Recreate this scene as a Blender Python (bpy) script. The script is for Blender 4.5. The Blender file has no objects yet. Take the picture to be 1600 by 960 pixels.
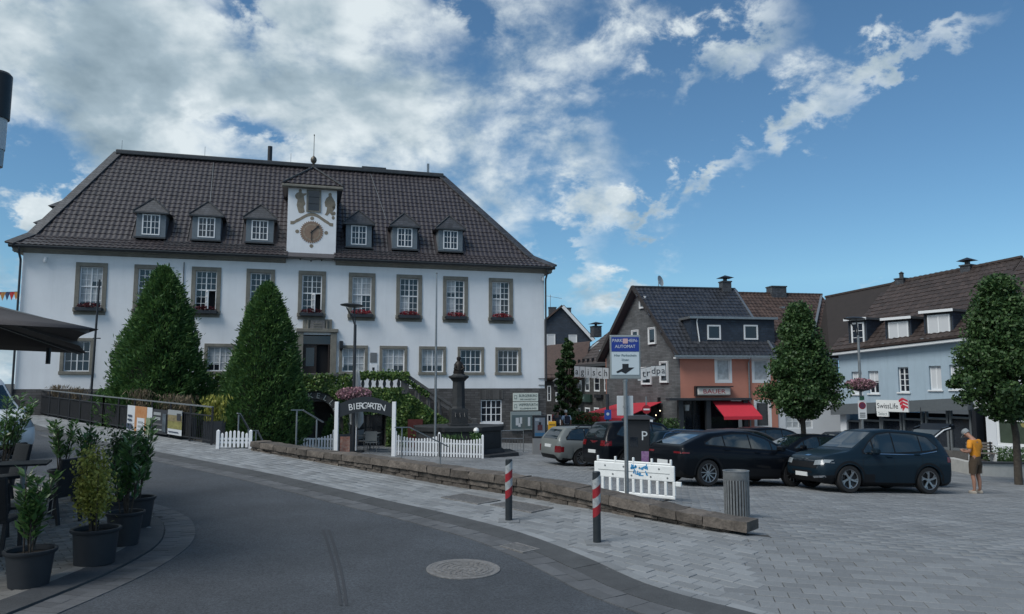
import bpy, math, random
import numpy as np
from mathutils import Vector, Matrix
from mathutils.bvhtree import BVHTree
R=math.radians
random.seed(7); rng=np.random.default_rng(7)
scn=bpy.context.scene; COL=scn.collection
# ------------------------------------------------------------ camera
FPX=1180.0; PITCH=math.atan(120/FPX); CAMZ=2.27
cam=bpy.data.cameras.new('camera'); cam.sensor_width=36; cam.lens=FPX/1600*36
cam.clip_start=.1; cam.clip_end=4000
camo=bpy.data.objects.new('camera',cam); COL.objects.link(camo)
camo.location=(0,0,CAMZ); camo.rotation_euler=(math.pi/2+PITCH,0,0); scn.camera=camo
# ------------------------------------------------------------ sun, sky, exposure
SUN_EL=R(50); SUN_AZ=R(-130)         # azimuth clockwise from +Y: veiled sun from the left
sd=Vector((math.sin(SUN_AZ)*math.cos(SUN_EL),math.cos(SUN_AZ)*math.cos(SUN_EL),math.sin(SUN_EL)))
sl=bpy.data.lights.new('sun','SUN'); sl.energy=1.5; sl.angle=R(28); sl.color=(1,.97,.93)
so=bpy.data.objects.new('sun',sl); COL.objects.link(so); so.rotation_euler=sd.to_track_quat('Z','Y').to_euler()
so.location=(0,0,60)
scn.view_settings.view_transform='Standard'; scn.view_settings.look='None'
scn.view_settings.exposure=0.82; scn.view_settings.gamma=1.0; scn.view_settings.use_curve_mapping=False
try: scn.cycles.max_bounces=6; scn.cycles.transparent_max_bounces=8
except Exception: pass
wd=bpy.data.worlds.new('World'); scn.world=wd; wd.use_nodes=True
def world():
    nt=wd.node_tree; N=nt.nodes; L=nt.links; N.clear()
    out=N.new('ShaderNodeOutputWorld'); bg=N.new('ShaderNodeBackground'); bg.inputs[1].default_value=.1
    sky=N.new('ShaderNodeTexSky'); sky.sky_type='NISHITA'; sky.sun_disc=False
    sky.sun_elevation=SUN_EL; sky.sun_rotation=SUN_AZ; sky.air_density=1.0; sky.dust_density=.1; sky.ozone_density=3.0
    tc=N.new('ShaderNodeTexCoord')
    def M(op,a,b=None,c=None,clamp=False):
        n=N.new('ShaderNodeMath'); n.operation=op; n.use_clamp=clamp
        for i,v in enumerate((a,b,c)):
            if v is None: continue
            if isinstance(v,(int,float)): n.inputs[i].default_value=v
            else: L.new(v,n.inputs[i])
        return n.outputs[0]
    sp=N.new('ShaderNodeSeparateXYZ'); L.new(tc.outputs['Generated'],sp.inputs[0])
    x,y,z=sp.outputs
    sv=N.new('ShaderNodeCombineXYZ'); L.new(x,sv.inputs[0]); L.new(y,sv.inputs[1]); L.new(M('MAXIMUM',z,.13),sv.inputs[2])
    L.new(sv.outputs[0],sky.inputs[0])     # clear air: no yellow band along the horizon
    az=M('ARCTAN2',x,y); hyp=M('SQRT',M('ADD',M('MULTIPLY',x,x),M('MULTIPLY',y,y)))
    el=M('ARCTAN2',z,hyp)
    # cloud sheet seen in perspective
    den=M('ADD',M('MAXIMUM',z,0.0),.5)
    cb=N.new('ShaderNodeCombineXYZ'); L.new(M('DIVIDE',x,den),cb.inputs[0]); L.new(M('DIVIDE',y,den),cb.inputs[1])
    def noise(scale,detail,rough,off,dist=0.0):
        mp=N.new('ShaderNodeMapping'); mp.inputs['Location'].default_value=off; L.new(cb.outputs[0],mp.inputs[0])
        n=N.new('ShaderNodeTexNoise'); n.inputs['Scale'].default_value=scale; n.inputs['Detail'].default_value=detail
        n.inputs['Roughness'].default_value=rough; n.inputs['Distortion'].default_value=dist; L.new(mp.outputs[0],n.inputs['Vector']); return n.outputs['Fac']
    big=noise(4.2,8,.57,(3.1,1.7,0),.12); fine=noise(15.,6,.62,(0.4,5.2,0),.2)
    # the same field sampled a little towards the sun shades the clouds
    big2=noise(4.2,5,.55,(3.1-.05*math.sin(SUN_AZ),1.7-.06*math.cos(SUN_AZ),0),.12)
    # weather front: cloud bank over the left, open sky on the right, streaks in between (azimuth, elevation, radii, tilt, weight)
    cover=M('MULTIPLY_ADD',M('SUBTRACT',-.03,az),1.05,0.10)
    cover=M('MINIMUM',M('MAXIMUM',cover,-.24),.21)
    bk=N.new('ShaderNodeMapRange'); L.new(y,bk.inputs[0]); bk.inputs[1].default_value=.25; bk.inputs[2].default_value=-.3; bk.inputs[3].default_value=-.3; bk.inputs[4].default_value=.03
    cover=M('MAXIMUM',cover,bk.outputs[0])      # broken cloud goes on all round; the open patch is to the right
    az=M('MULTIPLY_ADD',M('SUBTRACT',fine,.5),.16,M('MULTIPLY_ADD',M('SUBTRACT',big,.5),.22,az)); el=M('MULTIPLY_ADD',M('SUBTRACT',fine,.5),-.12,M('MULTIPLY_ADD',M('SUBTRACT',big2,.5),.2,el))   # ragged outlines
    for a0,e0,ra,re,tilt,w in BL:
        ca,sa=math.cos(tilt),math.sin(tilt)
        da=M('SUBTRACT',az,a0); de=M('SUBTRACT',el,e0)
        p=M('DIVIDE',M('ADD',M('MULTIPLY',da,ca),M('MULTIPLY',de,sa)),ra); q=M('DIVIDE',M('SUBTRACT',M('MULTIPLY',de,ca),M('MULTIPLY',da,sa)),re)
        g=M('EXPONENT',M('MULTIPLY',M('ADD',M('MULTIPLY',p,p),M('MULTIPLY',q,q)),-1.0))
        cover=M('MULTIPLY_ADD',g,w,cover)
    f=M('ADD',M('MULTIPLY',big,.92),M('MULTIPLY',fine,.28))
    d=M('ADD',M('SUBTRACT',f,.605),cover)
    dens=N.new('ShaderNodeMapRange'); dens.interpolation_type='SMOOTHSTEP'; L.new(d,dens.inputs[0]); dens.inputs[1].default_value=-.05; dens.inputs[2].default_value=.23
    lit=M('ADD',M('MULTIPLY',M('SUBTRACT',big,big2),2.8),M('MULTIPLY',M('SUBTRACT',fine,.5),.8))
    thick=N.new('ShaderNodeMapRange'); L.new(d,thick.inputs[0]); thick.inputs[1].default_value=.06; thick.inputs[2].default_value=.40; thick.inputs[3].default_value=.84; thick.inputs[4].default_value=.36
    sh=M('ADD',thick.outputs[0],lit,None,True)
    cr=N.new('ShaderNodeValToRGB'); L.new(sh,cr.inputs[0]); e=cr.color_ramp.elements
    e[0].position=.10; e[0].color=(1.35,1.85,2.2,1); e[1].position=.92; e[1].color=(4.3,4.75,4.95,1)
    m=cr.color_ramp.elements.new(.5); m.color=(2.2,2.8,3.2,1)
    mx=N.new('ShaderNodeMix'); mx.data_type='RGBA'; L.new(M('MULTIPLY',dens.outputs[0],.96),mx.inputs[0]); 
    sk=N.new('ShaderNodeMix'); sk.data_type='RGBA'; sk.blend_type='MULTIPLY'; sk.inputs[0].default_value=1; L.new(sky.outputs[0],sk.inputs[6]); sk.inputs[7].default_value=SKYTINT
    L.new(sk.outputs[2],mx.inputs[6]); L.new(cr.outputs[0],mx.inputs[7]); L.new(mx.outputs[2],bg.inputs[0]); L.new(bg.outputs[0],out.inputs[0])
SKYTINT=(.42,.57,.61,1)
def AE(px,py):
    d=Vector((0,math.cos(PITCH),math.sin(PITCH)))+Vector((1,0,0))*((px-800)/FPX)+Vector((0,-math.sin(PITCH),math.cos(PITCH)))*((480-py)/FPX)
    return math.atan2(d.x,d.y), math.atan2(d.z,math.hypot(d.x,d.y))
def blob(px,py,rx,ry,tilt,w): a,e=AE(px,py); return (a,e,rx/FPX,ry/FPX,-tilt,w)
BL=[blob(1280,150,100,66,R(-30),.33),blob(1210,215,60,36,R(-30),.24),blob(1180,60,120,60,R(-24),.29),blob(1080,120,120,36,R(-20),.25),blob(1480,35,110,28,R(-24),.28),blob(1010,60,80,60,0,.14),blob(1380,90,50,30,R(-60),.16),
    blob(1125,245,30,20,0,.26),blob(1020,310,75,22,R(-25),.24),blob(930,320,60,50,R(-50),.20),blob(985,465,60,26,0,.30),blob(1380,432,40,16,0,.2),blob(880,440,60,60,0,.2),blob(900,130,90,120,0,.10),
    blob(25,310,45,70,0,-.40),blob(385,215,60,26,0,-.24),blob(372,10,50,36,0,-.26),blob(860,392,36,30,0,-.2),blob(700,15,46,26,0,-.22),blob(945,40,60,40,0,-.12),blob(150,40,150,80,0,.06),blob(10,470,30,40,0,-.3)]
world()
try: wd.cycles.sampling_method='MANUAL'; wd.cycles.sample_map_resolution=256
except Exception: pass
# ------------------------------------------------------------ pixel <-> place
CF=Vector((0,math.cos(PITCH),math.sin(PITCH))); CU=Vector((0,-math.sin(PITCH),math.cos(PITCH)))
def ray(px,py): return CF+Vector((1,0,0))*((px-800)/FPX)+CU*((480-py)/FPX)
def at(px,py,Y): d=ray(px,py); return Vector((0,0,CAMZ))+d*(Y/d.y)
def sstep(a,b,x): t=min(1,max(0,(x-a)/(b-a))); return t*t*(3-2*t)
def zr(x,y): return .028*(-.55*x+.83*y-11)
def zp(x,y):
    yy=y if y<28 else 28+(1-math.exp(-(y-28)/4.))*4
    return -.1-.045*(yy-11.65)-.035*(min(x,30)-3.8)
WALL=[(-7.54,22.11),(-5.3,20.0),(-3.23,18.1),(-1.53,16.45),(0.1,15.1),(1.5,13.75),(2.35,12.95),(3.0,12.35),(3.62,11.85)]   # front foot of the low stone wall
FENCE=[(-9.21,23.44),(-15.68,29.23),(-23.42,36.45)]
EDGE=[(8,8.3)]+WALL[::-1]+FENCE+[(-60,70)]
def side(x,y):                                   # >0 on the plaza side of wall / fence line; also the place along it
    best=1e9; s=0
    for i in range(len(EDGE)-1):
        ax,ay=EDGE[i]; bx,by=EDGE[i+1]; dx,dy=bx-ax,by-ay; l=dx*dx+dy*dy
        t=min(1,max(0,((x-ax)*dx+(y-ay)*dy)/l)); ex,ey=x-ax-t*dx,y-ay-t*dy; d=ex*ex+ey*ey
        if d<best: best=d; s=(dx*ey-dy*ex); i0=i; f0=(1-t)*math.sqrt(l)
    side.foot=f0
    return (math.copysign(math.sqrt(best),-s), i0)
def G(x,y):
    d,i=side(x,y)
    w=.4+4.6*sstep(0,4,side.foot) if i==0 else .4
    a=zr(x,y); b=zp(x,y)
    if x<-24 or y>60: return a+(b-a)*sstep(0,w,d) if y<90 else b
    return a+(b-a)*sstep(0.0,w,d)
def ground(px,py,fz=None):
    fz=fz or G; Y=10.
    d=ray(px,py)
    for _ in range(70):
        P=at(px,py,Y); Y=.6*Y+.4*(d.y*(fz(P.x,P.y)-CAMZ)/d.z)
    P=at(px,py,Y); P.z=fz(P.x,P.y); return P
# ------------------------------------------------------------ mesh building
class MB:
    def __init__(s): s.v=[]; s.f=[]; s.m=[]
    def add(s,vs,fs,mi=0):
        b=len(s.v); s.v.extend(tuple(v) for v in vs); s.f.extend(tuple(b+i for i in f) for f in fs); s.m.extend([mi]*len(fs)); return s
    def box(s,x0,x1,y0,y1,z0,z1,mi=0,M=None):
        vs=[Vector((x,y,z)) for z in (z0,z1) for y in (y0,y1) for x in (x0,x1)]
        if M is not None: vs=[M@v for v in vs]
        return s.add(vs,[(0,2,3,1),(4,5,7,6),(0,1,5,4),(2,6,7,3),(0,4,6,2),(1,3,7,5)],mi)
    def bar(s,p,q,w,h=None,mi=0,up=(0,0,1)):
        p=Vector(p);q=Vector(q);h=h or w; d=(q-p); l=d.length; d.normalize(); up=Vector(up)
        if abs(d.dot(up))>.98: up=Vector((0,1,0))
        sx=d.cross(up).normalized(); sz=sx.cross(d).normalized()
        M=Matrix((( sx.x,d.x,sz.x,p.x),(sx.y,d.y,sz.y,p.y),(sx.z,d.z,sz.z,p.z),(0,0,0,1)))
        return s.box(-w/2,w/2,0,l,-h/2,h/2,mi,M)
    def tube(s,pts,r,n=8,mi=0):
        pts=[Vector(p) for p in pts]; k=len(pts); rs=r if isinstance(r,(list,tuple)) else [r]*k
        b=[];up=Vector((0,0,1)); ref=None
        for i,p in enumerate(pts):
            d=(pts[min(i+1,k-1)]-pts[max(i-1,0)]).normalized()
            if ref is None: ref=d.orthogonal().normalized()
            ref=(ref-d*ref.dot(d)); ref=ref.normalized() if ref.length>1e-6 else d.orthogonal().normalized()
            bi=d.cross(ref)
            b+= [p+(ref*math.cos(2*math.pi*j/n)+bi*math.sin(2*math.pi*j/n))*rs[i] for j in range(n)]
        fs=[(i*n+j,i*n+(j+1)%n,(i+1)*n+(j+1)%n,(i+1)*n+j) for i in range(k-1) for j in range(n)]
        fs+=[tuple(range(n-1,-1,-1)),tuple((k-1)*n+j for j in range(n))]
        return s.add(b,fs,mi)
    def lathe(s,prof,n=24,mi=0,c=(0,0,0),M=None,a0=0,caps=True):
        vs=[Vector((r*math.cos(a0+2*math.pi*j/n)+c[0],r*math.sin(a0+2*math.pi*j/n)+c[1],z+c[2])) for r,z in prof for j in range(n)]
        if M is not None: vs=[M@v for v in vs]
        k=len(prof); fs=[(i*n+j,i*n+(j+1)%n,(i+1)*n+(j+1)%n,(i+1)*n+j) for i in range(k-1) for j in range(n)]
        if caps:
            fs+=[tuple(range(n-1,-1,-1)),tuple((k-1)*n+j for j in range(n))]
        return s.add(vs,fs,mi)
    def prism(s,poly,y0,y1,mi=0,M=None):            # polygon in x,z extruded along y
        n=len(poly); vs=[Vector((x,y0,z)) for x,z in poly]+[Vector((x,y1,z)) for x,z in poly]
        if M is not None: vs=[M@v for v in vs]
        return s.add(vs,[tuple(range(n)),tuple(range(2*n-1,n-1,-1))]+[(i,i+n,(i+1)%n+n,(i+1)%n) for i in range(n)],mi)
    def slab(s,poly,z0,z1,mi=0):                     # polygon in x,y extruded up
        n=len(poly); vs=[(x,y,z0) for x,y in poly]+[(x,y,z1) for x,y in poly]
        return s.add(vs,[tuple(range(n-1,-1,-1)),tuple(range(n,2*n))]+[(i,(i+1)%n,(i+1)%n+n,i+n) for i in range(n)],mi)
    def sheet(s,pts,th,mi=0):                        # 3-D polygon given thickness against its normal
        pts=[Vector(p) for p in pts]; nn=(pts[1]-pts[0]).cross(pts[-1]-pts[0]).normalized(); n=len(pts)
        vs=pts+[p-nn*th for p in pts]
        return s.add(vs,[tuple(range(n)),tuple(range(2*n-1,n-1,-1))]+[(i,i+n,(i+1)%n+n,(i+1)%n) for i in range(n)],mi)
    def merge(s,me,M,mi=0):
        return s.add([M@v.co for v in me.vertices],[tuple(p.vertices) for p in me.polygons],mi)
    def build(s,name,mats,parent=None,smooth=False,bev=0,loc=None,rot=None):
        me=bpy.data.meshes.new(name); me.from_pydata(s.v,[],s.f)
        mats=mats if isinstance(mats,(list,tuple)) else [mats]
        for m in mats: me.materials.append(m)
        if len(mats)>1: me.polygons.foreach_set('material_index',s.m)
        fixn(me)
        if smooth:
            me.polygons.foreach_set('use_smooth',[True]*len(me.polygons)); me.set_sharp_from_angle(angle=R(38 if smooth is True else smooth))
        o=obj(name,me,parent,loc,rot)
        if bev:
            b=o.modifiers.new('bevel','BEVEL'); b.width=bev; b.segments=2; b.limit_method='ANGLE'; b.angle_limit=R(40)
        return o
def fixn(me):
    import bmesh
    bm=bmesh.new(); bm.from_mesh(me); bmesh.ops.recalc_face_normals(bm,faces=bm.faces); bm.to_mesh(me); bm.free()
def obj(name,me,parent=None,loc=None,rot=None):
    o=bpy.data.objects.new(name,me); COL.objects.link(o)
    if parent: o.parent=parent
    if loc is not None: o.location=loc
    if rot is not None: o.rotation_euler=rot if isinstance(rot,(tuple,list)) else (0,0,rot)
    return o
def fast(name,v,q,m,parent=None,loc=None):           # arrays of vertices and quads
    v=np.asarray(v,np.float32); q=np.asarray(q,np.int32)
    me=bpy.data.meshes.new(name); me.vertices.add(len(v)); me.vertices.foreach_set('co',v.ravel())
    k=q.shape[1]; me.loops.add(q.size); me.loops.foreach_set('vertex_index',q.ravel()); me.polygons.add(len(q))
    me.polygons.foreach_set('loop_start',np.arange(len(q),dtype=np.int32)*k); me.polygons.foreach_set('loop_total',np.full(len(q),k,np.int32))
    me.materials.append(m); me.update(calc_edges=True); me.validate()
    return obj(name,me,parent,loc)
def thing(name,label,cat,loc=(0,0,0),rz=0,group=None):
    o=bpy.data.objects.new(name,None); COL.objects.link(o); o.empty_display_size=.2
    o.location=loc; o.rotation_euler=(0,0,rz); tag(o,label,cat,group); return o
def tag(o,label,cat,group=None):
    o['label']=label; o['category']=cat
    if group: o['group']=group
    return o
def struct(o): o['kind']='structure'; return o
def stuff(o): o['kind']='stuff'; return o
def copy_tree(o,parent=None):
    c=o.copy(); COL.objects.link(c); c.parent=parent
    for ch in list(o.children): copy_tree(ch,c)
    return c
def text_mesh(t,size,ext=.003,align='CENTER'):
    cu=bpy.data.curves.new('t','FONT'); cu.body=t; cu.size=size; cu.align_x=align; cu.align_y='CENTER'; cu.extrude=ext; cu.resolution_u=3
    o=bpy.data.objects.new('t',cu); COL.objects.link(o); bpy.context.view_layer.update()
    me=bpy.data.meshes.new_from_object(o.evaluated_get(bpy.context.evaluated_depsgraph_get()))
    bpy.data.objects.remove(o); bpy.data.curves.remove(cu); return me
def put_text(mb,t,size,M,mi=0,ext=.003,sx=1.0,align='CENTER'):
    me=text_mesh(t,size,ext,align); mb.merge(me,M@Matrix.Diagonal((sx,1,1,1)),mi); bpy.data.meshes.remove(me)
FRONT=Matrix(((1,0,0,0),(0,0,-1,0),(0,1,0,0),(0,0,0,1)))     # text plane x,y -> x,z facing -y
def T(x,y,z): return Matrix.Translation((x,y,z))
# ------------------------------------------------------------ materials
MATS={}
def mat(name,col,rough=.7,metal=0,var=0,vscale=6,bump=0,bscale=40,rnd=0,spec=.5,coat=0,emit=0,wave=None,dirt=0,col2=None,alpha=1,trans=0):
    if name in MATS: return MATS[name]
    m=bpy.data.materials.new(name); m.use_nodes=True; nt=m.node_tree; N=nt.nodes; L=nt.links
    b=N['Principled BSDF']; b.inputs['Roughness'].default_value=rough; b.inputs['Metallic'].default_value=metal
    b.inputs['Specular IOR Level'].default_value=spec; b.inputs['Coat Weight'].default_value=coat
    b.inputs['Base Color'].default_value=(*col,1)
    if coat: b.inputs['Coat Roughness'].default_value=.04
    if trans: b.inputs['Transmission Weight'].default_value=trans
    if alpha<1: b.inputs['Alpha'].default_value=alpha
    if emit: b.inputs['Emission Color'].default_value=(*col,1); b.inputs['Emission Strength'].default_value=emit
    cur=None
    tc=N.new('ShaderNodeTexCoord')
    def mixm(fac,a,bc,mode='MIX'):
        x=N.new('ShaderNodeMix'); x.data_type='RGBA'; x.blend_type=mode
        for i,v in ((0,fac),(6,a),(7,bc)):
            if hasattr(v,'links'): L.new(v,x.inputs[i])
            else: x.inputs[i].default_value=v
        return x.outputs[2]
    cur=(*col,1)
    if col2 is not None or var:
        n=N.new('ShaderNodeTexNoise'); n.inputs['Scale'].default_value=vscale; n.inputs['Detail'].default_value=8; n.inputs['Roughness'].default_value=.62
        L.new(tc.outputs['Object'],n.inputs['Vector'])
        rp=N.new('ShaderNodeMapRange'); L.new(n.outputs['Fac'],rp.inputs[0]); rp.inputs[1].default_value=.3; rp.inputs[2].default_value=.7
        lo=tuple(c*(1-var) for c in col) if col2 is None else col2
        hi=tuple(min(1,c*(1+var*.8)) for c in col) if col2 is None else col
        cur=mixm(rp.outputs[0],(*lo,1),(*hi,1))
    if rnd:
        oi=N.new('ShaderNodeObjectInfo'); ge=N.new('ShaderNodeNewGeometry')
        ad=N.new('ShaderNodeMath'); ad.operation='ADD'; L.new(oi.outputs['Random'],ad.inputs[0]); L.new(ge.outputs['Random Per Island'],ad.inputs[1])
        fr=N.new('ShaderNodeMath'); fr.operation='FRACT'; L.new(ad.outputs[0],fr.inputs[0])
        mr=N.new('ShaderNodeMapRange'); L.new(fr.outputs[0],mr.inputs[0]); mr.inputs[3].default_value=1-rnd; mr.inputs[4].default_value=1+rnd
        cur=mixm(1.0,cur,mr.outputs[0],'MULTIPLY')
    if dirt:
        n=N.new('ShaderNodeTexNoise'); n.inputs['Scale'].default_value=.9; n.inputs['Detail'].default_value=10; n.inputs['Roughness'].default_value=.7
        L.new(tc.outputs['Object'],n.inputs['Vector'])
        rp=N.new('ShaderNodeMapRange'); L.new(n.outputs['Fac'],rp.inputs[0]); rp.inputs[1].default_value=.42; rp.inputs[2].default_value=.75; rp.inputs[3].default_value=0; rp.inputs[4].default_value=dirt
        cur=mixm(rp.outputs[0],cur,tuple(c*.35 for c in col)+(1,))
    if hasattr(cur,'links'): L.new(cur,b.inputs['Base Color'])
    if bump:
        n=N.new('ShaderNodeTexNoise'); n.inputs['Scale'].default_value=bscale; n.inputs['Detail'].default_value=5
        L.new(tc.outputs['Object'],n.inputs['Vector'])
        bp=N.new('ShaderNodeBump'); bp.inputs['Strength'].default_value=bump; bp.inputs['Distance'].default_value=.02; L.new(n.outputs['Fac'],bp.inputs['Height']); L.new(bp.outputs[0],b.inputs['Normal'])
    MATS[name]=m; return m
def course_mat(name,col,mort,bw,bh,var=.25,rough=.8,axis='xz',bump=.6,scale=1.0,offset=.5):       # far surfaces whose pieces cannot be told apart
    if name in MATS: return MATS[name]
    m=mat(name,col,rough); nt=m.node_tree; N=nt.nodes; L=nt.links; b=N['Principled BSDF']
    tc=N.new('ShaderNodeTexCoord'); sp=N.new('ShaderNodeSeparateXYZ'); cb=N.new('ShaderNodeCombineXYZ'); L.new(tc.outputs['Object'],sp.inputs[0])
    ad=N.new('ShaderNodeMath'); ad.operation='ADD'; L.new(sp.outputs[0],ad.inputs[0]); L.new(sp.outputs[1],ad.inputs[1])
    if axis=='xy': L.new(sp.outputs[0],cb.inputs[0]); L.new(sp.outputs[1],cb.inputs[1])
    else: L.new(ad.outputs[0],cb.inputs[0]); L.new(sp.outputs[2],cb.inputs[1])
    br=N.new('ShaderNodeTexBrick'); L.new(cb.outputs[0],br.inputs['Vector']); br.offset=offset
    br.inputs['Scale'].default_value=scale; br.inputs['Brick Width'].default_value=bw; br.inputs['Row Height'].default_value=bh; br.inputs['Mortar Size'].default_value=bh*.06; br.inputs['Bias'].default_value=0
    br.inputs['Color1'].default_value=(*[c*(1-var) for c in col],1); br.inputs['Color2'].default_value=(*[c*(1+var) for c in col],1); br.inputs['Mortar'].default_value=(*mort,1)
    n=N.new('ShaderNodeTexNoise'); n.inputs['Scale'].default_value=1.3; n.inputs['Detail'].default_value=8; L.new(tc.outputs['Object'],n.inputs['Vector'])
    mr=N.new('ShaderNodeMapRange'); L.new(n.outputs['Fac'],mr.inputs[0]); mr.inputs[1].default_value=.3; mr.inputs[2].default_value=.7; mr.inputs[3].default_value=.75; mr.inputs[4].default_value=1.2
    x=N.new('ShaderNodeMix'); x.data_type='RGBA'; x.blend_type='MULTIPLY'; x.inputs[0].default_value=1; L.new(br.outputs['Color'],x.inputs[6]); L.new(mr.outputs[0],x.inputs[7]); L.new(x.outputs[2],b.inputs['Base Color'])
    bp=N.new('ShaderNodeBump'); bp.inputs['Strength'].default_value=bump; bp.inputs['Distance'].default_value=.015; bp.invert=True; L.new(br.outputs['Fac'],bp.inputs['Height']); L.new(bp.outputs[0],b.inputs['Normal'])
    return m
def leaf_mat(name,c0,c1,rough=.5,spec=.35):
    if name in MATS: return MATS[name]
    m=mat(name,c0,rough,spec=spec); nt=m.node_tree; N=nt.nodes; L=nt.links; b=N['Principled BSDF']
    ge=N.new('ShaderNodeNewGeometry'); rp=N.new('ShaderNodeValToRGB'); L.new(ge.outputs['Random Per Island'],rp.inputs[0])
    rp.color_ramp.elements[0].color=(*c0,1); rp.color_ramp.elements[1].color=(*c1,1)
    L.new(rp.outputs[0],b.inputs['Base Color'])
    tr=N.new('ShaderNodeBsdfTranslucent'); L.new(rp.outputs[0],tr.inputs[0]); ms=N.new('ShaderNodeMixShader'); ms.inputs[0].default_value=.22
    L.new(b.outputs[0],ms.inputs[1]); L.new(tr.outputs[0],ms.inputs[2]); L.new(ms.outputs[0],N['Material Output'].inputs[0])
    return m
GLASS=mat('window_glass',(.015,.02,.028),.06,spec=.7,var=.2,vscale=1.2)
CARGLASS=mat('car_glass',(.008,.016,.020),.03,spec=1.0,coat=.5)
WHITEP=mat('white_paint',(.80,.81,.82),.5,var=.05,vscale=3)
BLACKM=mat('black_metal',(.012,.014,.018),.45,var=.15)
STEEL=mat('galvanised_steel',(.30,.32,.33),.42,.75,var=.15,vscale=8)
DARKG=mat('anthracite_metal',(.035,.04,.047),.45,.2,var=.15)
INTERIOR=mat('dark_room',(.008,.009,.012),.9)
# ============================================================ ground, road, pavements
def polyint(pts,n):                                  # resample a polyline by arc length (Catmull-Rom smoothed)
    P=[np.array(p,float) for p in pts]; P=[2*P[0]-P[1]]+P+[2*P[-1]-P[-2]]; out=[]
    for i in range(1,len(P)-2):
        for t in np.linspace(0,1,12,endpoint=False):
            a,b,c,d=P[i-1],P[i],P[i+1],P[i+2]
            out.append(.5*((2*b)+(c-a)*t+(2*a-5*b+4*c-d)*t*t+(3*b-a-3*c+d)*t**3))
    out.append(P[-2]); out=np.array(out); s=np.r_[0,np.cumsum(np.linalg.norm(np.diff(out,axis=0),axis=1))]
    q=np.linspace(0,s[-1],n); return np.c_[np.interp(q,s,out[:,0]),np.interp(q,s,out[:,1])],s[-1]
def offset(c,d):                                     # shift a curve sideways (left of its direction is positive)
    t=np.gradient(c,axis=0); t/=np.linalg.norm(t,axis=1)[:,None]; return c+np.c_[-t[:,1],t[:,0]]*d
ASPH=mat('asphalt',(.060,.069,.081),.82,var=.24,vscale=.6,bump=.6,bscale=140,dirt=.3)
def grain(m,scale,amt):                              # fine stone grain on asphalt and concrete
    nt=m.node_tree; N=nt.nodes; L=nt.links; b=N['Principled BSDF']; src=b.inputs['Base Color'].links[0].from_socket if b.inputs['Base Color'].links else None
    tc=N.new('ShaderNodeTexCoord'); v=N.new('ShaderNodeTexVoronoi'); v.inputs['Scale'].default_value=scale; L.new(tc.outputs['Object'],v.inputs['Vector'])
    sp=N.new('ShaderNodeSeparateColor'); L.new(v.outputs['Color'],sp.inputs[0])
    mr=N.new('ShaderNodeMapRange'); L.new(sp.outputs[0],mr.inputs[0]); mr.inputs[3].default_value=1-amt; mr.inputs[4].default_value=1+amt
    x=N.new('ShaderNodeMix'); x.data_type='RGBA'; x.blend_type='MULTIPLY'; x.inputs[0].default_value=1
    if src: L.new(src,x.inputs[6])
    else: x.inputs[6].default_value=b.inputs['Base Color'].default_value
    L.new(mr.outputs[0],x.inputs[7]); L.new(x.outputs[2],b.inputs['Base Color']); return m
grain(ASPH,62,.36)
PAVE=grain(mat('concrete_paver',(.225,.238,.248),.78,var=.16,vscale=1.1,bump=.25,bscale=90,rnd=.2,dirt=.4),160,.10)
PAVE2=grain(mat('plaza_paver',(.195,.206,.215),.74,var=.18,vscale=.8,bump=.25,bscale=90,rnd=.15,dirt=.4),120,.14)
GUT=grain(mat('gutter_stone',(.10,.105,.112),.8,var=.2,vscale=2,bump=.3,bscale=80,rnd=.16,dirt=.4),150,.12)
KERB=grain(mat('dark_kerb',(.062,.066,.07),.8,var=.25,vscale=2.5,bump=.4,bscale=60,rnd=.1,dirt=.3),140,.15)
BRICK=grain(mat('terrace_brick',(.24,.235,.22),.8,var=.2,vscale=2,bump=.3,bscale=90,rnd=.28,dirt=.5),150,.12)
JOINT=mat('joint_sand',(.045,.045,.043),.95,var=.3,vscale=8)
def grid_sheet(name,xs,ys,fz,m,keep=None):
    nx,ny=len(xs),len(ys); v=[(x,y,fz(x,y)) for y in ys for x in xs]
    q=[(j*nx+i,j*nx+i+1,(j+1)*nx+i+1,(j+1)*nx+i) for j in range(ny-1) for i in range(nx-1) if keep is None or keep((xs[i]+xs[i+1])/2,(ys[j]+ys[j+1])/2)]
    o=fast(name,v,q,m); o.data.polygons.foreach_set('use_smooth',[True]*len(o.data.polygons)); return o
OC,OLEN=polyint([(4.2,6.2),(3.1,7.6),(2.42,8.31),(1.88,8.85),(1.51,9.35),(1.13,10.15),(.66,11.03),(0,12.04),(-1.1,13.25),(-2.3,14.4),(-4.02,16.12),(-5.67,17.73),(-7.7,19.5),(-10.4,21.85),(-13.3,24.4),(-15.84,26.83),(-19.27,30.43),(-24,35.4),(-34,46)],600)
IC=offset(OC,.40); EC=offset(OC,.80)                  # heading left-back: its left is the road
xO=lambda y: float(np.interp(y,OC[:,1],OC[:,0]))
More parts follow.
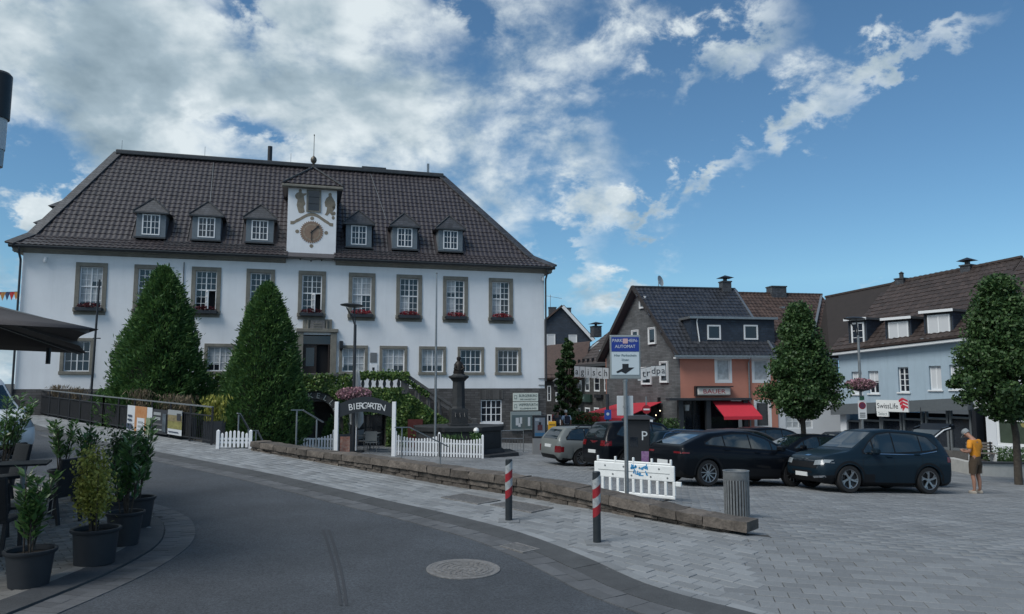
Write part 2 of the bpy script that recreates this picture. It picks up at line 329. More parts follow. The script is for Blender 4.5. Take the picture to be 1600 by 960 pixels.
# the big ground sheet reaches the horizon
far=np.unique(np.r_[-2500,-1200,-600,-300,-150,-90,np.arange(-60,-26,3.),np.arange(-26,30,1.),np.arange(30,61,3),90,150,300,600,1200,2500])
fary=np.unique(np.r_[-400,-150,-60,-30,-10,np.arange(-6,4,2.),np.arange(4,46,1.),np.arange(46,91,4),120,200,400,800,1500,3000])
gcl=lambda x,y: max(-4,min(3.0,G(max(-70,min(60,x)),max(-20,min(120,y)))))
GROUND=struct(grid_sheet('ground',far,fary,lambda x,y:gcl(x,y)-.045,JOINT))
ROAD=struct(grid_sheet('road',np.arange(-40,6.01,.25),np.arange(-4,48.01,.25),lambda x,y: zr(x,y)-.004,ASPH,keep=lambda x,y:(x<(xO(y)-.12 if y>6.2 else 4.2+(6.2-y)*.5)) ))
def boxmesh(l,w,h,bev=.006):                          # a paver with softened top edge: 5 quads + 4 bevel quads
    a=bev; v=[(0,0,-h),(l,0,-h),(l,w,-h),(0,w,-h),(0,0,-a),(l,0,-a),(l,w,-a),(0,w,-a),(a,a,0),(l-a,a,0),(l-a,w-a,0),(a,w-a,0)]
    f=[(0,1,5,4),(1,2,6,5),(2,3,7,6),(3,0,4,7),(4,5,9,8),(5,6,10,9),(6,7,11,10),(7,4,8,11),(8,9,10,11)]
    return np.array(v,float),np.array(f)
def pavers(name,parent,cells,fz,m,h=.04,limit=300,jit=.004):
    # cells: list of (cx,cy,l,w,ang). nearest `limit` become parts of their own, the rest one mesh
    cells=sorted(cells,key=lambda c:c[0]**2+c[1]**2); cache={}
    def tilt(c):
        e=.1; nx=-(fz(c[0]+e,c[1])-fz(c[0]-e,c[1]))/(2*e); ny=-(fz(c[0],c[1]+e)-fz(c[0],c[1]-e))/(2*e)
        z=Vector((nx,ny,1)).normalized(); x=Vector((math.cos(c[4]),math.sin(c[4]),0)); x=(x-z*x.dot(z)).normalized(); y=z.cross(x)
        p=Vector((c[0],c[1],fz(c[0],c[1])+random.uniform(-jit,jit)))-x*c[2]/2-y*c[3]/2
        return Matrix(((x.x,y.x,z.x,p.x),(x.y,y.y,z.y,p.y),(x.z,y.z,z.z,p.z),(0,0,0,1)))
    for c in cells[:limit]:
        k=(round(c[2],3),round(c[3],3))
        if k not in cache:
            v,f=boxmesh(k[0],k[1],h); me=bpy.data.meshes.new(name); me.from_pydata(v.tolist(),[],f.tolist()); me.materials.append(m); cache[k]=me
        o=obj(name,cache[k],parent); o.matrix_local=tilt(c)
    V=[];Q=[];b=0
    for c in cells[limit:]:
        v,f=boxmesh(c[2],c[3],h); M=np.array(tilt(c)); v=v@M[:3,:3].T+M[:3,3]; V.append(v); Q.append(f+b); b+=len(v)
    if V: stuff(fast(name+'_field',np.concatenate(V),np.concatenate(Q),m,parent))
def bond(x0,x1,y0,y1,l,w,ang,keep,gap=.008,org=(0,0)):  # running bond, rotated about org
    out=[]; ca,sa=math.cos(ang),math.sin(ang); j=0; y=y0
    while y<y1:
        x=x0+(l/2 if j%2 else 0)
        while x<x1:
            X=org[0]+x*ca-y*sa; Y=org[1]+x*sa+y*ca
            if keep(X,Y): out.append((X,Y,l-gap,w-gap,ang))
            x+=l
        y+=w; j+=1
    return out
def seam(x,y): return (x-3.62)*.952-(y-11.85)*.305      # where the pavement pattern meets the plaza pattern
# pavement between kerb and stone wall / fence
def on_pave(x,y):
    if y<6.3 or y>34.5: return False
    d,i=side(x,y)
    return d<.12 and x>xO(y)+.10 and seam(x,y)<.05
PAVEMENT=struct(grid_sheet('pavement',np.arange(-26,5.01,.3),np.arange(6.4,35.01,.3),lambda x,y:zr(x,y)+.008,JOINT,keep=lambda x,y: x>xO(y)+.15 and side(x,y)[0]<.3))
def zpave(x,y): return zr(x,y)+.032
a0=math.atan2(9.3,-9.7)
pavers('paver',PAVEMENT,bond(-8,40,-8,8,.32,.21,a0,lambda x,y:on_pave(x,y),org=(2.2,10.5)),zpave,PAVE)
# light edging row along the kerb, kerb stones, gutter rows
def strip(parent,name,c,d0,d1,L,fz,m,h,gap=.008,ymax=36,z0=0,z1=0):
    s=np.r_[0,np.cumsum(np.linalg.norm(np.diff(c,axis=0),axis=1))]; n=int(s[-1]/L); a=offset(c,d0); b=offset(c,d1)
    out=[]
    for k in range(n):
        q=[k*L+gap/2,(k+.5)*L,(k+1)*L-gap/2]
        pa=[(np.interp(t,s,a[:,0]),np.interp(t,s,a[:,1])) for t in q]; pb=[(np.interp(t,s,b[:,0]),np.interp(t,s,b[:,1])) for t in q]
        if pa[0][1]>ymax: break
        mb=MB(); jz=random.uniform(-.003,.003)
        top=[(x,y,fz(x,y)+z0+jz) for x,y in pa]+[(x,y,fz(x,y)+z1+jz) for x,y in pb[::-1]]
        bot=[(x,y,z-h) for x,y,z in top]
        mb.add(top+bot,[(0,1,4,5),(1,2,3,4),(6,7,1,0),(7,8,2,1),(8,9,3,2),(9,10,4,3),(10,11,5,4),(11,6,0,5)])
        out.append(mb.build(name,m,parent))
    return out
strip(PAVEMENT,'edging_stone',OC,-.155,-.005,.42,lambda x,y:zr(x,y),PAVE,.05,z0=.037,z1=.037)
KERBO=struct(MB().build('kerb',KERB)); KERBO.data.clear_geometry()
_k=MB(); bo=offset(OC,.02); bi=offset(OC,.38)
for i in range(len(OC)-1):
    if OC[i][1]>46: break
    _k.add([(*bo[i],zr(*bo[i])+.010),(*bo[i+1],zr(*bo[i+1])+.010),(*bi[i+1],zr(*bi[i+1])-.002),(*bi[i],zr(*bi[i])-.002)],[(0,1,2,3)])
bpy.data.objects.remove(KERBO); KERBO=struct(_k.build('kerb',JOINT))
strip(KERBO,'kerb_stone',OC,.0,.40,1.0,zr,KERB,.08,z0=.036,z1=.008,gap=.005,ymax=44)
strip(KERBO,'gutter_stone',OC,.405,.60,.30,zr,GUT,.03,z0=.006,z1=.004,ymax=26)
strip(KERBO,'gutter_stone',OC,.60,.795,.30,zr,GUT,.03,z0=.004,z1=.006,ymax=26)
# plaza paving
def on_plaza(x,y):
    d,i=side(x,y)
    if i==0 or y<12.0: return seam(x,y)>-.3 and x>xO(min(y,30))+.10 and y>6.4
    return d>.4 and y<43 and x>-9.5
def inview(x,y): return y>6.4 and abs(x)/max(y,.1)<1.0 and y<43
PLAZA=struct(grid_sheet('plaza',np.arange(-9.5,40.01,.5),np.arange(6.5,46.01,.5),lambda x,y:G(x,y)-.006,JOINT,keep=lambda x,y: on_plaza(x,y) or (side(x,y)[0]>.3 and y>30)))
def blend_keep(x,y): return inview(x,y) and ((side(x,y)[1]==0 and on_plaza(x,y)) or (side(x,y)[1]>0 and on_plaza(x,y)))
pavers('plaza_paver',PLAZA,bond(-34,44,-20,44,.36,.21,R(-12),lambda x,y:blend_keep(x,y),org=(6,12)),lambda x,y:G(x,y)+.026,PAVE2)
# terrace on the left with rounded kerb
IS=[(-4.85,6.0),(-4.69,7.4),(-4.5,8.7),(-4.43,9.75),(-4.53,10.9),(-4.92,12.0),(-5.5,12.95),(-6.6,14.05),(-8.6,15.6),(-12,18.2),(-18,23),(-30,33)]
TC,_=polyint(IS,300)
TERR=struct(grid_sheet('terrace',np.arange(-30,-4.3,.25),np.arange(5,34,.25),lambda x,y:zr(x,y)+.02,JOINT,keep=lambda x,y: x<np.interp(y,TC[:,1],TC[:,0])-.55))
strip(TERR,'gutter_stone',TC,.0,.2,.14,zr,GUT,.03,z0=.006,z1=.004,ymax=17)
strip(TERR,'gutter_stone',TC,.2,.42,.14,zr,GUT,.03,z0=.004,z1=.008,ymax=17)
strip(TERR,'kerb_stone',TC,.43,.75,.9,zr,KERB,.08,z0=.03,z1=.06,gap=.004,ymax=30)
strip(TERR,'edging_stone',TC,.755,.90,.22,zr,BRICK,.03,z0=.058,z1=.058,ymax=20)
pavers('terrace_brick',TERR,bond(-9,9,-8,10,.22,.11,R(38),lambda x,y: 6<y<19 and x>-13 and x<np.interp(y,TC[:,1],offset(TC,.85)[:,0]) and x/y>-.9,org=(-6.5,10)),lambda x,y:zr(x,y)+.050,BRICK)
# low stone wall
STONE=grain(mat('wall_stone',(.108,.092,.078),.85,var=.45,vscale=5,bump=.9,bscale=16,rnd=.35,dirt=.4),30,.18)
WLL=thing('low_stone_wall','low rough dark stone wall between the pavement and the plaza','wall',(0,0,0))
wc,wl=polyint(WALL,200)
def rough_block(name,parent,p,q,depth,z0,z1,out=0.0,m=STONE):
    # a hewn block running from p to q (front foot line), with an uneven split face
    p=Vector((p[0],p[1],0)); q=Vector((q[0],q[1],0)); d=(q-p); L=d.length; d.normalize(); nrm=Vector((-d.y,d.x,0))
    if nrm.y<0: nrm=-nrm
    n=4; vs=[]; 
    for i in range(n+1):
        t=i/n; e=.012 if i in (0,n) else 0
        for (dep,z) in ((0,z0(t)),(0,z0(t)*.45+z1(t)*.55),(0.012,z1(t)),(depth,z1(t)),(depth,z0(t))):
            j=random.uniform(-.016,.016) if dep<.02 else 0
            base=p+d*(L*t)+nrm*(dep-out+j+ (e if dep<.02 else 0)); vs.append((base.x,base.y,z+(random.uniform(-.008,.008) if z!=z0(t) else 0)))
    fs=[(i*5+k,(i+1)*5+k,(i+1)*5+(k+1)%5,i*5+(k+1)%5) for i in range(n) for k in range(5)]+[(0,1,2,3,4),tuple(n*5+k for k in (4,3,2,1,0))]
    mb=MB(); mb.add(vs,fs); return mb.build(name,m,parent,smooth=25)
ws=np.r_[0,np.cumsum(np.linalg.norm(np.diff(wc,axis=0),axis=1))]
wp=lambda s:(np.interp(s,ws,wc[:,0]),np.interp(s,ws,wc[:,1]))
def wtop(s): return zr(*wp(s))+.30+.09*sstep(2,8,s)-.15*sstep(wl-4.5,wl,s)
s=0
while s<wl-.05:
    L=min(random.uniform(.45,.85),wl-s); L=wl-s if wl-s-L<.25 else L; a,b=wp(s),wp(s+L-.012)
    rough_block('cap_stone',WLL,a,b,.50,lambda t,s=s,L=L:wtop(s+L*t)-.15,lambda t,s=s,L=L:wtop(s+L*t)+random.uniform(-.008,.012),.05); s+=L
s=0.
while s<wl-.35:
    L=min(random.uniform(.28,.6),wl-.3-s); 
    if L<.1: break
    a,b=wp(s),wp(s+L-.015); mid=lambda q:zr(*wp(q))*.5+(wtop(q)-.155)*.5
    rough_block('wall_stone',WLL,a,b,.42,lambda t,s=s,L=L:mid(s+L*t)+.006,lambda t,s=s,L=L:wtop(s+L*t)-.157,random.uniform(-.03,.02)); s+=L
s=-.17
while s<wl-.35:
    L=min(random.uniform(.28,.62),wl-.3-s)
    if L<.1: break
    a,b=wp(max(0,s)),wp(s+L-.015)
    rough_block('wall_stone',WLL,a,b,.42,lambda t,s=s,L=L:zr(*wp(s+L*t))-.6,lambda t,s=s,L=L:mid(s+L*t)-.004,random.uniform(-.03,.02)); s+=L
# ironwork in the ground
CAST=mat('cast_iron',(.20,.195,.19),.6,.2,var=.35,vscale=14,bump=.6,bscale=60)
def flat_frame(P,ang=0):
    e=.2; nx=-(zr(P.x+e,P.y)-zr(P.x-e,P.y))/(2*e); ny=-(zr(P.x,P.y+e)-zr(P.x,P.y-e))/(2*e); q=Vector((0,0,1)).rotation_difference(Vector((nx,ny,1)).normalized())
    return (q.to_matrix()@Matrix.Rotation(ang,3,'Z')).to_euler()
P=ground(724,889,zr); mh=thing('manhole_cover','round cast iron manhole cover set in the road','manhole cover',(P.x,P.y,P.z+.002)); mh.rotation_euler=flat_frame(P)
mb=MB(); mb.lathe([(.47,-.02),(.47,.004),(.44,.006),(.43,.002),(.40,.002)],40,caps=False); mb.build('frame_ring',CAST,mh)
mb=MB(); mb.lathe([(.40,-.02),(.40,.003),(.385,.003),(.385,.008),(.35,.008),(.35,.003)],40); mb.build('lid',CAST,mh)
for rr,n in ((.30,26),(.23,20),(.16,13),(.08,7)):
    for k in range(n):
        a=2*math.pi*k/n+rr*9; mb=MB(); mb.box(-.022,.022,-.028,.028,.0,.009,M=T(rr*math.cos(a),rr*math.sin(a),0)@Matrix.Rotation(a,4,'Z')); mb.build('stud',CAST,mh)
def grate(P,ang,lx,ly,nb,label,name='drain_grate'):
    g=thing(name,label,'drain',(P.x,P.y,P.z)); g.rotation_euler=flat_frame(P,ang)
    mb=MB(); t=.03
    for a in ((-lx/2,lx/2,-ly/2,-ly/2+t),(-lx/2,lx/2,ly/2-t,ly/2),(-lx/2,-lx/2+t,-ly/2+t,ly/2-t),(lx/2-t,lx/2,-ly/2+t,ly/2-t)): mb.box(*a,-.03,.01)
    mb.build('frame',CAST,g)
    MB().box(-lx/2+t,lx/2-t,-ly/2+t,ly/2-t,-.03,-.012).build('sump',INTERIOR,g)
    for k in range(nb):
        x=-lx/2+t+(lx-2*t)*(k+.5)/nb; MB().box(x-(lx/nb)*.28,x+(lx/nb)*.28,-ly/2+t,ly/2-t,-.011,.007).build('bar',CAST,g)
ga=math.atan2(9.2-11.5,1.6+.5)
for px,py,lb in ((735,783,'cast iron tree grate in the pavement, the one farther from the bollards'),(815,795,'cast iron tree grate in the pavement behind the nearer edge of the first bollard')):
    P=ground(px,py,zr); P.z+=.040; grate(P,R(-42),1.0,.62,16,lb,'pavement_grate')
P=ground(812,857,zr); P.z+=.008; grate(P,math.atan2(11.0-10.2,-.2-.5),.5,.33,9,'small gutter drain beside the kerb near the second bollard')
TARP=mat('tyre_rubber_mark',(.036,.040,.047),.8)
# ============================================================ buildings: shared pieces
class Frame:                                          # a facade: s along it, t into the house, z up
    def __init__(f,A,u): f.A=Vector((A[0],A[1],0)); f.u=Vector((u[0],u[1],0)).normalized(); f.n=Vector((-f.u.y,f.u.x,0)); f.rz=math.atan2(f.u.y,f.u.x)
    def loc(f,px,py,t=0):
        d=ray(px,py); c=Vector((0,0,CAMZ)); k=(f.A+f.n*t-c).dot(f.n)/d.dot(f.n); P=c+d*k; return (P-f.A).dot(f.u),P.z
    def rect(f,l,r,tp,b,t=0):
        cx,cy=(l+r)/2,(tp+b)/2; return f.loc(l,cy,t)[0],f.loc(r,cy,t)[0],f.loc(cx,b,t)[1],f.loc(cx,tp,t)[1]
    def root(f,name,label,cat,group=None): return thing(name,label,cat,(f.A.x,f.A.y,0),f.rz,group)
CURT=mat('net_curtain',(.42,.45,.47),.8,var=.3,vscale=5)
def window(parent,s0,s1,z0,z1,frame,cols=2,rows=3,fw=.06,mw=.025,t=0.0,depth=.10,transom=None,glass=None,curtain=0,leaves=2,name='window',pane=None):
    """timber window: outer frame, leaf stile(s), glazing bars, panes set back"""
    w=MB(); y0,y1=t,t+.07
    w.box(s0,s0+fw,y0,y1,z0,z1); w.box(s1-fw,s1,y0,y1,z0,z1); w.box(s0+fw,s1-fw,y0,y1,z0,z0+fw); w.box(s0+fw,s1-fw,y0,y1,z1-fw,z1)
    o=w.build(name,frame,parent)
    zs=[(z0+fw,z1-fw)] if transom is None else [(z0+fw,transom-fw*.6),(transom+fw*.6,z1-fw)]
    if transom is not None: MB().box(s0+fw,s1-fw,y0-.012,y1,transom-fw*.6,transom+fw*.6).build('transom',frame,o)
    for zi,(a,b) in enumerate(zs):
        L=(s1-s0-2*fw)/leaves
        for k in range(leaves):
            x0=s0+fw+k*L; x1=x0+L
            if k<leaves-1: MB().box(x1-fw*.5,x1+fw*.5,y0-.006,y1,a,b).build('stile',frame,o)
            nb=cols//leaves
            bars=MB()
            for c in range(1,nb): xx=x0+(x1-x0)*c/nb; bars.box(xx-mw/2,xx+mw/2,y0+.012,y1-.01,a,b)
            nr=rows if transom is None else rows[zi]
            for r in range(1,nr): zz=a+(b-a)*r/nr; bars.box(x0,x1,y0+.014,y1-.012,zz-mw/2,zz+mw/2)
            if bars.v: bars.build('glazing_bars',frame,o)
            MB().box(x0,x1,t+.035,t+.043,a,b).build('pane',glass or GLASS,o)
            if curtain and random.random()<curtain: MB().box(x0+.01,x1-.01,t+.0335,t+.0345,a+(b-a)*random.choice((0,0,.25)),b).build('curtain',CURT,o)
    return o
def surround(parent,s0,s1,z0,z1,w,m,t=-.05,depth=.12,sill=.05):
    o=MB(); o.box(s0-w,s0,t,t+depth,z0,z1); o.box(s1,s1+w,t,t+depth,z0,z1); o.box(s0-w,s1+w,t-.005,t+depth,z1,z1+w); o.build('stone_surround',m,parent,bev=.008)
    MB().box(s0-w-.03,s1+w+.03,t-sill,t+depth,z0-w,z0).build('sill',m,parent,bev=.01)
def wall_open(mb,s0,s1,z0,z1,holes,t0,t1,mi=0):       # wall slab with rectangular openings (cells around the holes, no overlaps)
    xs=sorted({s0,s1,*[h[0] for h in holes],*[h[1] for h in holes]}); zs=sorted({z0,z1,*[h[2] for h in holes],*[h[3] for h in holes]})
    xs=[x for x in xs if s0<=x<=s1]; zs=[z for z in zs if z0<=z<=z1]
    solid=lambda x,z: not any(h[0]<x<h[1] and h[2]<z<h[3] for h in holes)
    for i in range(len(xs)-1):
        j=0
        while j<len(zs)-1:
            if not solid((xs[i]+xs[i+1])/2,(zs[j]+zs[j+1])/2): j+=1; continue
            k=j
            while k<len(zs)-1 and solid((xs[i]+xs[i+1])/2,(zs[k]+zs[k+1])/2): k+=1
            mb.add([(xs[i],t0,zs[j]),(xs[i+1],t0,zs[j]),(xs[i+1],t0,zs[k]),(xs[i],t0,zs[k])],[(0,1,2,3)],mi); j=k
    for h in holes:                                    # reveals
        a,b,c,d=h; mb.add([(a,t0,c),(a,t1,c),(a,t1,d),(a,t0,d)],[(0,1,2,3)],mi); mb.add([(b,t0,c),(b,t0,d),(b,t1,d),(b,t1,c)],[(0,1,2,3)],mi)
        mb.add([(a,t0,d),(a,t1,d),(b,t1,d),(b,t0,d)],[(0,1,2,3)],mi); mb.add([(a,t0,c),(b,t0,c),(b,t1,c),(a,t1,c)],[(0,1,2,3)],mi)
def tile_mesh(w,l,amp,n=6):                            # one pantile: rolled cross-section, lower lip
    vs=[];
    for (y,dz) in ((0,.030),(0.0,.006),(l*1.12,.0)):
        for i in range(n+1):
            u=i/n; prof=amp*(math.sin(2*math.pi*(u-.08))*.55+.45*math.cos(2*math.pi*u)); vs.append((w*(u-.5)*1.04,y,prof+dz if y==0 and dz>.01 else (prof+dz if y>0 else prof-.03)))
    k=n+1; f=[(i,i+1,2*k+i+1,2*k+i) for i in range(n)]+[(k+i,k+i+1,i+1,i) for i in range(n)]
    return np.array(vs),np.array(f)
def tiles(parent,name,mats,origin,ux,uy,nrow_len,w,l,inside,amp=.034,limit=300,cam=None,smooth=True):
    """lay pantiles over a roof plane: origin at eave, ux along it, uy up the slope (unit vectors, local space)"""
    ux=Vector(ux).normalized(); uy=Vector(uy).normalized(); nz=ux.cross(uy).normalized()
    v,f=tile_mesh(w,l,amp); me=bpy.data.meshes.new(name); me.from_pydata(v.tolist(),[],f.tolist()); me.materials.append(mats)
    me.polygons.foreach_set('use_smooth',[True]*len(me.polygons)); me.set_sharp_from_angle(angle=R(50))
    cells=[]
    for r in range(int(nrow_len[1]/l)):
        for c in range(int(nrow_len[0]/w)+1):
            a,b=(c+.5)*w,(r)*l
            if inside(a,b+l/2): cells.append((a,b))
    wp=parent.matrix_basis
    cells.sort(key=lambda c:(wp@(Vector(origin)+ux*c[0]+uy*c[1])-Vector((0,0,CAMZ))).length)
    Rm=Matrix(((ux.x,uy.x,nz.x),(ux.y,uy.y,nz.y),(ux.z,uy.z,nz.z)))
    for c in cells[:limit]:
        o=obj(name,me,parent); p=Vector(origin)+ux*c[0]+uy*c[1]; o.matrix_local=Matrix.Translation(p)@(Rm@Matrix.Rotation(random.uniform(-.012,.012),3,'Z')).to_4x4()
    V=[];Q=[];b=0; Rn=np.array(Rm)
    for c in cells[limit:]:
        p=Vector(origin)+ux*c[0]+uy*c[1]+nz*random.uniform(-.004,.006); V.append(v@Rn.T+np.array(p)); Q.append(f+b); b+=len(v)
    if V:
        o=stuff(fast(name+'_field',np.concatenate(V),np.concatenate(Q),mats,parent)); o.data.polygons.foreach_set('use_smooth',[True]*len(o.data.polygons)); o.data.set_sharp_from_angle(angle=R(50))
def leaf_quads(c,d,nrm,l,w):                          # arrays of leaf centres, directions, normals -> folded leaf quads
    d=d/np.linalg.norm(d,axis=1)[:,None]; s=np.cross(d,nrm); s/=np.maximum(np.linalg.norm(s,axis=1)[:,None],1e-6)
    l=np.asarray(l).reshape(-1,1); w=np.asarray(w).reshape(-1,1)
    P=np.stack([c-d*l/2,c+s*w/2,c+d*l/2,c-s*w/2],1).reshape(-1,3)
    return P,np.arange(len(c)*4).reshape(-1,4)
def rdir(n):
    v=rng.normal(size=(n,3)); return v/np.linalg.norm(v,axis=1)[:,None]
PETAL_D=leaf_mat('dark_red_blossom',(.03,.012,.016),(.16,.02,.03)); PETAL_R=leaf_mat('red_blossom',(.05,.02,.02),(.42,.03,.05)); PETAL_P=leaf_mat('pink_blossom',(.05,.06,.03),(.62,.34,.42))
def blossom(parent,name,c,r,n,m,l=.07):
    p=rdir(n)*np.cbrt(rng.random((n,1)))*np.array(r)+np.array(c); v,q=leaf_quads(p,rdir(n),rdir(n),l*rng.uniform(.6,1.2,n),l*rng.uniform(.5,.9,n)); return stuff(fast(name,v,q,m,parent)) if False else fast(name,v,q,m,parent)
# ============================================================ the town hall
uh=Vector((.964,.265,0)).normalized(); Bc=at(851,608,41.0); HL=25.15
HF=Frame((Bc.x-uh.x*HL,Bc.y-uh.y*HL),uh)
PLAST=mat('white_render',(.82,.84,.86),.85,var=.06,vscale=.5,bump=.15,bscale=70,dirt=.07)
def streak(m,amt,sx=2.2,sz=.16):                     # rain streaks and grime running down a wall
    nt=m.node_tree; N=nt.nodes; L=nt.links; b=N['Principled BSDF']; src=b.inputs['Base Color'].links[0].from_socket
    tc=N.new('ShaderNodeTexCoord'); mp=N.new('ShaderNodeMapping'); mp.inputs['Scale'].default_value=(sx,sx,sz); L.new(tc.outputs['Object'],mp.inputs[0])
    n=N.new('ShaderNodeTexNoise'); n.inputs['Scale'].default_value=2.0; n.inputs['Detail'].default_value=7; n.inputs['Roughness'].default_value=.65; L.new(mp.outputs[0],n.inputs['Vector'])
    mr=N.new('ShaderNodeMapRange'); L.new(n.outputs['Fac'],mr.inputs[0]); mr.inputs[1].default_value=.48; mr.inputs[2].default_value=.75; mr.inputs[3].default_value=1; mr.inputs[4].default_value=1-amt
    x=N.new('ShaderNodeMix'); x.data_type='RGBA'; x.blend_type='MULTIPLY'; x.inputs[0].default_value=1; L.new(src,x.inputs[6]); L.new(mr.outputs[0],x.inputs[7]); L.new(x.outputs[2],b.inputs['Base Color']); return m
streak(PLAST,.07,1.3,.12)
SAND=mat('grey_sandstone',(.215,.205,.175),.85,var=.22,vscale=4,bump=.4,bscale=35,dirt=.25)
TILE=mat('glazed_dark_tile',(.050,.043,.046),.36,spec=.55,var=.14,vscale=9,rnd=.16)
ZINC=mat('dark_zinc',(.06,.065,.07),.5,.4,var=.2)
SLATE=course_mat('slate_shingle',(.05,.054,.062),(.02,.02,.024),.22,.12,.3,.5)
PLINTH=course_mat('plinth_masonry',(.085,.082,.082),(.035,.034,.033),.42,.125,.3,.85)
PLNZ=2.03; HB=-1.35; EZ=8.52; RZ=14.68; RT=5.0; HD=10.0
hall=HF.root('town_hall','white town hall with steep dark tiled hipped roof and clock dormer','building')
UW=[(c-.48,c+.48,5.80,7.74) for c in [HL+x for x in (-22.28,-19.79,-17.25,-14.74,-12.27,-9.80,-7.38,-4.93,-2.45)]]
LWc=[-22.7,-20.4,-16.5,-10.15,-8.14,-6.12,-4.08,-2.04]
LW=[(HL+c-.56,HL+c+.56,2.88,4.06) for c in LWc]; LW[0]=(HL-23.24,HL-22.16,2.84,4.24)
DOOR=(HL-12.62,HL-11.3,2.05,4.72)
PW=(HL-3.54,HL-2.39,.25,1.43)
w=MB(); wall_open(w,0,HL,PLNZ,EZ+.2,UW+LW+[DOOR],0,.28)
w.add([(0,0,HB),(0,HD,HB),(0,HD,EZ),(0,0,EZ)],[(0,1,2,3)]); w.add([(HL,0,PLNZ),(HL,HD,PLNZ),(HL,HD,EZ),(HL,0,EZ)],[(0,1,2,3)]); w.add([(0,HD,HB),(HL,HD,HB),(HL,HD,EZ),(0,HD,EZ)],[(0,1,2,3)])
w.build('wall',PLAST,hall)
w=MB(); wall_open(w,-.04,HL+.06,HB,PLNZ,[PW],-.06,.2); w.add([(HL+.06,-.06,HB),(HL+.06,HD,HB),(HL+.06,HD,PLNZ),(HL+.06,-.06,PLNZ)],[(0,1,2,3)]); w.add([(-.04,-.06,PLNZ),(HL+.06,-.06,PLNZ),(HL+.06,0,PLNZ),(-.04,0,PLNZ)],[(0,1,2,3)]); w.build('plinth',PLINTH,hall)
MB().box(.05,HL-.05,.3,.34,HB,EZ).build('room_back',INTERIOR,hall)
for i,(a,b,c,d) in enumerate(UW):
    surround(hall,a,b,c,d,.19,SAND,sill=.05); MB().box(a-.19,b+.19,-.05,.06,c-.32,c-.19).build('sill_apron',SAND,hall,bev=.01)
    op=i in (1,2,3,4)
    tr=c+(d-c)*.52
    o=window(hall,a,b,c,d,WHITEP,4,[3,3],.05,.022,t=.08,transom=tr,curtain=0 if op else .75)
    if op:                                             # lower leaf swung open onto a dark room
        for ch in list(o.children):
            if ch.name.startswith('pane') and ch.data.vertices[0].co.z<tr-.3 and ch.data.vertices[0].co.x>a+.4: bpy.data.objects.remove(ch)
            elif ch.name.startswith('glazing') and min(v.co.z for v in ch.data.vertices)<tr-.3 and min(v.co.x for v in ch.data.vertices)>a+.4: bpy.data.objects.remove(ch)
        lf=MB(); M=T((a+b)/2,.06,0)@Matrix.Rotation(R(-68),4,'Z')
        for q in ((0,.05,c+.06,tr-.04),(.36,.41,c+.06,tr-.04),(.05,.36,c+.06,c+.11),(.05,.36,tr-.09,tr-.04),(.19,.215,c+.11,tr-.09),(.05,.36,c+.38,c+.40),(.05,.36,c+.66,c+.68)): lf.box(q[0],q[1],-.02,.02,q[2],q[3],0,M)
        lf.build('open_leaf',WHITEP,o)
    bx=MB(); bx.box(a-.08,b+.08,-.30,-.11,c-.16,c+.01); fb=bx.build('flower_box',DARKG,hall,bev=.01)
    for xx in (a-.1,b+.1): MB().bar((xx,-.1,c-.05),(xx,-.33,c-.05),.03).build('bracket',BLACKM,fb)
    blossom(fb,'blossoms',((a+b)/2,-.2,c+.08),(.55,.15,.15),420,PETAL_R if i>4 else PETAL_D,.08)
for i,(a,b,c,d) in enumerate(LW):
    surround(hall,a,b,c,d,.15,SAND,sill=.03); window(hall,a,b,c,d,WHITEP,4,3,.05,.024,t=.07,curtain=.7)
window(hall,*PW,WHITEP,4,3,.06,.035,t=.02); 
lint=MB()
for k in range(11):
    x=PW[0]-.05+k*.115; MB().box(x+.004,x+.108,-.085,-.02,1.46,1.95).build('lintel_stone',mat('plinth_stone',(.085,.082,.08),.85,rnd=.3,var=.2),hall)
MB().box(PW[0]-.05,PW[1]+.05,-.16,.0,PW[2]-.1,PW[2]-.002).build('sill',WHITEP,hall,bev=.01)
# doorway with carved coat of arms
a,b,c,d=DOOR
MB().box(a-.30,a,-.12,.1,c,d+.12).build('door_jamb',SAND,hall,bev=.015); MB().box(b,b+.30,-.12,.1,c,d+.12).build('door_jamb',SAND,hall,bev=.015)
MB().box(a-.36,b+.36,-.18,.1,d+.12,d+.30).build('door_lintel',SAND,hall,bev=.02)
ar=MB(); ar.box(a-.05,b+.05,-.10,.1,d+.30,5.50); o=ar.build('arms_panel',SAND,hall,bev=.02)
m=(a+b)/2; shp=[(m-.33,5.42),(m+.33,5.42),(m+.36,5.0),(m+.25,4.86),(m,4.78+.28-.2),(m-.25,4.86),(m-.36,5.0)]
shp=[(x,z+.02) for x,z in shp]; MB().prism(shp,-.17,-.1).build('shield',mat('carved_stone',(.20,.19,.18),.85,var=.4,vscale=12,bump=.9,bscale=18),o)
for z in (5.0,5.12,5.24): MB().box(m-.2,m+.2,-.19,-.172,z,z+.05).build('relief',SAND,o)
for x in (m-.46,m+.46): MB().lathe([(.05,4.98),(.07,5.1),(.05,5.3),(.06,5.45)],10,c=(x,-.12,0)).build('scroll',SAND,o,smooth=True)
dm=mat('dark_oak',(.03,.02,.016),.5,var=.3,vscale=5)
dr=MB(); dr.box(a+.02,a+.66,.15,.2,c,d-.5); o=dr.build('door_leaf',dm,hall,bev=.01); MB().box(a+.14,a+.54,.143,.149,c+1.1,d-.65).build('door_pane',GLASS,o)
dr=MB(); dr.box(b-.10,b-.04,-.02,.2,c,d-.5); dr.build('door_leaf',dm,hall,bev=.01); MB().box(a,b,.15,.2,d-.46,d-.05).build('fanlight',GLASS,hall); MB().box(a,b,.12,.22,d-.5,d-.46).build('door_transom',dm,hall)
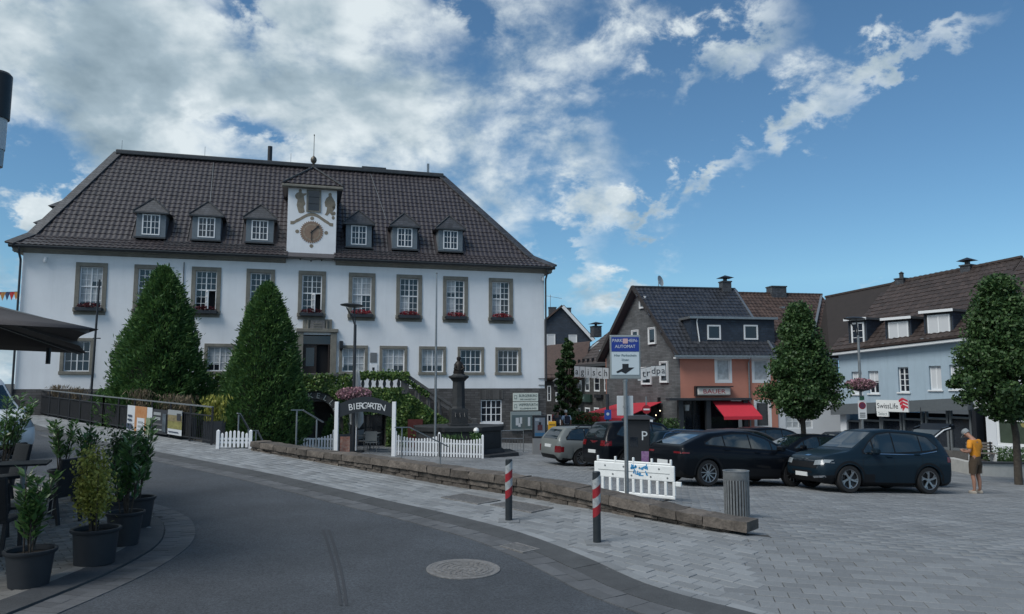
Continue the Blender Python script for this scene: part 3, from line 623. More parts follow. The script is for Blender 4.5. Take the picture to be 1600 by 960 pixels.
# lamp, plaques beside the door
x=b+.52; o=MB().box(x-.09,x+.09,-.22,-.02,4.02,4.42).build('wall_lantern',BLACKM,hall,bev=.02); MB().lathe([(.02,3.9),(.10,4.02)],8,c=(x,-.12,0)).build('lantern_foot',BLACKM,o)
MB().box(x-.14,x+.14,-.03,-.005,3.1,3.62).build('plaque',WHITEP,hall); MB().box(x-.14,x+.14,-.03,-.005,2.5,2.82).build('plaque',mat('bronze_plaque',(.06,.06,.055),.5,.5),hall)
x=HL-9.15; MB().box(x-.17,x+.17,-.03,-.005,3.35,3.85).build('plaque',mat('grey_plaque',(.16,.17,.18),.6),hall); o=MB().box(x-.2,x+.2,-.03,-.005,2.75,3.27).build('plaque',WHITEP,hall); MB().prism([(x-.06,2.98),(x-.06,3.1),(x+.06,3.1),(x+.06,2.98),(x,2.9)],-.036,-.031).build('crest',BLACKM,o)
# cornice, gutter, downpipes
def along(mb,prof,x0,x1):                              # extrude a t,z profile along s
    n=len(prof); mb.add([(x0,t,z) for t,z in prof]+[(x1,t,z) for t,z in prof],[tuple(range(n)),tuple(range(2*n-1,n-1,-1))]+[(i,(i+1)%n,(i+1)%n+n,i+n) for i in range(n)])
CLK=(HL-13.56,HL-11.16)
for x0,x1 in ((-.38,CLK[0]-.02),(CLK[1]+.02,HL+.38)):
    m_=MB(); along(m_,[(0,8.28),(-.10,8.30),(-.16,8.40),(-.34,8.44),(-.36,8.50),(0,8.52)],x0,x1); m_.build('cornice',SAND,hall,smooth=20)
    m_=MB(); along(m_,[(-.36,8.46),(-.46,8.47),(-.52,8.53),(-.52,8.58),(-.49,8.58),(-.46,8.53),(-.38,8.52)],x0-.1,x1+.1); m_.build('gutter',ZINC,hall,smooth=20)
mS=MB(); mS.box(-.36,0,-.3,HD,8.3,8.5); mS.build('side_cornice',SAND,hall); MB().box(HL,HL+.36,-.3,HD,8.3,8.5).build('side_cornice',SAND,hall)
for x,z1 in ((-.06,HB+.5),(HL+.05,2.4)):
    MB().tube([(x,-.42,8.46),(x,-.40,8.25),(x,-.12,7.95),(x,-.10,7.8),(x,-.10,z1)],.05,10).build('downpipe',ZINC,hall,smooth=True)
MB().bar((HL-18.28,-.04,8.12),(HL-18.28,-.04,3.0),.035).build('lightning_conductor',ZINC,hall)
for z in (2.55,2.2): MB().bar((HL-.35,-.03,z),(HL+.02,-.03,z),.03).build('conductor_clamp',BLACKM,hall)
for x in (.95,HL-.12): 
    o=MB().box(x-.05,x+.05,-.2,0,8.0,8.1).build('camera_arm',WHITEP,hall); MB().lathe([(.0,7.82),(.06,7.86),(.08,7.96),(.06,8.0)],10,c=(x,-.16,0)).build('camera_dome',WHITEP,o,smooth=True)
# roof: bell-cast eave then steep slope; hipped at both ends
E0=(-.5,8.60); K=(.55,9.22)                            # eave and kick (t,z)
sl_=(RZ-K[1])/(RT-K[0]); XL,XR=HL-22.56,HL-4.86
def hipx(t,left):                                      # where the hip stands at depth t
    f0=(t+.5)/(RT+.5); return (-.45+(XL+.45)*f0) if left else (HL+.45+(XR-HL-.45)*f0)
rf=MB()
p=lambda s,t,z:(s,t,z)
kl,kr=hipx(K[0],1),hipx(K[0],0)
dz=-.05
rf.add([p(-.45,-.5,8.56),p(HL+.45,-.5,8.56),p(kr,K[0],K[1]+dz),p(kl,K[0],K[1]+dz),p(XL,RT,RZ+dz),p(XR,RT,RZ+dz),p(-.45,HD+.5,8.56),p(HL+.45,HD+.5,8.56)],[(0,1,2,3),(3,2,5,4),(0,3,4,6),(1,7,5,2),(4,5,7,6)])
roof=rf.build('roof',TILE,hall)
tw,tl=.252,.33
slen=math.hypot(RT-K[0],RZ-K[1]); ang=math.atan2(RZ-K[1],RT-K[0]); ca,sa=math.cos(ang),math.sin(ang)
DOR=[HL+x for x in (-19.95,-17.42,-14.90,-9.97,-7.57,-5.10)]
def ok_main(a,b,org=-.45):
    s=a+org; t=K[0]+b*ca; z=K[1]+b*sa
    if s<hipx(t,1)+.12 or s>hipx(t,0)-.12: return False
    if CLK[0]-.05<s<CLK[1]+.05 and z<13.2: 
        if z<12.3 or abs(s-(CLK[0]+CLK[1])/2)<(13.2-z)*1.4: return False
    for c in DOR:
        if abs(s-c)<.80 and 9.2<z<11.25:
            if z<10.7 or abs(s-c)<(11.4-z)*1.0: return False
    return True
tiles(hall,'roof_tile',TILE,(-.45,K[0],K[1]),(1,0,0),(0,ca,sa),(HL+.9,slen-.1),tw,tl,ok_main)
a2=math.atan2(K[1]-8.58,K[0]+.5); l2=math.hypot(K[1]-8.58,K[0]+.5)
tiles(hall,'eave_tile',TILE,(-.45,-.5,8.60),(1,0,0),(0,math.cos(a2),math.sin(a2)),(HL+.9,l2+.2),tw,tl,lambda a,b: hipx(-.5+b,1)<a-.45<hipx(-.5+b,0) and not (CLK[0]-.02<a-.45<CLK[1]+.02),limit=60)
for path in ([(-.45,-.5,8.62),(kl,K[0],K[1]+.04),(XL,RT,RZ+.05)],[(HL+.45,-.5,8.62),(kr,K[0],K[1]+.04),(XR,RT,RZ+.05)]):
    m_=MB()
    for i in range(2): m_.bar(path[i],path[i+1],.46,.10,up=(0,-.6,1))
    m_.build('hip_cap',SLATE,hall,bev=.02)
MB().bar((XL-.1,RT,RZ+.06),(XR+.1,RT,RZ+.06),.42,.26).build('ridge_cap',ZINC,hall,bev=.05)
# ridge: flue, vents, lightning rods, snow-guard cables
MB().tube([(HL-14.75,RT,RZ+.1),(HL-14.75,RT,RZ+1.05)],.13,12).build('flue_pipe',BLACKM,hall,smooth=True)
o=MB().box(HL-9.6,HL-8.2,RT-.2,RT+.2,RZ+.18,RZ+.26).build('ridge_vent',ZINC,hall); MB().box(HL-5.75,HL-5.62,RT-.06,RT+.06,RZ+.15,RZ+.75).build('vent_stub',STEEL,hall)
for x in (HL-22.4,HL-18.2,HL-13.6): MB().tube([(x,RT,RZ+.1),(x,RT,RZ+.75)],.012,5).build('lightning_rod',STEEL,hall)
for x0,x1 in ((HL-17.7,HL-17.5),(HL-9.1,HL-8.4)):
    MB().tube([(x0,RT-.25,RZ-.2),(x1,K[0]+1.6,K[1]+1.6*sl_+.06)],.012,5).build('lightning_cable',STEEL,hall)
for x0,x1 in ((HL-19.2,CLK[0]-.1),(CLK[1]+.1,HL-7.0)):
    g=MB(); 
    for dzz in (.0,.09,.18): g.bar((x0,-.05,8.93+dzz),(x1,-.05,8.93+dzz),.018)
    n=int((x1-x0)/.12)
    for k in range(n+1): xx=x0+(x1-x0)*k/n; g.bar((xx,-.05,8.86),(xx,-.05,9.13),.012)
    g.build('snow_guard',ZINC,hall)
# dormers
DORM=mat('slate_grey_cheek',(.13,.16,.185),.55,var=.15,vscale=8)
for c in DOR:
    f0=.62; z0,z1=9.35,10.62; hw=.66
    dm_=MB(); dm_.box(c-hw,c-.40,f0,f0+.08,z0,z1); dm_.box(c+.40,c+hw,f0,f0+.08,z0,z1); dm_.box(c-.40,c+.40,f0,f0+.08,z0,9.50); dm_.box(c-.40,c+.40,f0,f0+.08,10.52,z1)
    tb=K[0]+(z1-K[1])/sl_+.15; tb0=K[0]+(z0-K[1])/sl_-.05
    for sgn in (-1,1):
        x=c+sgn*hw; dm_.add([(x,f0+.08,z0),(x,max(tb0,f0+.1),z0),(x,tb,z1),(x,f0+.08,z1),(x-sgn*.06,f0+.08,z0),(x-sgn*.06,max(tb0,f0+.1),z0),(x-sgn*.06,tb,z1),(x-sgn*.06,f0+.08,z1)],[(0,1,2,3),(4,7,6,5),(0,3,7,4),(3,2,6,7)])
    o=dm_.build('dormer',DORM,hall)
    window(o,c-.40,c+.40,9.50,10.52,WHITEP,4,3,.055,.024,t=f0-.02,name='dormer_window')
    # little hipped roof
    ov=.16; pk=11.42; tp=K[0]+(pk-K[1])/sl_; te=K[0]+(z1-K[1])/sl_
    r_=MB(); A_=(c-hw-ov,f0-.14,z1); B_=(c+hw+ov,f0-.14,z1); Cc=(c+hw+ov,te+.3,z1); D_=(c-hw-ov,te+.3,z1); P1=(c,f0+.34,pk-.02); P2=(c,tp+.25,pk-.02)
    r_.add([A_,B_,Cc,D_,P1,P2],[(0,1,4),(1,2,5,4),(3,0,4,5),(0,3,2,1)]); r_.add([(x,y,z-.07) for x,y,z in (A_,B_,Cc,D_)],[(0,3,2,1)]); r_.build('dormer_roof',SLATE,o)
    MB().box(c-hw-ov,c+hw+ov,f0-.15,f0-.11,z1-.08,z1-.003).build('dormer_fascia',ZINC,o)
    for q in ((A_,P1),(B_,P1)): MB().bar((q[0][0],q[0][1],q[0][2]+.03),(q[1][0],q[1][1],q[1][2]+.03),.09,.03).build('hip_lead',ZINC,o)
    MB().box(c-hw-.05,c+hw+.05,f0-.25,f0,z0-.06,z0+.02).build('apron_flashing',ZINC,o)
# small dormers on the end slope, seen edge-on at the left
for yy,zz,h in ((2.2,9.2,.9),(4.2,10.4,1.0)):
    o=MB().box(-.15+zz*.0,1.5,yy,yy+1.2,zz,zz+h).build('end_dormer',DORM,hall); r_=MB(); r_.add([(-.35,yy-.15,zz+h),(-.35,yy+1.35,zz+h),(1.8,yy+1.35,zz+h),(1.8,yy-.15,zz+h),(.4,yy+.6,zz+h+.65),(1.8,yy+.6,zz+h+.65)],[(0,1,4),(0,4,5,3),(1,2,5,4),(0,3,2,1)]); r_.build('dormer_roof',SLATE,o)
# clock dormer, rising flush with the facade
cx=(CLK[0]+CLK[1])/2; zt=12.28; pkz=13.42
ck=MB(); ck.box(CLK[0],CLK[1],-.02,.25,EZ-.25,zt); tb=K[0]+(zt-K[1])/sl_+.2
for x in (CLK[0],CLK[1]-.1): ck.add([(x,.25,EZ),(x+.1,.25,EZ),(x+.1,tb,zt),(x,tb,zt),(x,.25,zt),(x+.1,.25,zt)],[(0,1,5,4),(0,4,3),(1,2,5),(0,3,2,1),(3,4,5,2)])
clock=ck.build('clock_dormer',PLAST,hall)
ov=.30; tpk=K[0]+(pkz-K[1])/sl_; te=K[0]+(zt-K[1])/sl_
r_=MB(); A_=(CLK[0]-ov,-.32,zt); B_=(CLK[1]+ov,-.32,zt); Cc=(CLK[1]+ov,te+.6,zt); D_=(CLK[0]-ov,te+.6,zt); P1=(cx,.55,pkz); P2=(cx,tpk+.4,pkz)
r_.add([A_,B_,Cc,D_,P1,P2],[(0,1,4),(1,2,5,4),(3,0,4,5),(0,3,2,1)]); r_.build('clock_roof',TILE,clock)
MB().box(A_[0],B_[0],-.36,-.02,zt-.14,zt-.003).build('clock_cornice',SAND,clock,bev=.03)
for q in ((A_,P1),(B_,P1)): MB().bar((q[0][0],q[0][1],q[0][2]+.05),(q[1][0],q[1][1],q[1][2]+.05),.20,.06).build('clock_hip',ZINC,clock)
vv=Vector(P1)-Vector(((A_[0]+B_[0])/2,A_[1],zt)); ll=vv.length
tiles(clock,'clock_roof_tile',TILE,(A_[0],A_[1],zt+.04),(1,0,0),(0,vv.y,vv.z),(B_[0]-A_[0],ll),tw,tl*.8,lambda a,b: abs(a-(B_[0]-A_[0])/2)<((B_[0]-A_[0])/2)*(1-b/ll)-.12)
o=MB().lathe([(.03,13.4),(.04,13.55),(.05,13.62),(.13,13.70),(.16,13.82),(.13,13.94),(.04,14.02),(.018,14.06),(.014,15.1),(.03,15.12),(.03,15.17),(.0,15.2)],12,c=(cx,.5,0)).build('finial',mat('weathered_copper',(.12,.11,.09),.5,.6),clock,smooth=True)
o=MB().box(cx-.36+.06,cx+.36+.06,-.07,-.021,10.95,12.1).build('bell_window_frame',SAND,clock,bev=.01); cw=cx+.06
MB().box(cw-.27,cw+.27,-.075,-.0705,11.03,12.05).build('bell_window_glass',GLASS,o)
for k in (1,2): MB().box(cw-.27,cw+.27,-.09,-.076,11.03+k*.34,11.05+k*.34).build('glazing_bar',BLACKM,o)
ORN=mat('sgraffito_brown',(.25,.215,.165),.85,var=.25,vscale=7); OCH=mat('clock_ochre',(.27,.19,.14),.8,var=.2,vscale=6)
def relief(poly,m,name,t0=-.028,par=None): return MB().prism(poly,t0,-.021).build(name,m,par or clock)
fx=cx-.66; fig=[(0,.0),(.1,-.02),(.22,.0),(.30,.06),(.24,.3),(.33,.42),(.26,.62),(.24,.78),(.36,.86),(.36,.92),(.18,.90),(.12,.95),(.12,1.06),(.04,1.1),(-.04,1.05),(-.03,.95),(-.14,.9),(-.22,.8),(-.18,.66),(-.08,.6),(-.12,.35),(-.06,.15)]
relief([(fx+x*.95,10.88+z*1.12) for x,z in fig],ORN,'painted_figure')
fx=cx+.86; fig=[(0,.1),(.12,-.02),(.2,0),(.16,.16),(.24,.3),(.30,.5),(.26,.66),(.12,.86),(.08,.92),(.08,1.03),(0,1.08),(-.09,1.02),(-.08,.9),(-.2,.8),(-.28,.6),(-.24,.4),(-.14,.36),(-.18,.12),(-.26,0),(-.12,-.04)]
relief([(fx+x*.95,10.85+z*1.08) for x,z in fig],ORN,'painted_figure')
for (x,z) in ((1.05,11.25),(1.08,10.95),(1.04,10.72)): relief([(cx+x+.08*math.cos(k),z+.1*math.sin(k)) for k in np.linspace(0,6.28,9)[:-1]],ORN,'painted_leaf')
up=[];dn=[]
for k in range(25):
    u=-1+2*k/24; z=10.62+.22*math.cos(u*3.3)-(.05 if abs(u)>.8 else 0); up.append((cx+u*1.05,z+.085)); dn.append((cx+u*1.05,z-.085))
for k in range(24): relief([dn[k],dn[k+1],up[k+1],up[k]],ORN,'ribbon',-.027)
zc=9.92; rc=.52; star=[]
for k in range(64): rr=rc+(.075 if k%2 else 0); a_=2*math.pi*k/64; star.append((cx+rr*math.cos(a_),zc+rr*math.sin(a_)))
face=relief(star,OCH,'clock_face',-.035)
for rr,mm,t0 in ((.43,mat('clock_ring',(.33,.26,.2),.8),-.038),(.36,OCH,-.041)): MB().prism([(cx+rr*math.cos(a_),zc+rr*math.sin(a_)) for a_ in np.linspace(0,2*math.pi,40)[:-1]],t0,-.0355).build('clock_ring',mm,face)
for k in range(12):
    a_=math.pi/6*k; MB().bar((cx+.37*math.cos(a_),-.044,zc+.37*math.sin(a_)),(cx+.43*math.cos(a_),-.044,zc+.43*math.sin(a_)),.03,.012,up=(0,1,0)).build('hour_mark',ORN,face)
for a_ in (0,math.pi/2,math.pi,-math.pi/2): relief([(cx+.71*math.cos(a_)+.10*math.cos(k),zc+.71*math.sin(a_)+.10*math.sin(k)) for k in np.linspace(0,6.28,9)[:-1]],ORN,'scroll')
MB().bar((cx-.06,-.06,zc-.05),(cx+.30,-.06,zc+.30),.05,.015,up=(0,1,0)).build('hour_hand',BLACKM,face); MB().prism([(cx+.22,zc+.32),(cx+.32,zc+.22),(cx+.36,zc+.36)],-.068,-.053).build('hour_hand_tip',BLACKM,face)
MB().bar((cx,-.075,zc+.1),(cx-.02,-.075,zc-.44),.035,.012,up=(0,1,0)).build('minute_hand',BLACKM,face)
cab=[(CLK[0]-.1+k*.26,-.1,8.55-.03*math.sin(k*1.7)-.05*math.sin(math.pi*k/10)) for k in range(11)]
o=MB().tube(cab,.01,5).build('cable',BLACKM,clock)
for k in (3,5,7): MB().lathe([(.0,0),(.035,.03),(.02,.09)],8,c=(cab[k][0],cab[k][1],cab[k][2]-.09)).build('bulb_socket',BLACKM,o)
# signs and notice case on the plinth
SGN=mat('sign_cream',(.62,.66,.60),.5); SGT=mat('sign_green',(.035,.06,.055),.6)
for (z0,z1,l1,l2) in ((1.34,1.78,'BÜRGERBÜRO','DER HANSESTADT'),(.86,1.31,'WIPPERFÜRTH','ALLGEMEINE INFO')):
    x0,x1=HL-1.80,HL-.40; o=MB().box(x0,x1,-.11,-.07,z0,z1).build('sign_board',SGN,hall,bev=.005)
    t_=MB(); put_text(t_,l1,.20,T((x0+x1)/2+.14,-.113,z0+.29)@FRONT,sx=.8); put_text(t_,l2,.11,T((x0+x1)/2+.14,-.113,z0+.10)@FRONT); t_.build('lettering',SGT,o)
    t_=MB(); t_.prism([(x0+.06,z0+.12),(x0+.06,z0+.33),(x0+.22,z0+.33),(x0+.22,z0+.12)],-.114,-.111); t_.build('emblem',mat('sign_grey_green',(.25,.29,.27),.6),o); MB().box(x0+.09,x0+.19,-.118,-.115,z0+.16,z0+.29).build('emblem_field',SGN,o)
x0,x1=HL-1.95,HL-.25; o=MB().box(x0,x1,-.17,-.07,-.16,.80).build('notice_case',mat('aluminium_case',(.34,.38,.37),.45,.5),hall,bev=.008)
MB().box(x0+.07,x1-.5,-.176,-.1705,-.10,.62).build('case_glass',mat('case_glass',(.10,.14,.15),.1,spec=.7),o)
for (a,b,c,d) in ((.28,.45,.1,.48),(.50,.63,.18,.5),(.42,.55,.02,.2),(.95,1.08,.06,.5)): MB().box(x0+a,x0+b,-.181,-.177,c-.02,d).build('notice',mat('paper',(.5,.53,.55),.8),o)
# ============================================================ plants
def ground_obj(px,py,fz=None): P=ground(px,py,fz); return P
BARK=mat('bark',(.06,.05,.04),.9,var=.4,vscale=14,bump=.8,bscale=30)
CON=leaf_mat('yew_needles',(.03,.085,.03),(.12,.22,.06),.6); MAPLE=leaf_mat('maple_leaf',(.02,.058,.02),(.085,.15,.05),.5)
IVY=leaf_mat('ivy_leaf',(.03,.085,.022),(.14,.215,.05),.45); LAUREL=leaf_mat('laurel_leaf',(.035,.095,.035),(.14,.25,.08),.3,.5)
GOLD=leaf_mat('golden_leaf',(.13,.16,.03),(.46,.44,.10),.45); DRY=leaf_mat('dry_grass',(.09,.07,.045),(.26,.21,.14),.8); COREM=mat('crown_shade_core',(.008,.016,.007),.95)
def conifer(name,label,P,h,r,n,z0=.15,lean=0,seed=1,ex=.82,rough=1.0):
    rs=np.random.default_rng(seed); t=thing(name,label,'tree',P)
    MB().tube([(0,0,-.3),(0,0,h*.3),(0,0,h*.85)],[.14,.1,.02],8).build('trunk',BARK,t,smooth=True)
    prof=lambda u: np.clip(1-u,0,1)**ex*(.72+.28*np.clip(u/.14,0,1))      # u: height fraction
    u=1-rs.random(n)**(.5 if ex>.7 else .72); a=rs.random(n)*2*np.pi
    lump=1+rough*(.05*np.sin(a*3+u*13+seed)+.045*np.sin(a*7-u*29+1.3)+.03*np.sin(a*13+u*47))
    depth=rs.random(n)**2.2*.30; shoot=np.where(rs.random(n)<.05*rough,rs.random(n)*.16*rough,0)
    rad=r*prof(u)*lump*(1-depth)+shoot+.03; z=z0+u*(h-z0)+rs.normal(0,.04,n)
    c=np.c_[np.cos(a)*rad+lean*u,np.sin(a)*rad,z]
    out=np.c_[np.cos(a),np.sin(a),np.full(n,.75)]+rs.normal(0,.45,(n,3)); nr=rs.normal(size=(n,3))
    v,q=leaf_quads(c,out,nr,rs.uniform(.12,.26,n),rs.uniform(.035,.075,n)); fast('foliage',v,q,CON,t)
    core=MB(); core.lathe([(max(.02,r*float(prof(np.array(k/9)))*.66),z0+k/9*(h-z0)*.97) for k in range(10)],14); core.build('crown_shade_core',COREM,t,smooth=True); return t  # added solid cone closes gaps; its near-black colour stands for shade inside the crown
def broadleaf(name,label,P,trunk_h,cz,rx,rz,n,m=MAPLE,seed=1,l=.2,ncl=60,tr=.11,shape=1.0,lean=(0,0)):
    rs=np.random.default_rng(seed); t=thing(name,label,'tree',P)
    tb=MB(); tb.tube([(0,0,-.2),(.02,0,trunk_h*.6),(lean[0]*.5,lean[1]*.5,trunk_h),(lean[0],lean[1],cz+rz*.4)],[tr*1.25,tr,tr*.85,.03],10)
    u=rs.beta(1.25,1.35,ncl); a=rs.random(ncl)*2*np.pi; prof=np.minimum(1,(u/.22+.25))*np.clip(1-u,0,1)**(.5*shape)*1.12
    rr=rx*prof*rs.random(ncl)**.42*rs.uniform(.78,1.04,ncl); C_=np.c_[np.cos(a)*rr+lean[0],np.sin(a)*rr+lean[1],cz-rz+u*2*rz]
    for k in range(0,ncl,5):
        p0=Vector((lean[0]*.6,lean[1]*.6,trunk_h*random.uniform(.75,1.1))); p1=Vector(C_[k]); tb.tube([p0,(p0+p1)/2+Vector((0,0,.12)),p1],[.045,.028,.01],5)
    tb.build('trunk',BARK,t,smooth=True)
    per=n//ncl; i=np.repeat(np.arange(ncl),per); g=rs.normal(size=(len(i),3)); g/=np.linalg.norm(g,axis=1)[:,None]; g*=np.cbrt(rs.random(len(i)))[:,None]
    rad=(rs.uniform(.10,.36,ncl)*rx)[i]; c=C_[i]+g*rad[:,None]*np.array([1,1,.72])
    dn=rs.normal(size=(len(i),3))+np.array([0,0,-.5]); nr=rs.normal(size=(len(i),3))+np.array([0,0,1.2])
    v,q=leaf_quads(c,dn,nr,rs.uniform(.6,1.15,len(i))*l,rs.uniform(.5,.85,len(i))*l); fast('crown',v,q,m,t); return t
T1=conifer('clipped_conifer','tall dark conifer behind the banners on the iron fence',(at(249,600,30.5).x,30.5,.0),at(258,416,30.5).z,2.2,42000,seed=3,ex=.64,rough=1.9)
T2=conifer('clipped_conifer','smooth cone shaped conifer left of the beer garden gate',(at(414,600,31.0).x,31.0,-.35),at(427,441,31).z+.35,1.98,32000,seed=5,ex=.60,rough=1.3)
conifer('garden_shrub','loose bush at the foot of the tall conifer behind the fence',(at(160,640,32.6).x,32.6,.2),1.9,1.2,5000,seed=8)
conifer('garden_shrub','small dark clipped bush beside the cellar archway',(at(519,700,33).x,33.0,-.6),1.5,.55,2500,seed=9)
P=at(1252,600,32.0); broadleaf('maple_tree','round crowned maple in front of the terracotta house',(P.x,P.y,G(P.x,P.y)),2.2,at(1250,564,32).z-G(P.x,P.y),1.7,2.25,48000,seed=11,ncl=230,shape=1.65,l=.14)
P=at(1560,600,27.0); broadleaf('maple_tree','leafy maple cut by the right edge of the picture',(at(1588,700,27).x,27.0,G(at(1588,700,27).x,27.)),2.9,at(1580,543,27).z-G(P.x,P.y),1.85,2.45,52000,seed=13,ncl=240,shape=1.4,l=.14,lean=(-.25,0))
P=at(886,600,52.0); broadleaf('street_tree','narrow upright young tree in the side street',(P.x,P.y,-1.3),1.4,at(886,598,52).z+1.3,.95,3.0,14000,seed=17,ncl=110,tr=.08,shape=.9)
# ============================================================ outside stair, ivy, cellar
def hf(s,t,z): return Vector((HF.A.x,HF.A.y,0))+HF.u*s+HF.n*t+Vector((0,0,z))
STR=mat('stair_masonry',(.09,.087,.082),.9,var=.3,vscale=3,bump=.6,bscale=20)
TT=-3.4
s_l=HF.loc(440,600,TT)[0]; s_r=HF.loc(632,600,TT)[0]; s_b=HF.loc(740,690,TT)[0]; LZ=2.0
stair=HF.root('outside_staircase','ivy covered outside staircase rising to the town hall door','staircase')
cella=HF.loc(440,650,TT)[0]; cellb=HF.loc(534,650,TT)[0]; arcz=HF.loc(487,612,TT)[1]
d0,d1=HF.loc(548,650,TT)[0],HF.loc(603,650,TT)[0]; dzt=HF.loc(575,640,TT)[1]
b_=-1.0
w=MB(); wall_open(w,s_l-3,s_r,b_,LZ,[(cella+.25,cellb-.1,b_,arcz-.45),(d0,d1,b_,dzt)],TT,TT+1.6)
w.add([(s_r,TT,b_),(s_b,TT,b_),(s_b,TT,b_+.5),(s_r,TT,LZ)],[(0,1,2,3)])
w.box(s_l-3,s_r,TT+.001,-.1,LZ-.02,LZ+.0); w.add([(s_l-3,TT,b_),(s_l-3,-.1,b_),(s_l-3,-.1,LZ),(s_l-3,TT,LZ)],[(0,1,2,3)]); w.box(s_l-3,s_r,-1.85,-1.8,b_,LZ-.03)
w.build('retaining_wall',STR,stair)
n=12
for k in range(n):
    x0=s_r+(s_b-s_r)*k/n; x1=s_r+(s_b-s_r)*(k+1)/n; z=LZ-(LZ-b_-.3)*(k+1)/n
    MB().box(x0,x1,TT+.35,-.35,z-.6,z).build('step',SAND,stair)
# arch over the cellar
m_=MB(); cxa=(cella+cellb)/2+.08; 
for k in range(11):
    a0_=math.pi*k/11; a1_=math.pi*(k+1)/11-.02; r0,r1=.92,1.20
    MB().prism([(cxa+r*math.cos(a),arcz-1.25+r*math.sin(a)) for r,a in ((r0,a0_),(r1,a0_),(r1,a1_),(r0,a1_))],TT-.06,TT+.3).build('arch_stone',STR,stair,bev=.01)
ltr=MB()
for ch,a in zip('RATSKELLER',np.linspace(172,8,10)):
    rr=1.06; a=R(a); put_text(ltr,ch,.34,T(cxa+rr*math.cos(a),TT-.075,arcz-1.25+rr*math.sin(a))@Matrix.Rotation(-(a-math.pi/2),4,'Y')@FRONT,ext=.008)
ltr.build('lettering',mat('pale_lettering',(.55,.57,.52),.6),stair)
MB().box(d0-.02,d1+.02,TT+.8,TT+.85,b_,dzt).build('cellar_window',GLASS,stair)
for x in (d0+.35,d0+.75): MB().bar((x,TT+.76,b_),(x,TT+.76,dzt),.05).build('window_post',BLACKM,stair)
MB().box(d0-.25,d0,TT-.03,TT+.2,b_,dzt).build('door_pier',SAND,stair,bev=.01)
# balustrade and sloping rail
s0b=HF.loc(556,590,TT)[0]
BAL=mat('baluster_stone',(.10,.10,.10),.85,var=.3)
MB().box(s_l-3,s_r+.1,TT-.08,TT+.22,LZ+.62,LZ+.74).build('coping',BAL,stair,bev=.02)
x=s0b
while x<s_r-.05:
    MB().lathe([(.07,LZ),(.07,LZ+.06),(.045,LZ+.1),(.085,LZ+.26),(.045,LZ+.46),(.05,LZ+.54),(.07,LZ+.56),(.07,LZ+.62)],8,c=(x,TT+.07,0)).build('baluster',BAL,stair,smooth=True); x+=.33
MB().box(s_r-.14,s_r+.14,TT-.09,TT+.22,LZ-.2,LZ+.8).build('newel',BAL,stair,bev=.02)
zb=HF.loc(735,662,TT)[1]
for tt in (TT,-.5):
    MB().bar((s_r+.1,tt,LZ+.68),(s_b,tt,zb+.1),.2,.13).build('sloping_coping',BAL,stair,bev=.02)
    for k in range(1,5):
        u=k/6; x=s_r+(s_b-s_r)*u; z=LZ+.62-(LZ+.62-zb)*u; MB().lathe([(.06,z-.62),(.085,z-.36),(.045,z-.12),(.07,z)],8,c=(x,tt+.02,0)).build('baluster',BAL,stair,smooth=True)
MB().box(s_b-.12,s_b+.14,TT-.1,TT+.2,b_,zb+.25).build('newel',BAL,stair,bev=.02)
# ivy on wall and parapet
def ivy(n,fn):
    c=[];
    while len(c)<n:
        p=fn()
        if p is not None: c.append(p)
    return np.array(c)
def ivy_pt():
    s=random.uniform(s_l-3,s_b); 
    if s<s_r: top=LZ+(.66 if s<s0b else .02)+random.uniform(0,.1)
    else: top=LZ-.05-(LZ-b_-.7)*(s-s_r)/(s_b-s_r)
    z=random.uniform(b_,top)
    if cella-.1<s<cellb+.1 and z<arcz-1.25+math.sqrt(max(0,1.3**2-(s-cxa)**2)) : return None
    if d0-.1<s<d1+.02 and z<dzt+random.uniform(-.25,.1): return None
    if s<s_r and z<-.1 and random.random()<.3: return None
    bul=.10+.14*(math.sin(s*2.3+z*1.7)*.5+.5)+.08*math.sin(s*5.1-z*4); return (s,TT-abs(random.gauss(0,.5))*bul-.03,z)
c=ivy(22000,ivy_pt)
c2=[(random.uniform(s0b,s_r+.2),TT-.1+random.gauss(0,.06),LZ+.68+abs(random.gauss(0,.07))-(.25*random.random()**3)) for _ in range(1500)]
c2+=[(s_r+(s_b-s_r)*u,TT+random.gauss(0,.08),LZ+.6-(LZ+.6-zb)*u-abs(random.gauss(0,.12))) for u in np.random.default_rng(3).random(500)*.35]
c=np.r_[c,np.array(c2)]; k=len(c)
v,q=leaf_quads(c,rng.normal(size=(k,3))*np.array([1,.5,1])+np.array([0,-.2,-.8]),rng.normal(size=(k,3))*.6+np.array([0,-1.2,.4]),rng.uniform(.09,.17,k),rng.uniform(.08,.14,k)); fast('ivy',v,q,IVY,stair)
MB().box(HF.loc(640,690,TT-.2)[0]-.1,HF.loc(660,690,TT-.2)[0],TT-.3,TT-.2,b_,HF.loc(650,655,TT)[1]).build('red_panel',mat('red_board',(.12,.03,.025),.8,var=.3),stair)
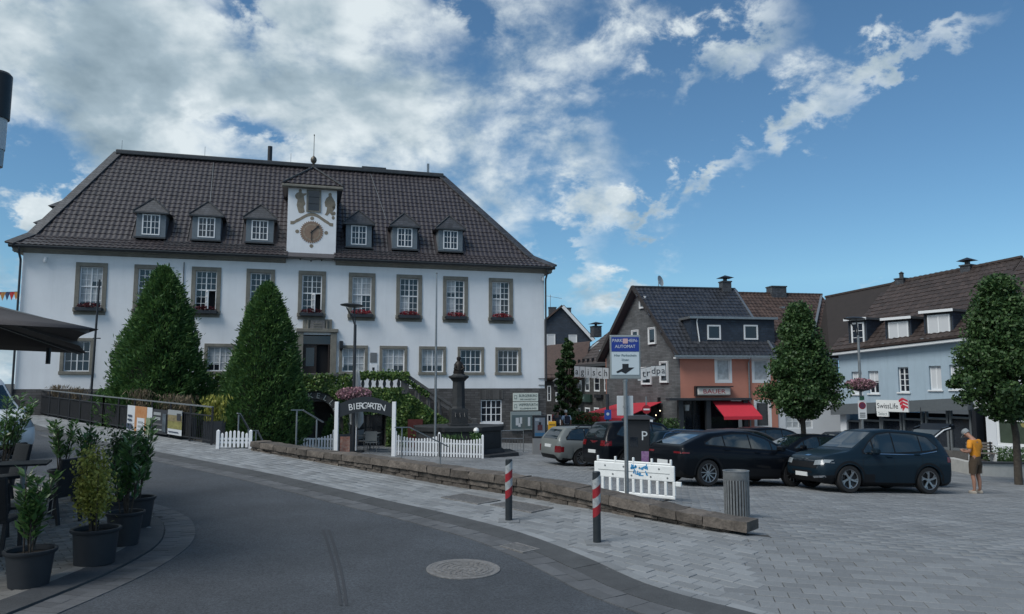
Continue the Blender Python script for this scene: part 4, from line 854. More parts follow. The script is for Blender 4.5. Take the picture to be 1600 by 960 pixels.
# ============================================================ fountain with column
BAS=mat('basalt',(.030,.033,.036),.7,var=.35,vscale=3,bump=.4,bscale=25,dirt=.3)
P=at(716,690,33.2); gz=G(P.x,P.y); fo=thing('market_fountain','dark basalt fountain basin with a column and small statue','fountain',(P.x,P.y,gz),R(12))
oct_=lambda r: [(r*math.cos(math.pi/8+k*math.pi/4),r*.8*math.sin(math.pi/8+k*math.pi/4)) for k in range(8)]
def octo(name,r0,r1,z0,z1,m=BAS,par=fo):
    mb=MB(); a=oct_(r0); b=oct_(r1); mb.add([(x,y,z0) for x,y in a]+[(x,y,z1) for x,y in b],[tuple(range(7,-1,-1)),tuple(range(8,16))]+[(i,(i+1)%8,(i+1)%8+8,i+8) for i in range(8)]); return mb.build(name,m,par,bev=.015)
octo('step',2.75,2.7,-.1,.10); octo('basin_foot',2.1,2.0,.10,.28); octo('basin_wall',1.92,1.92,.28,1.02); octo('basin_rim',2.02,2.06,1.02,1.22); 
mb=MB(); mb.box(-.42,.42,-.42,.42,1.22,1.32); mb.box(-.36,.36,-.36,.36,1.32,1.95); mb.build('pedestal',BAS,fo,bev=.02)
for sx in (-.2,.0,.2): MB().tube([(sx,-.37,1.75),(sx,-.5,1.78),(sx,-.6,1.6)],.02,6).build('spout',BLACKM,fo)
mb=MB(); mb.lathe([(.32,1.95),(.29,2.05),(.27,3.1),(.27,3.15)],8,a0=math.pi/8); mb.build('column',BAS,fo,bev=.01)
mb=MB(); mb.lathe([(.27,3.12),(.36,3.22),(.46,3.3),(.46,3.36),(.30,3.40),(.26,3.46)],8,a0=math.pi/8); mb.build('capital',BAS,fo)
st=MB(); st.lathe([(.23,3.46),(.25,3.52),(.20,3.7),(.21,3.86),(.13,3.98),(.07,4.02),(.10,4.1),(.09,4.18),(.0,4.22)],10); st.tube([(.12,-.1,3.86),(.2,-.18,3.7),(.05,-.22,3.62)],.055,6); st.tube([(-.12,-.1,3.86),(-.2,-.16,3.68),(-.02,-.2,3.6)],.055,6); st.build('statue',mat('bronze_dark',(.022,.018,.016),.55,.4,var=.3,vscale=9),fo,smooth=True)
# flag pole
P=at(680,667,31.5); fp=thing('flag_pole','tall slim grey flag pole standing before the town hall','flag pole',(P.x,P.y,G(P.x,P.y))); tz=at(679,428,31.5).z-G(P.x,P.y)
MB().tube([(0,0,0),(0,0,tz*.55),(0,0,tz)],[.055,.048,.026],10).build('mast',STEEL,fp,smooth=True); MB().lathe([(.14,0),(.14,.06),(.08,.1),(.065,.3)],12).build('base',STEEL,fp); MB().lathe([(.0,tz+.06),(.05,tz+.03),(.03,tz-.01)],10).build('truck',STEEL,fp)
# ============================================================ beer garden
def picket(name,label,pts,h,spacing=.115,dip=.0,group='white picket fences of the beer garden',post=True):
    p0,p1=Vector(pts[0]),Vector(pts[1]); L=(p1-p0).xy.length; rz=math.atan2(p1.y-p0.y,p1.x-p0.x); t=thing(name,label,'picket fence',p0,rz,group); dzz=(p1.z-p0.z)
    n=int(L/spacing)
    for k in range(n+1):
        u=k/n; z=dzz*u; hh=h-dip*math.sin(math.pi*u); mb=MB(); x=u*L; pst=post and k in (0,n)
        a=.045 if pst else .034; top=hh+(.14 if pst else 0); mb.box(x-a,x+a,-.012 if not pst else -.04,.012 if not pst else .04,z+.04*(not pst),z+top-.04); mb.add([(x-a,-.012,z+top-.04),(x+a,-.012,z+top-.04),(x+a,.012,z+top-.04),(x-a,.012,z+top-.04),(x,-.0,z+top)],[(0,1,4),(1,2,4),(2,3,4),(3,0,4)]); mb.build('post' if pst else 'picket',WHITEP,t)
    for hz in (.18,h*.68): MB().bar((0,.032,hz),(L,.032,hz+dzz),.03,.06).build('rail',WHITEP,t)
    return t
def gp(px,py,Y): P=at(px,py,Y); return (P.x,P.y,G(P.x,P.y))
picket('picket_fence','white picket fence in front of the fountain, nearer its left half',[gp(618,700,31.0),gp(686,700,31.0)],.88,dip=.14)
picket('picket_fence','white picket fence in front of the fountain, its right half ending at the tall post',[gp(687,700,31.0),gp(754,700,31.0)],.84,dip=.10)
picket('picket_fence','white picket fence mostly hidden behind the stone wall left of the gate',[gp(437,700,31.0),gp(521,700,31.6)],.80,dip=.25)
A=ground(340,703,zr); Bq=ground(391,703,zr); A.z+=.03; Bq.z+=.03; picket('picket_fence','short white picket fence between the iron fence and the stone wall',[A,Bq],.42,dip=-.12)
# gate with arched sign
Pa,Pb=Vector(gp(525,700,30.5)),Vector(gp(615,700,30.5)); gate=thing('beer_garden_gate','white posts carrying a dark arched beer garden sign','gate',Pa,math.atan2(Pb.y-Pa.y,Pb.x-Pa.x)); GW=(Pb-Pa).xy.length
ztop=at(525,628,30.5).z-Pa.z
for x in (0,GW): o=MB().box(x-.075,x+.075,-.075,.075,-.1,ztop).build('post',WHITEP,gate,bev=.01); MB().box(x-.095,x+.095,-.095,.095,ztop-.65,ztop-.002).build('post_cap',WHITEP,gate,bev=.01) if False else None
arc=[]; nz=16; zl=at(570,642,30.5).z-Pa.z; zc_=at(570,620,30.5).z-Pa.z; ze=at(570,633,30.5).z-Pa.z
sb=MB(); DK=mat('sign_slate_blue',(.018,.024,.03),.5)
topc=[(GW*k/nz,ze+(zc_-ze)*math.sin(math.pi*k/nz)) for k in range(nz+1)]; botc=[(GW*k/nz,zl-.30+.26*math.sin(math.pi*k/nz)) for k in range(nz+1)]
for k in range(nz): sb.prism([botc[k],botc[k+1],topc[k+1],topc[k]],-.02,.02)
sgn=sb.build('arched_sign',DK,gate); tx=MB()
word='BIERGARTEN'
for k,ch in enumerate(word):
    u=.21+.62*(k+.5)/len(word); put_text(tx,ch,.36,T(GW*u,-.026,zl+.02+.20*math.sin(math.pi*u)-.03)@Matrix.Rotation(-(.5-u)*.5,4,'Y')@FRONT,ext=.004,sx=.92)
tx.build('lettering',mat('white_lettering',(.7,.72,.72),.6),sgn)
# closed parasol, sandwich board, garden chairs, table
P=Vector(gp(556,700,32.0)); pz=at(556,578,32).z-P.z; par=thing('closed_parasol','tall folded white parasol behind the beer garden sign','parasol',P)
MB().tube([(0,0,0),(0,0,pz-.3)],.03,8).build('pole',WHITEP,par); MB().box(-.3,.3,-.3,.3,0,.08).build('base_plate',DARKG,par)
cl=MB(); nn=14; prof=[(.04,pz),(.09,pz-.1),(.19,pz-.9),(.24,pz-1.5),(.30,pz-1.9),(.27,pz-2.15),(.16,pz-2.35)]
vs=[];
for i,(r,z) in enumerate(prof):
    for j in range(nn*2):
        a=math.pi*j/nn; rr=r*(1 if j%2 else .62)*(1+.12*math.sin(j*2.1+i)); vs.append((rr*math.cos(a),rr*math.sin(a),z+(random.uniform(-.12,.12) if i>4 else 0)))
k2=nn*2; cl.add(vs,[(i*k2+j,i*k2+(j+1)%k2,(i+1)*k2+(j+1)%k2,(i+1)*k2+j) for i in range(len(prof)-1) for j in range(k2)]); cl.build('folded_canopy',mat('offwhite_canvas',(.50,.52,.52),.85,var=.1),par,smooth=60)
P=Vector(gp(539,702,30.9)); sbd=thing('sandwich_board','small orange menu board leaning open beside the lamp post','menu board',P,R(10))
for sg in (-1,1):
    M=T(0,sg*.16,0)@Matrix.Rotation(R(10*sg),4,'X'); o=MB().box(-.24,.24,-.015,.015,0,.82,0,M).build('panel',BLACKM,sbd)
    if sg<0: MB().box(-.19,.19,-.022,-.016,.08,.72,0,M).build('menu_sheet',mat('orange_menu',(.30,.09,.05),.7,col2=(.42,.30,.24),vscale=9),o)
GCH=mat('grey_metal_chair',(.24,.25,.25),.5,.5)
def metal_chair(label,P,rz,group='grey garden chairs behind the gate'):
    t=thing('garden_chair',label,'chair',P,rz,group)
    for x in (-.25,.25):
        for y in (-.24,.24): MB().tube([(x,y,0),(x*.96,y,.66 if y<0 else .9)],.014,6).build('leg',GCH,t)
        MB().bar((x,-.26,.66),(x,.26,.66),.04,.02).build('armrest',GCH,t)
    MB().box(-.24,.24,-.24,.24,.42,.45).build('seat',GCH,t); MB().box(-.23,.23,.23,.25,.5,.9).build('backrest',mat('grey_textilene',(.16,.17,.17),.7),t)
    return t
metal_chair('grey garden chair facing the table, its back to the viewer',gp(581,704,32.3),R(180)); metal_chair('grey garden chair at the left of the table behind the gate',gp(571,704,33.0),R(70))
P=Vector(gp(578,704,33.6)); tb=thing('garden_table','small grey table between the chairs behind the gate','table',P); MB().box(-.4,.4,-.4,.4,.71,.74).build('table_top',GCH,tb,bev=.005); MB().tube([(0,0,0),(0,0,.71)],.035,8).build('leg',GCH,tb); MB().lathe([(.26,0),(.24,.03)],16).build('base',GCH,tb)
for i,(px,Y) in enumerate(((452,31.5),(432,33))):
    metal_chair(['grey garden chair seen just above the wall left of the cellar arch','grey garden chair half hidden by the cone shaped conifer'][i],gp(px,700,Y),R(40+90*i),'grey garden chairs near the arch')
P=gp(705,700,31.7); t=thing('garden_planter','low planter of grasses behind the white picket fence','planter',P); MB().lathe([(.25,0),(.3,.4)],14).build('pot',DARKG,t)
k=500; c=np.c_[rng.normal(0,.24,k),rng.normal(0,.2,k),rng.uniform(.35,.9,k)]; v,q=leaf_quads(c,rng.normal(size=(k,3))*.5+np.array([0,0,1.]),rdir(k),rng.uniform(.15,.3,k),rng.uniform(.015,.03,k)); fast('foliage',v,q,LAUREL,t)
P=gp(744,700,31.7); t=thing('globe_plant','small leafy plant with a white globe light on top','plant',P); MB().lathe([(.14,0),(.17,.3)],12).build('pot',DARKG,t); MB().tube([(0,0,0),(0,0,1.0)],.012,6).build('stem',BLACKM,t)
k=700; c=np.c_[rng.normal(0,.11,k),rng.normal(0,.11,k),rng.uniform(.25,1.02,k)]; v,q=leaf_quads(c,rdir(k),rdir(k),rng.uniform(.06,.1,k),rng.uniform(.04,.06,k)); fast('foliage',v,q,LAUREL,t)
me=MB(); me.lathe([(.02,.98),(.09,1.02),(.125,1.1),(.09,1.19),(.0,1.23)],16); me.build('globe',mat('white_globe',(.8,.8,.78),.4),t,smooth=True)
# handrails of the steps
def handrail(label,pts,posts,Y,group='steel handrails at the steps'):
    P0=at(pts[0][0],pts[0][1],Y); b=Vector((P0.x,Y,min(G(P0.x,Y),G(P0.x+1,Y)))); t=thing('handrail',label,'handrail',b,0,group)
    W=[at(x,y,Y+dy)-b for x,y,dy in pts]; mb=MB(); 
    for i in range(len(W)-1): mb.bar(W[i],W[i+1],.055,.03)
    mb.build('rail',STEEL,t)
    for x,ytop,dy in posts: q=at(x,ytop,Y+dy)-b; MB().tube([q,(q.x,q.y,G(q.x+b.x,q.y+b.y)-b.z-.2)],.025,8).build('post',STEEL,t,smooth=True)
handrail('bright steel handrail in front of the cone shaped conifer',[(455,641,0),(473,641,.2),(505,660,1.2)],[(464,642,.1),(495,655,.9)],22.6)
handrail('steel handrail stepping down at the left end of the stone wall',[(371,646,0),(375,647,.1),(390,673,.7),(402,673,1.0),(411,691,1.4)],[(373,648,.05),(388,671,.65),(400,674,1.0)],24.0)
handrail('steel handrail across the white picket fence by the fountain',[(617,668,0),(640,668,.3),(700,698,1.6)],[(628,669,.15),(688,693,1.3)],26.0)
# low metal barrier at the plinth
P=Vector(gp(783,715,34.6)); t=thing('tube_barrier','thin tubular steel barrier by the notice case','railing',P,HF.rz)
for x in (0,1.05): MB().tube([(x,0,0),(x,0,.98)],.02,8).build('post',STEEL,t)
for z in (.98,.62): MB().tube([(0,0,z),(1.05,0,z)],.02,8).build('rail',STEEL,t)
for k in range(1,8): MB().tube([(k*.13,0,.1),(k*.13,0,.62)],.007,5).build('bar',STEEL,t)
MB().tube([(0,0,.1),(1.05,0,.1)],.012,6).build('rail',STEEL,t)
# iron fence with screening and banners
fl=[Vector((x,y,zr(x,y))) for x,y in FENCE]
FEN=thing('iron_fence','dark iron fence with black screening mats along the rising pavement','fence',fl[0])
zt_=[at(330,640,fl[0].y).z-fl[0].z,at(160,622,fl[1].y).z-fl[1].z,at(35,604,fl[2].y).z-fl[2].z]; FH=1.18
MAT_=mat('black_screen_mat',(.013,.015,.018),.85,var=.3,vscale=6,bump=.5,bscale=60)
for i in range(2):
    a=fl[i]-fl[0]; b=fl[i+1]-fl[0]; L=(b-a).length; n=int(L/1.25)
    MB().bar(a+Vector((0,0,FH)),b+Vector((0,0,FH)),.06,.04).build('top_rail',STEEL,FEN)
    for hz in (FH-.27,.16): MB().bar(a+Vector((0,0,hz)),b+Vector((0,0,hz)),.035,.035).build('rail',BLACKM,FEN)
    dn=Vector((b.y-a.y,-(b.x-a.x),0)).normalized(); dn=dn if dn.y>0 else -dn
    for k in range(n+1):
        p=a.lerp(b,k/n); MB().bar(p-Vector((0,0,.2)),p+Vector((0,0,FH)),.05).build('post',BLACKM,FEN)
        if k<n and not(i==0 and k<1):
            q=a.lerp(b,(k+1)/n); m0=a.lerp(b,(k+.04)/n)+dn*.05; m1=a.lerp(b,(k+.96)/n)+dn*.05; MB().sheet([m0+Vector((0,0,.10)),m1+Vector((0,0,.10)),m1+Vector((0,0,FH-.30)),m0+Vector((0,0,FH-.30))],.012).build('screen_mat',MAT_,FEN)
    nb=int(L/.12)
    for k in range(nb): p=a.lerp(b,(k+.5)/nb); MB().bar(p+Vector((0,0,.16)),p+Vector((0,0,FH-.27)),.016).build('bar',BLACKM,FEN)
def on_fence(px): 
    d=ray(px,650); t=None
    for i in range(2):
        a,b=fl[i],fl[i+1]; den=d.x*(b.y-a.y)-d.y*(b.x-a.x); u=(a.x*d.y-a.y*d.x)/(den) if den else -1
        if 0<=u<=1: return a.lerp(b,u)
    return fl[0]
def banner(label,pl,pr,ptop,pbot,parts,base):
    a=on_fence(pr); b=on_fence(pl); rz=math.atan2(a.y-b.y,a.x-b.x); L=(a-b).xy.length; 
    z1=at(pl,ptop,b.y).z-b.z; z0=at(pl,pbot,b.y).z-b.z; dzz=(a.z-b.z)
    t=thing('banner',label,'banner',b+Vector((-.0,-.06,0)),rz)
    sh=lambda x,z,y: (x*L,y,z0+(z1-z0)*z+dzz*x)
    def quad(x0,x1,q0,q1,y,m,nm):
        mb=MB(); mb.add([sh(x0,q0,y),sh(x1,q0,y),sh(x1,q1,y),sh(x0,q1,y),sh(x0,q0,y+.004),sh(x1,q0,y+.004),sh(x1,q1,y+.004),sh(x0,q1,y+.004)],[(0,1,2,3),(4,7,6,5),(0,4,5,1),(1,5,6,2),(2,6,7,3),(3,7,4,0)]); return mb.build(nm,m,t)
    quad(0,1,0,1,-.02,base,'cloth')
    for i,(x0,x1,q0,q1,m,nm) in enumerate(parts): quad(x0,x1,q0,q1,-.026-.005*i,m,nm)
BW=mat('banner_white',(.5,.53,.56),.7); BN=mat('banner_navy',(.03,.045,.08),.7); BO=mat('banner_orange',(.34,.13,.035),.6,col2=(.42,.22,.10),vscale=5); BG=mat('banner_green',(.06,.12,.03),.7,col2=(.25,.28,.2),vscale=9); BD=mat('banner_black',(.022,.026,.033),.7); BY=mat('banner_straw',(.27,.22,.11),.7,col2=(.12,.10,.05),vscale=7); BS=mat('banner_grey',(.26,.28,.29),.7)
banner('white and orange banner hanging on the iron fence',201,240,633,684,[(.32,.80,0,1,BO,'print'),(.42,.72,.14,.66,BW,'print'),(.47,.66,.50,.56,BS,'print'),(.47,.66,.38,.44,BS,'print'),(.47,.66,.26,.32,BS,'print'),(.06,.22,.66,.72,BN,'print'),(.06,.22,.54,.60,BN,'print'),(.03,.24,.30,.46,BN,'print'),(.82,1,0,.7,BG,'print')],BW)
banner('black banner with pale lines on the iron fence',241,264,639,676,[(.06,.55,.76,.88,BS,'print'),(.06,.55,.56,.68,BS,'print'),(.06,.68,.34,.42,mat('banner_dim',(.09,.095,.1),.7),'print'),(.06,.68,.14,.20,BS,'print'),(.72,.95,.1,.85,mat('banner_figure',(.06,.08,.10),.7,var=.5,vscale=6),'print')],BD)
banner('photo banner with a straw coloured field and white footer on the iron fence',265,287,640,678,[(0,1,.24,.55,mat('banner_field',(.20,.19,.06),.7,var=.4,vscale=8),'print'),(0,1,.55,.80,BY,'print'),(0,1,.80,1,BS,'print'),(.66,.94,.60,.88,BD,'print'),(.10,.80,.10,.14,BN,'print')],BW)
# dry grasses and shrubs in planters behind the fence
for i,(px,hh,m,lb) in enumerate(((155,.5,LAUREL,'green feathery plant rising behind the iron fence'),(200,.55,DRY,'dry grass tuft behind the white and orange banner'),(246,.45,DRY,'dry grass tuft behind the black banner'),(272,.45,DRY,'pale grass tuft above the photo banner'),(316,.55,GOLD,'yellow green bush at the right end of the iron fence'),(100,.4,DRY,'low dry tuft on the far half of the iron fence'),(70,.4,DRY,'smallest dry tuft near the far end of the iron fence'))):
    p=on_fence(px); t=thing('fence_plant',lb,'plant',p+Vector((.25,.35,0))); MB().box(-.3,.3,-.15,.15,0,.7).build('planter_box',DARKG,t)
    k=420; c=np.c_[rng.normal(0,.13,k),rng.normal(0,.09,k),rng.uniform(.7,1.0+hh*.9,k)]; c[:,0]*=1+(c[:,2]-.7); v,q=leaf_quads(c,rng.normal(size=(k,3))*.4+np.array([0,0,1.]),rdir(k),rng.uniform(.12,.28,k),rng.uniform(.015,.04,k)*(1 if m is DRY else 2)); fast('foliage',v,q,m,t)
# ============================================================ houses round the square
TERRA=mat('terracotta_render',(.47,.20,.145),.85,var=.09,vscale=.8,bump=.1,bscale=60); BLUEW=streak(mat('pale_blue_render',(.32,.41,.48),.85,var=.06,vscale=.8,bump=.1,bscale=60),.12); WHITEW=mat('offwhite_render',(.62,.65,.68),.85,var=.05,vscale=.7,bump=.1,bscale=60)
GSL=course_mat('weathered_slate',(.105,.11,.115),(.04,.042,.045),.5,.10,.22,.8); NAVY=course_mat('navy_slate',(.022,.035,.055),(.012,.018,.03),.3,.15,.2,.55)
TIL2=mat('anthracite_tile',(.035,.038,.045),.32,spec=.6,rnd=.25,var=.2); TIL3=mat('brown_tile',(.065,.042,.034),.6,rnd=.3,var=.3,vscale=5); TIL4=mat('umber_tile',(.042,.030,.027),.6,rnd=.3,var=.3)
REDF=mat('red_awning_fabric',(.50,.025,.045),.75,var=.08); UPVC=mat('white_window_frame',(.70,.72,.73),.4); BLIND=mat('roller_blind',(.52,.54,.56),.7)
def poly(name,pts,m,par,th=.12): return MB().sheet(pts,th).build(name,m,par)
def simple_win(par,s0,s1,z0,z1,fr=.07,t=-.02,m=UPVC,cols=1,rows=1,blind=0,border=0,bm=None,curtain=0):
    if border:
        b=MB(); b.box(s0-border,s0,t-.03,t+.08,z0-border,z1+border); b.box(s1,s1+border,t-.03,t+.08,z0-border,z1+border); b.box(s0,s1,t-.03,t+.08,z1,z1+border); b.box(s0,s1,t-.03,t+.08,z0-border,z0); b.build('window_border',bm or UPVC,par)
    o=window(par,s0,s1,z0,z1,m,cols,rows,fr,.03,t=t,leaves=1 if cols<2 else 2,curtain=curtain)
    if blind: MB().box(s0+fr*.6,s1-fr*.6,t+.012,t+.03,z0+(z1-z0)*(1-blind)+.01,z1-fr*.6).build('roller_blind',BLIND,o)
    return o
def roof_tiles(par,m,P0,P1,Q1,Q0,w=.3,l=.36,limit=0,name='roof_tile'):
    """tile a roof plane given eave P0-P1 and ridge Q0-Q1 (local points)"""
    P0,P1,Q0,Q1=map(Vector,(P0,P1,Q0,Q1)); ux=(P1-P0).normalized(); up=(Q0-P0); uy=(up-ux*up.dot(ux)).normalized(); H=max(up.dot(uy),(Q1-P0).dot(uy)); x0=min(0,(Q0-P0).dot(ux)); L=max((P1-P0).length,(Q1-P0).dot(ux))-x0
    a0,b0=(Q0-P0).dot(ux),(Q0-P0).dot(uy); a1,b1=(Q1-P0).dot(ux),(Q1-P0).dot(uy); L1=(P1-P0).length
    def ins(a,b):
        a=a+x0; lo=a0*b/b0; hi=L1+(a1-L1)*b/b1; top=b0+(b1-b0)*(a-a0)/max(1e-6,(a1-a0)); return lo-.02<=a<=hi+.02 and b<=top+.02
    tiles(par,name,m,P0+ux*x0,ux,uy,(L,H+l),w,l,ins,amp=.03,limit=limit)
def chimney(par,x,y,z0,z1,w,d,cap=True,m=None):
    o=MB().box(x-w/2,x+w/2,y-d/2,y+d/2,z0,z1).build('chimney',m or SLATE,par,bev=.01); MB().box(x-w/2-.04,x+w/2+.04,y-d/2-.04,y+d/2+.04,z1-.08,z1+.0-.002).build('chimney_band',ZINC,o)
    if cap:
        MB().box(x-.1,x+.1,y-.1,y+.1,z1,z1+.22).build('chimney_pot',ZINC,o); MB().add([(x-w*.75,y-d*.7,z1+.22),(x+w*.75,y-d*.7,z1+.22),(x+w*.75,y+d*.7,z1+.22),(x-w*.75,y+d*.7,z1+.22),(x,y,z1+.42)],[(0,1,4),(1,2,4),(2,3,4),(3,0,4),(3,2,1,0)]).build('chimney_cap',BLACKM,o)
# ---- terracotta corner house with slate gable
BF=Frame((9.98,45.0),(.987,.164)); bau=BF.root('terracotta_house','terracotta corner house with slate gable and red awnings','building')
S=BF.loc; se=S(1214,600)[0]; EZb=4.05; BZ=-1.9; skew=-.19; RTb=4.65; RZb=8.6
gx=lambda t: skew*t
wins=[BF.rect(1120,1140,562,595),BF.rect(1178,1200,563,595),BF.rect(1182,1202,629,667)]
cz0=S(1100,622)[1]
w=MB(); wall_open(w,0,se,cz0,EZb,[q for q in wins[:2]],0,.15); s1=S(1168,640)[0]; wall_open(w,s1,se,BZ,cz0,[wins[2]],0,.15); w.build('front_wall',TERRA,bau)
g=MB(); g.sheet([(0,0,BZ),(0,0,EZb),(gx(RTb),RTb,RZb-.15),(gx(9.4),9.4,EZb),(gx(9.4),9.4,BZ)],.2); g.build('gable_wall',GSL,bau)
g=MB(); g.sheet([(gx(9.4),9.4,BZ),(gx(9.4),9.4,EZb),(se,9.4,EZb),(se,9.4,BZ)],.1); g.build('rear_wall',TERRA,bau)
for q in wins[:2]: simple_win(bau,*q,border=.14,fr=.06,t=.02,curtain=.8)
simple_win(bau,*wins[2],border=.15,fr=.05,t=.02)
sr=S(1147,453,RTb)[0]
rt=MB(); ov=.42
rt.sheet([(gx(-.4)-ov,-.45,EZb-.12),(se,-.45,EZb-.12),(sr+.0,RTb,RZb),(gx(RTb)-ov,RTb,RZb)],.14); rt.sheet([(gx(9.8)-ov,9.85,EZb-.12),(gx(RTb)-ov,RTb,RZb-.003),(sr,RTb,RZb-.003),(se,9.85,EZb-.12)],.14); rt.build('roof',TIL2,bau)
roof_tiles(bau,TIL2,(gx(-.4)-ov,-.45,EZb-.08),(se,-.45,EZb-.08),(sr,RTb,RZb+.04),(gx(RTb)-ov,RTb,RZb+.04),.27,.34)
MB().bar((gx(-.4)-ov,-.45,EZb-.12),(gx(RTb)-ov,RTb,RZb+.02),.10,.26).build('bargeboard',mat('dark_timber',(.03,.025,.024),.7),bau); MB().bar((gx(RTb)-ov,RTb,RZb+.02),(gx(9.8)-ov,9.85,EZb-.12),.10,.26).build('bargeboard',MATS['dark_timber'],bau)
MB().bar((se-.2,-.3,EZb+.1),(sr,RTb,RZb+.08),.14,.08).build('verge_trim',STEEL,bau); MB().bar((gx(RTb)-ov,RTb,RZb+.05),(sr,RTb,RZb+.05),.2,.1).build('ridge_cap',TIL2,bau)
MB().bar((gx(0)-.5,-.5,EZb-.16),(se,-.5,EZb-.16),.14,.14).build('gutter',STEEL,bau); MB().box(-.4,se,-.42,0,EZb-.3,EZb-.2).build('soffit',UPVC,bau)
xp=S(1168,560)[0]; MB().tube([(xp,-.45,EZb-.2),(xp,-.12,EZb-.5),(xp,-.1,BZ)],.05,8).build('downpipe',STEEL,bau)
# long flat dormer
dt=.50; dl,dr=S(1080,515,dt)[0],S(1210,515,dt)[0]; dz1=S(1140,499,dt)[1]; dz0=EZb+ (dt+.45)*(RZb-EZb)/(RTb+.45)-.1
dmm=MB(); dmm.box(dl,dr,dt,dt+.1,dz0,dz1); tb=-.45+(dz1-EZb)*(RTb+.45)/(RZb-EZb)+.2
dmm.add([(dl,dt+.1,dz0),(dl,dt+.3,dz0),(dl,tb,dz1),(dl,dt+.1,dz1)],[(0,1,2,3)]); dmm.add([(dr,dt+.1,dz0),(dr,dt+.3,dz0),(dr,tb,dz1),(dr,dt+.1,dz1)],[(0,1,2,3)])
dorm=dmm.build('long_dormer',NAVY,bau); MB().box(dl-.15,dr+.15,dt-.22,tb+.3,dz1,dz1+.14).build('dormer_roof',STEEL,dorm); MB().tube([(dl+.35,dt-.15,dz1),(dl+.35,dt-.05,dz1-.2),(dl+.5,dt-.05,dz0)],.04,8).build('downpipe',UPVC,dorm)
for q in (BF.rect(1105,1126,508,531,dt),BF.rect(1162,1184,508,531,dt)): simple_win(dorm,*q,fr=.09,t=dt-.04)
for k in range(3): MB().box(.5+k*.5,.56+k*.5,-.1,.0,EZb+.15,EZb+.42).build('snow_hook',BLACKM,bau)
c=S(1133,445,RTb)[0]; chimney(bau,c,RTb,RZb-.3,S(1133,440,RTb)[1],.62,.6); dsx=S(1029,440,RTb)[0]
o=MB().tube([(dsx,RTb,RZb),(dsx,RTb,RZb+.5)],.025,6).build('dish_mast',STEEL,bau); MB().lathe([(.02,0),(.2,.03),(.36,.1),(.37,.12)],18,M=T(dsx,RTb-.1,RZb+.42)@Matrix.Rotation(R(72),4,'X')@Matrix.Rotation(R(40),4,'Y'),caps=False).build('satellite_dish',mat('dish_grey',(.4,.42,.42),.5),o,smooth=True)
# gable windows
GF=Frame((6.68,53.99),(3.3,-8.99)); gab=lambda q:q
gr=thing('tmp','tmp tmp tmp tmp','x',(GF.A.x,GF.A.y,0),GF.rz)
for i,(l,r_,tp,b) in enumerate(((1001,1009,465,481),(989,998,517,541),(1015,1025,513,537),(1004,1018,575,600),(1033,1044,566,597))):
    q=GF.rect(l,r_,tp,b); o=simple_win(gr,*q,fr=.07,t=-.08,border=.05)
for ch in list(gr.children):
    mw=gr.matrix_basis.copy(); ch.parent=bau; ch.matrix_local=bau.matrix_basis.inverted()@mw
bpy.data.objects.remove(gr)
# shop front below
sh=S(1035,640)[0]
MB().box(-.9,s1+.05,-.55,.1,cz0-.14,cz0).build('shop_canopy',DARKG,bau,bev=.01); MB().box(-.6,s1,2.2,2.3,BZ,cz0).build('shop_back',INTERIOR,bau)
for px in (1062,1105,1163): x=S(px,650)[0]; MB().box(x-.14,x+.14,-.25,.05,BZ,cz0-.14).build('pillar',DARKG,bau,bev=.01)
for (a,b) in ((1068,1100),(1110,1160)): MB().box(S(a,650)[0],S(b,650)[0],.55,.57,BZ+.1,cz0-.2).build('shop_window',GLASS,bau)
for px in (1075,1088): MB().bar((S(px,650)[0],.5,BZ),(S(px,650)[0],.5,cz0-.15),.05).build('mullion',BLACKM,bau)
q=S(1058,635)[0]; o=MB().lathe([(.13,cz0-.75),(.18,cz0-.4)],12,c=(S(1074,635)[0],.1,0)).build('shop_lamp',mat('lamp_glass',(.45,.47,.47),.4),bau)
q=BF.rect(1086,1138,605,618); sg=MB(); sg.box(q[0],q[1],-.35,-.05,q[2],q[3]); o=sg.build('shop_sign',mat('sign_offwhite',(.62,.60,.56),.5),bau,bev=.08); MB().box(q[0]-.05,q[1]+.1,-.5,.0,q[3],q[3]+.06).build('sign_hood',BLACKM,o); MB().box(q[0]-.08,q[0]-.002,-.34,-.04,q[2]-.05,q[3]).build('sign_end',BLACKM,o)
t_=MB(); put_text(t_,'BAUER',.36,T((q[0]+q[1])/2,-.355,(q[2]+q[3])/2-.02)@FRONT,sx=1.3,ext=.006); t_.build('lettering',mat('sign_red',(.35,.02,.03),.5),o)
# red awnings
a0,a1=S(1112,627)[0],S(1169,627)[0]; zt_=S(1140,627)[1]; b0,b1=a0+.15,a1+.2
aw=MB(); aw.sheet([(a0,-.1,zt_),(b0,-1.3,zt_-.85),(b1,-1.3,zt_-.85),(a1,-.1,zt_)],.02); o=aw.build('folding_awning',REDF,bau); MB().sheet([(b0,-1.3,zt_-.85),(b0,-1.3,zt_-1.04),(b1,-1.3,zt_-1.04),(b1,-1.3,zt_-.85)],.01).build('awning_valance',REDF,o)
for x in (a0+.1,a1-.05): MB().bar((x,-.1,zt_-.3),(x+.1,-1.28,zt_-.86),.04).build('awning_arm',BLACKM,o)
P1_,P2_,P3_,P4_=at(1034,628,46.8),at(966,631,52.5),at(899,650,50.5),at(972,654,44.6)
t=thing('terrace_awning','large sloping red awning over the cafe terrace beside the slate gable','awning',(P4_.x,P4_.y,G(P4_.x,P4_.y))); b=Vector(t.location)
MB().sheet([p-b for p in (P1_,P2_,P3_,P4_)],.03).build('canopy',REDF,t); MB().sheet([p-b for p in (P4_,P3_)]+[p-b-Vector((0,0,.28)) for p in (P3_,P4_)],.01).build('valance',REDF,t)
for p in (P3_,P4_): MB().tube([p-b-Vector((0,0,.05)),Vector((p.x-b.x,p.y-b.y,-.4))],.035,8).build('post',BLACKM,t)
